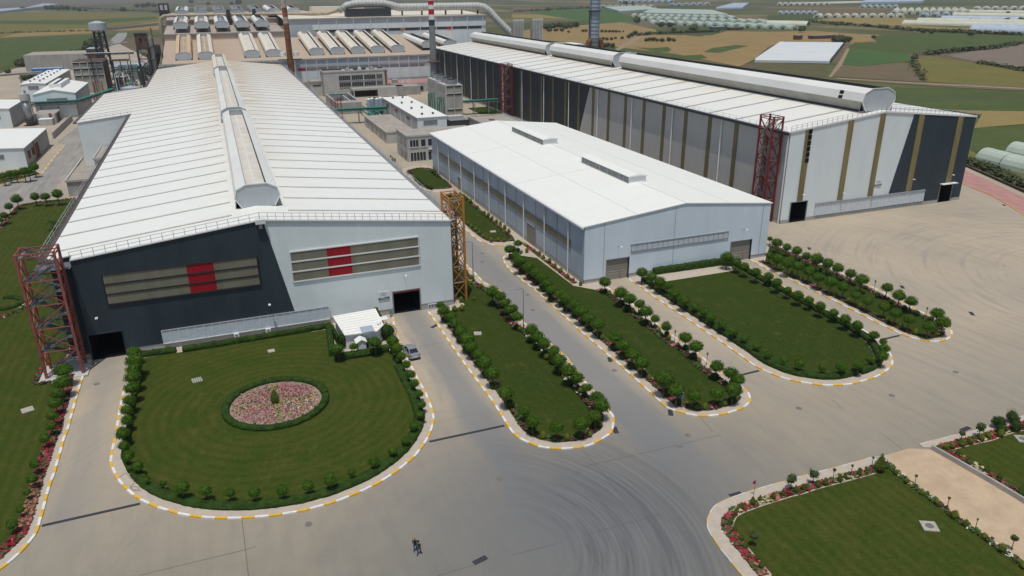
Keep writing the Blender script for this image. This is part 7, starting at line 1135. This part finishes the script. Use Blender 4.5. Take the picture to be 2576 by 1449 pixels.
for n_, (a, b) in enumerate(((T(3, 1, 2078, 172), T(3, 1, 2316, 236)), (T(3, 1, 2322, 240), T(3, 1, 2760, 345)), (T(3, 1, 2378, 108), T(3, 1, 2800, 200)))):
    d = b-a; cm, em = tunnel_mesh(7.5, d.length, 4.1, 'poly_green'); t = thing('polytunnel', ('end', 'nearest', 'rear')[n_]+' ribbed green polytunnel beyond the pink paving', 'polytunnel', a+Vector((d.y, -d.x, 0)).normalized()*-3.5, atan2(d.y, d.x)-pi/2); mobj('cover', cm, t); mobj('end_wall', em, t); mb = MB()
    for q in range(int(d.length/4)): pts = [(cos(pi*i/8)*3.8, q*4+1, sin(pi*i/8)*4.17) for i in range(9)]; [mb.beam(u, v, .1, 'poly_blue') for u, v in zip(pts, pts[1:])]; mb.build('hoop', t); mb = MB()
def greenhouse(px, h, m_, label, n=12):
    P4 = gpts(px); t = thing('greenhouse', label, 'greenhouse'); mb = MB(); a, b, c_, d = P4
    for i in range(n):
        for u0, u1, z0, z1 in ((i/n, (i+.5)/n, h, h+1.3), ((i+.5)/n, (i+1)/n, h+1.3, h)):
            q = [a.lerp(b, u0), d.lerp(c_, u0), d.lerp(c_, u1), a.lerp(b, u1)]; mb.face([q[0]+Vector((0, 0, z0)), q[1]+Vector((0, 0, z0)), q[2]+Vector((0, 0, z1)), q[3]+Vector((0, 0, z1))], m_)
    mb.build('roof', t); mb = MB()
    for p, q in ((a, b), (b, c_), (c_, d), (d, a)): mb.face([p, q, q+Vector((0, 0, h)), p+Vector((0, 0, h))], m_)
    mb.build('wall', t); return t
t = greenhouse([(1898, 157), (1962, 112), (2121, 114), (2086, 160)], 1.7, 'poly_net', 'flat bluish net greenhouse with a row of dark end doors', 16); mb = MB()
for i in range(13): p = G(2086, 160).lerp(G(2121, 114), (i+.5)/13); d = (G(2121, 114)-G(2086, 160)).normalized(); n_v = Vector((d.y, -d.x, 0)); mb.beam(p+n_v*.4, p+n_v*.4+Vector((0, 0, 2.4)), 1.6, 'poly_dark', .6)
mb.build('end_doors', t)
greenhouse([(1800, 24), (1845, 11), (1884, 11), (1868, 23)], 4, 'poly_blue', 'flat white greenhouse left of the tan field'); greenhouse([(1520, 23), (1556, 34), (1655, 28), (1620, 20)], 5, 'poly_green', 'low green flat greenhouse below the tunnel row'); greenhouse([(1618, 38), (1640, 28), (1790, 32), (1830, 44)], 5, 'poly_green', 'broad flat greenhouse behind the big green block'); greenhouse([(0, 34), (55, 27), (62, 22), (0, 26)], 5, 'poly_blue', 'pale greenhouse at the left edge of the far fields'); greenhouse([(52, 27), (100, 21), (145, 13), (108, 11)], 5, 'poly_blue', 'pale stepped greenhouse in the far left fields'); greenhouse([(2165, 11), (2180, 4), (2330, 2), (2320, 8)], 6, 'poly_blue', 'long far greenhouse at the top right')
t = thing('farm_building', 'ruined brown farm building in the tan field above the net greenhouse', 'farm building', G(2044, 98)); mb = MB(); mb.box(0, 30, 0, 7, 0, 3.2, 'brown_wall', 'roof_flat'); mb.build('wall', t); mb = MB(); mb.box(-20, -13, 0, 6, 0, 4, 'brown_wall', 'roof_flat'); mb.build('annexe', t)
t = thing('farm_shed', 'small grey farm shed at the edge of the green polytunnels', 'shed', G(1794, 76)); mb = MB(); mb.box(0, 20, 0, 9, 0, 4, 'poly_dark', 'blue_grey'); mb.build('wall', t); mb = MB(); mb.box(22, 42, -6, 4, 0, 3, 'brown_wall', 'trim_grey'); mb.build('lean_to', t)
FT = [('right of the wide stack', [(2, 0, 905, 312, 16), (2, 0, 945, 312, 15), (2, 0, 980, 313, 14), (2, 0, 1015, 314, 15), (2, 0, 1050, 314, 14), (2, 0, 1082, 316, 12), (2, 0, 1120, 316, 9), (2, 0, 715, 308, 16), (2, 0, 745, 308, 15)]), ('in the lower tan field row', [(2, 0, 1350, 400, 20), (2, 0, 1385, 395, 22), (2, 0, 1425, 395, 22), (2, 0, 1460, 402, 18), (2, 0, 1508, 402, 22), (2, 0, 1578, 396, 24), (2, 0, 1628, 400, 18)]), ('by the dirt track', [(2, 0, 1175, 365, 22), (2, 0, 1205, 348, 24), (2, 0, 1240, 328, 24), (2, 0, 1110, 380, 16)]), ('beside the foot of the wide stack', [(2, 0, 915, 388, 18), (2, 0, 955, 390, 16), (2, 0, 1000, 388, 16), (2, 0, 1040, 382, 14), (2, 0, 925, 455, 26), (2, 0, 965, 450, 24), (2, 0, 1015, 455, 24)]), ('scattered over the right fields', [(2, 0, 1262, 203, 32), (2, 0, 1140, 28, 22), (2, 0, 1215, 35, 14), (2, 0, 362, 90, 20), (2, 0, 570, 318, 14), (2, 0, 1500, 245, 28), (2, 0, 1590, 250, 28), (2, 0, 1830, 285, 40), (2, 0, 1630, 295, 22), (3, 0, 342, 290, 36), (3, 0, 740, 398, 50), (3, 0, 690, 395, 40), (3, 0, 800, 395, 35), (3, 0, 1065, 368, 18), (3, 0, 2030, 195, 16), (3, 0, 2122, 198, 14), (3, 0, 2400, 205, 30), (3, 0, 2550, 200, 30), (3, 0, 2415, 128, 18), (3, 0, 2050, 330, 34), (3, 0, 1560, 310, 24), (3, 0, 1650, 318, 24), (3, 0, 690, 240, 24), (3, 0, 1475, 575, 32)]),
      ('in the row of shrubs beyond the tubes', [(2, 0, 350, 270, 36), (2, 0, 410, 262, 34), (2, 0, 470, 255, 34), (2, 0, 530, 255, 36), (2, 0, 590, 252, 34), (2, 0, 650, 248, 30), (2, 0, 380, 300, 22), (2, 0, 440, 302, 20), (2, 0, 500, 300, 20)]), ('beyond the left sheds', [(0, 0, 190, 640, 40), (0, 0, 240, 625, 48), (0, 0, 300, 650, 40), (0, 0, 890, 445, 45), (0, 0, 940, 420, 45), (0, 0, 985, 470, 40), (0, 0, 860, 480, 30), (0, 0, 80, 715, 25), (0, 0, 230, 780, 34), (0, 0, 290, 775, 38), (0, 0, 340, 770, 30)]), ('in the far left fields', [(0, 0, 225, 82, 18), (0, 0, 470, 75, 26), (0, 0, 520, 75, 26), (0, 0, 575, 80, 24), (0, 0, 625, 75, 26), (0, 0, 680, 78, 24), (0, 0, 740, 85, 20), (0, 0, 800, 98, 20), (0, 0, 860, 103, 16), (0, 0, 1240, 95, 28), (0, 0, 1380, 55, 22), (0, 0, 1440, 55, 24), (0, 0, 1490, 45, 28), (0, 0, 1550, 50, 22), (0, 0, 1920, 15, 22), (0, 0, 2095, 35, 18), (0, 0, 2400, 20, 28), (0, 0, 2330, 35, 18)])]
for wh, lst in FT:
    for n_, (i, j, x, y, r) in enumerate(lst): p, rad, z = at_center(i, j, x, y, r*1.15, .8, -.2); o = mobj('field_tree', FLD[RND.randrange(4)], None, (p.x, p.y, z), (rad, rad, rad*.95), RND.uniform(0, 6)); tag(o, '%s dark field tree or bush %s' % (ORD[n_], wh), 'tree', 'field trees '+wh)
def wood(px, n, r, label, seed):   # ground-hugging scrub along field edges
    rnd = random.Random(seed); P4 = gpts(px); mb = MB()
    for _ in range(n):
        i = rnd.randrange(len(P4)-1); p = P4[i].lerp(P4[i+1], rnd.random())+Vector((rnd.gauss(0, r*1.2), rnd.gauss(0, r*1.2), 0)); rr = r*rnd.uniform(.5, 1.2)
        for _q in range(7): leafq(mb, p+Vector((rnd.gauss(0, rr*.5), rnd.gauss(0, rr*.5), rnd.uniform(.1, rr))), Vector((0, 0, 1)), rr*.5, 'leaf_field', rnd)
    tag(mb.build('scrub'), label, 'scrub', kind='stuff')
wood([(2030, 55), (2120, 62), (2200, 68), (2300, 78), (2420, 82), (2560, 88)], 500, 3.2, 'dark scrub line winding across the right fields', 1); wood([(2330, 138), (2400, 128), (2480, 124), (2576, 108)], 420, 2.2, 'bushy green field edge at the right', 2); wood([(2296, 155), (2310, 180), (2325, 203)], 110, 1.4, 'scrub between the olive and brown fields', 3); wood([(2460, 158), (2520, 168), (2600, 182)], 140, 1.6, 'scrub below the grey field', 4); wood([(1600, 90), (1660, 84), (1740, 82), (1800, 80)], 260, 2.5, 'scrub before the green polytunnel block', 5); wood([(2432, 402), (2500, 428), (2600, 475)], 700, .9, 'rough grass bank behind the dark boundary wall', 6)
wood([(0, 84), (120, 80), (240, 78)], 140, 2, 'line of dry bushes across the left fields', 7); wood([(60, 160), (120, 146), (230, 124)], 240, 2.2, 'scrub along the left yard edge', 8); wood([(1500, 20), (1400, 24), (1300, 30)], 160, 4, 'far scrub behind the exhaust duct', 9); wood([(160, 18), (260, 24), (420, 32)], 260, 4, 'far scrub in the left fields', 10)
t = thing('perimeter_wall', 'long grey perimeter wall with posts across the left fields', 'wall'); a, b = G(262, 78), G(398, 64); mb = MB(); mb.beam(a+Vector((0, 0, 2)), b+Vector((0, 0, 2)), .5, 'concrete_wall', 4); mb.build('wall', t); mb = MB()
for i in range(22): p = a.lerp(b, i/21); mb.beam(p, p+Vector((0, 0, 4.6)), .9, 'concrete_light')
mb.build('pier', t)
for n_, (x, y) in enumerate(((272, 111), (276, 114), (281, 112), (286, 115), (308, 109), (313, 108), (280, 108))):
    p = G(x, y); t = thing('parked_car', '%s distant white vehicle parked on the road past the water tower' % ORD[n_], 'car', p, .4, 'distant parked vehicles'); mb = MB(); mb.prism([(-2.6, -1), (2.6, -1), (2.6, 1), (-2.6, 1)], .3, 1.1, 'trim_white').prism([(-1.6, -.85), (1.4, -.85), (1.4, .85), (-1.6, .85)], 1.1, 1.8, 'car_glass', 'trim_white'); mb.build('body', t)

# ================================================================== AIR
M = bpy.data.materials.new('haze'); M.use_nodes = True; t_ = M.node_tree; t_.nodes.remove(t_.nodes['Principled BSDF']); vv = t_.nodes.new('ShaderNodeVolumePrincipled'); vv.inputs['Color'].default_value = (.86, .92, 1, 1); vv.inputs['Density'].default_value = .00009; vv.inputs['Anisotropy'].default_value = .3
t_.links.new(vv.outputs[0], [n for n in t_.nodes if n.type == 'OUTPUT_MATERIAL'][0].inputs['Volume']); MAT['haze'] = M
mb = MB(); mb.box(-7000, 9000, -400, 15500, -1.3, 62, 'haze'); tag(mb.build('haze'), 'thin pale haze over the far fields', 'haze', kind='stuff')
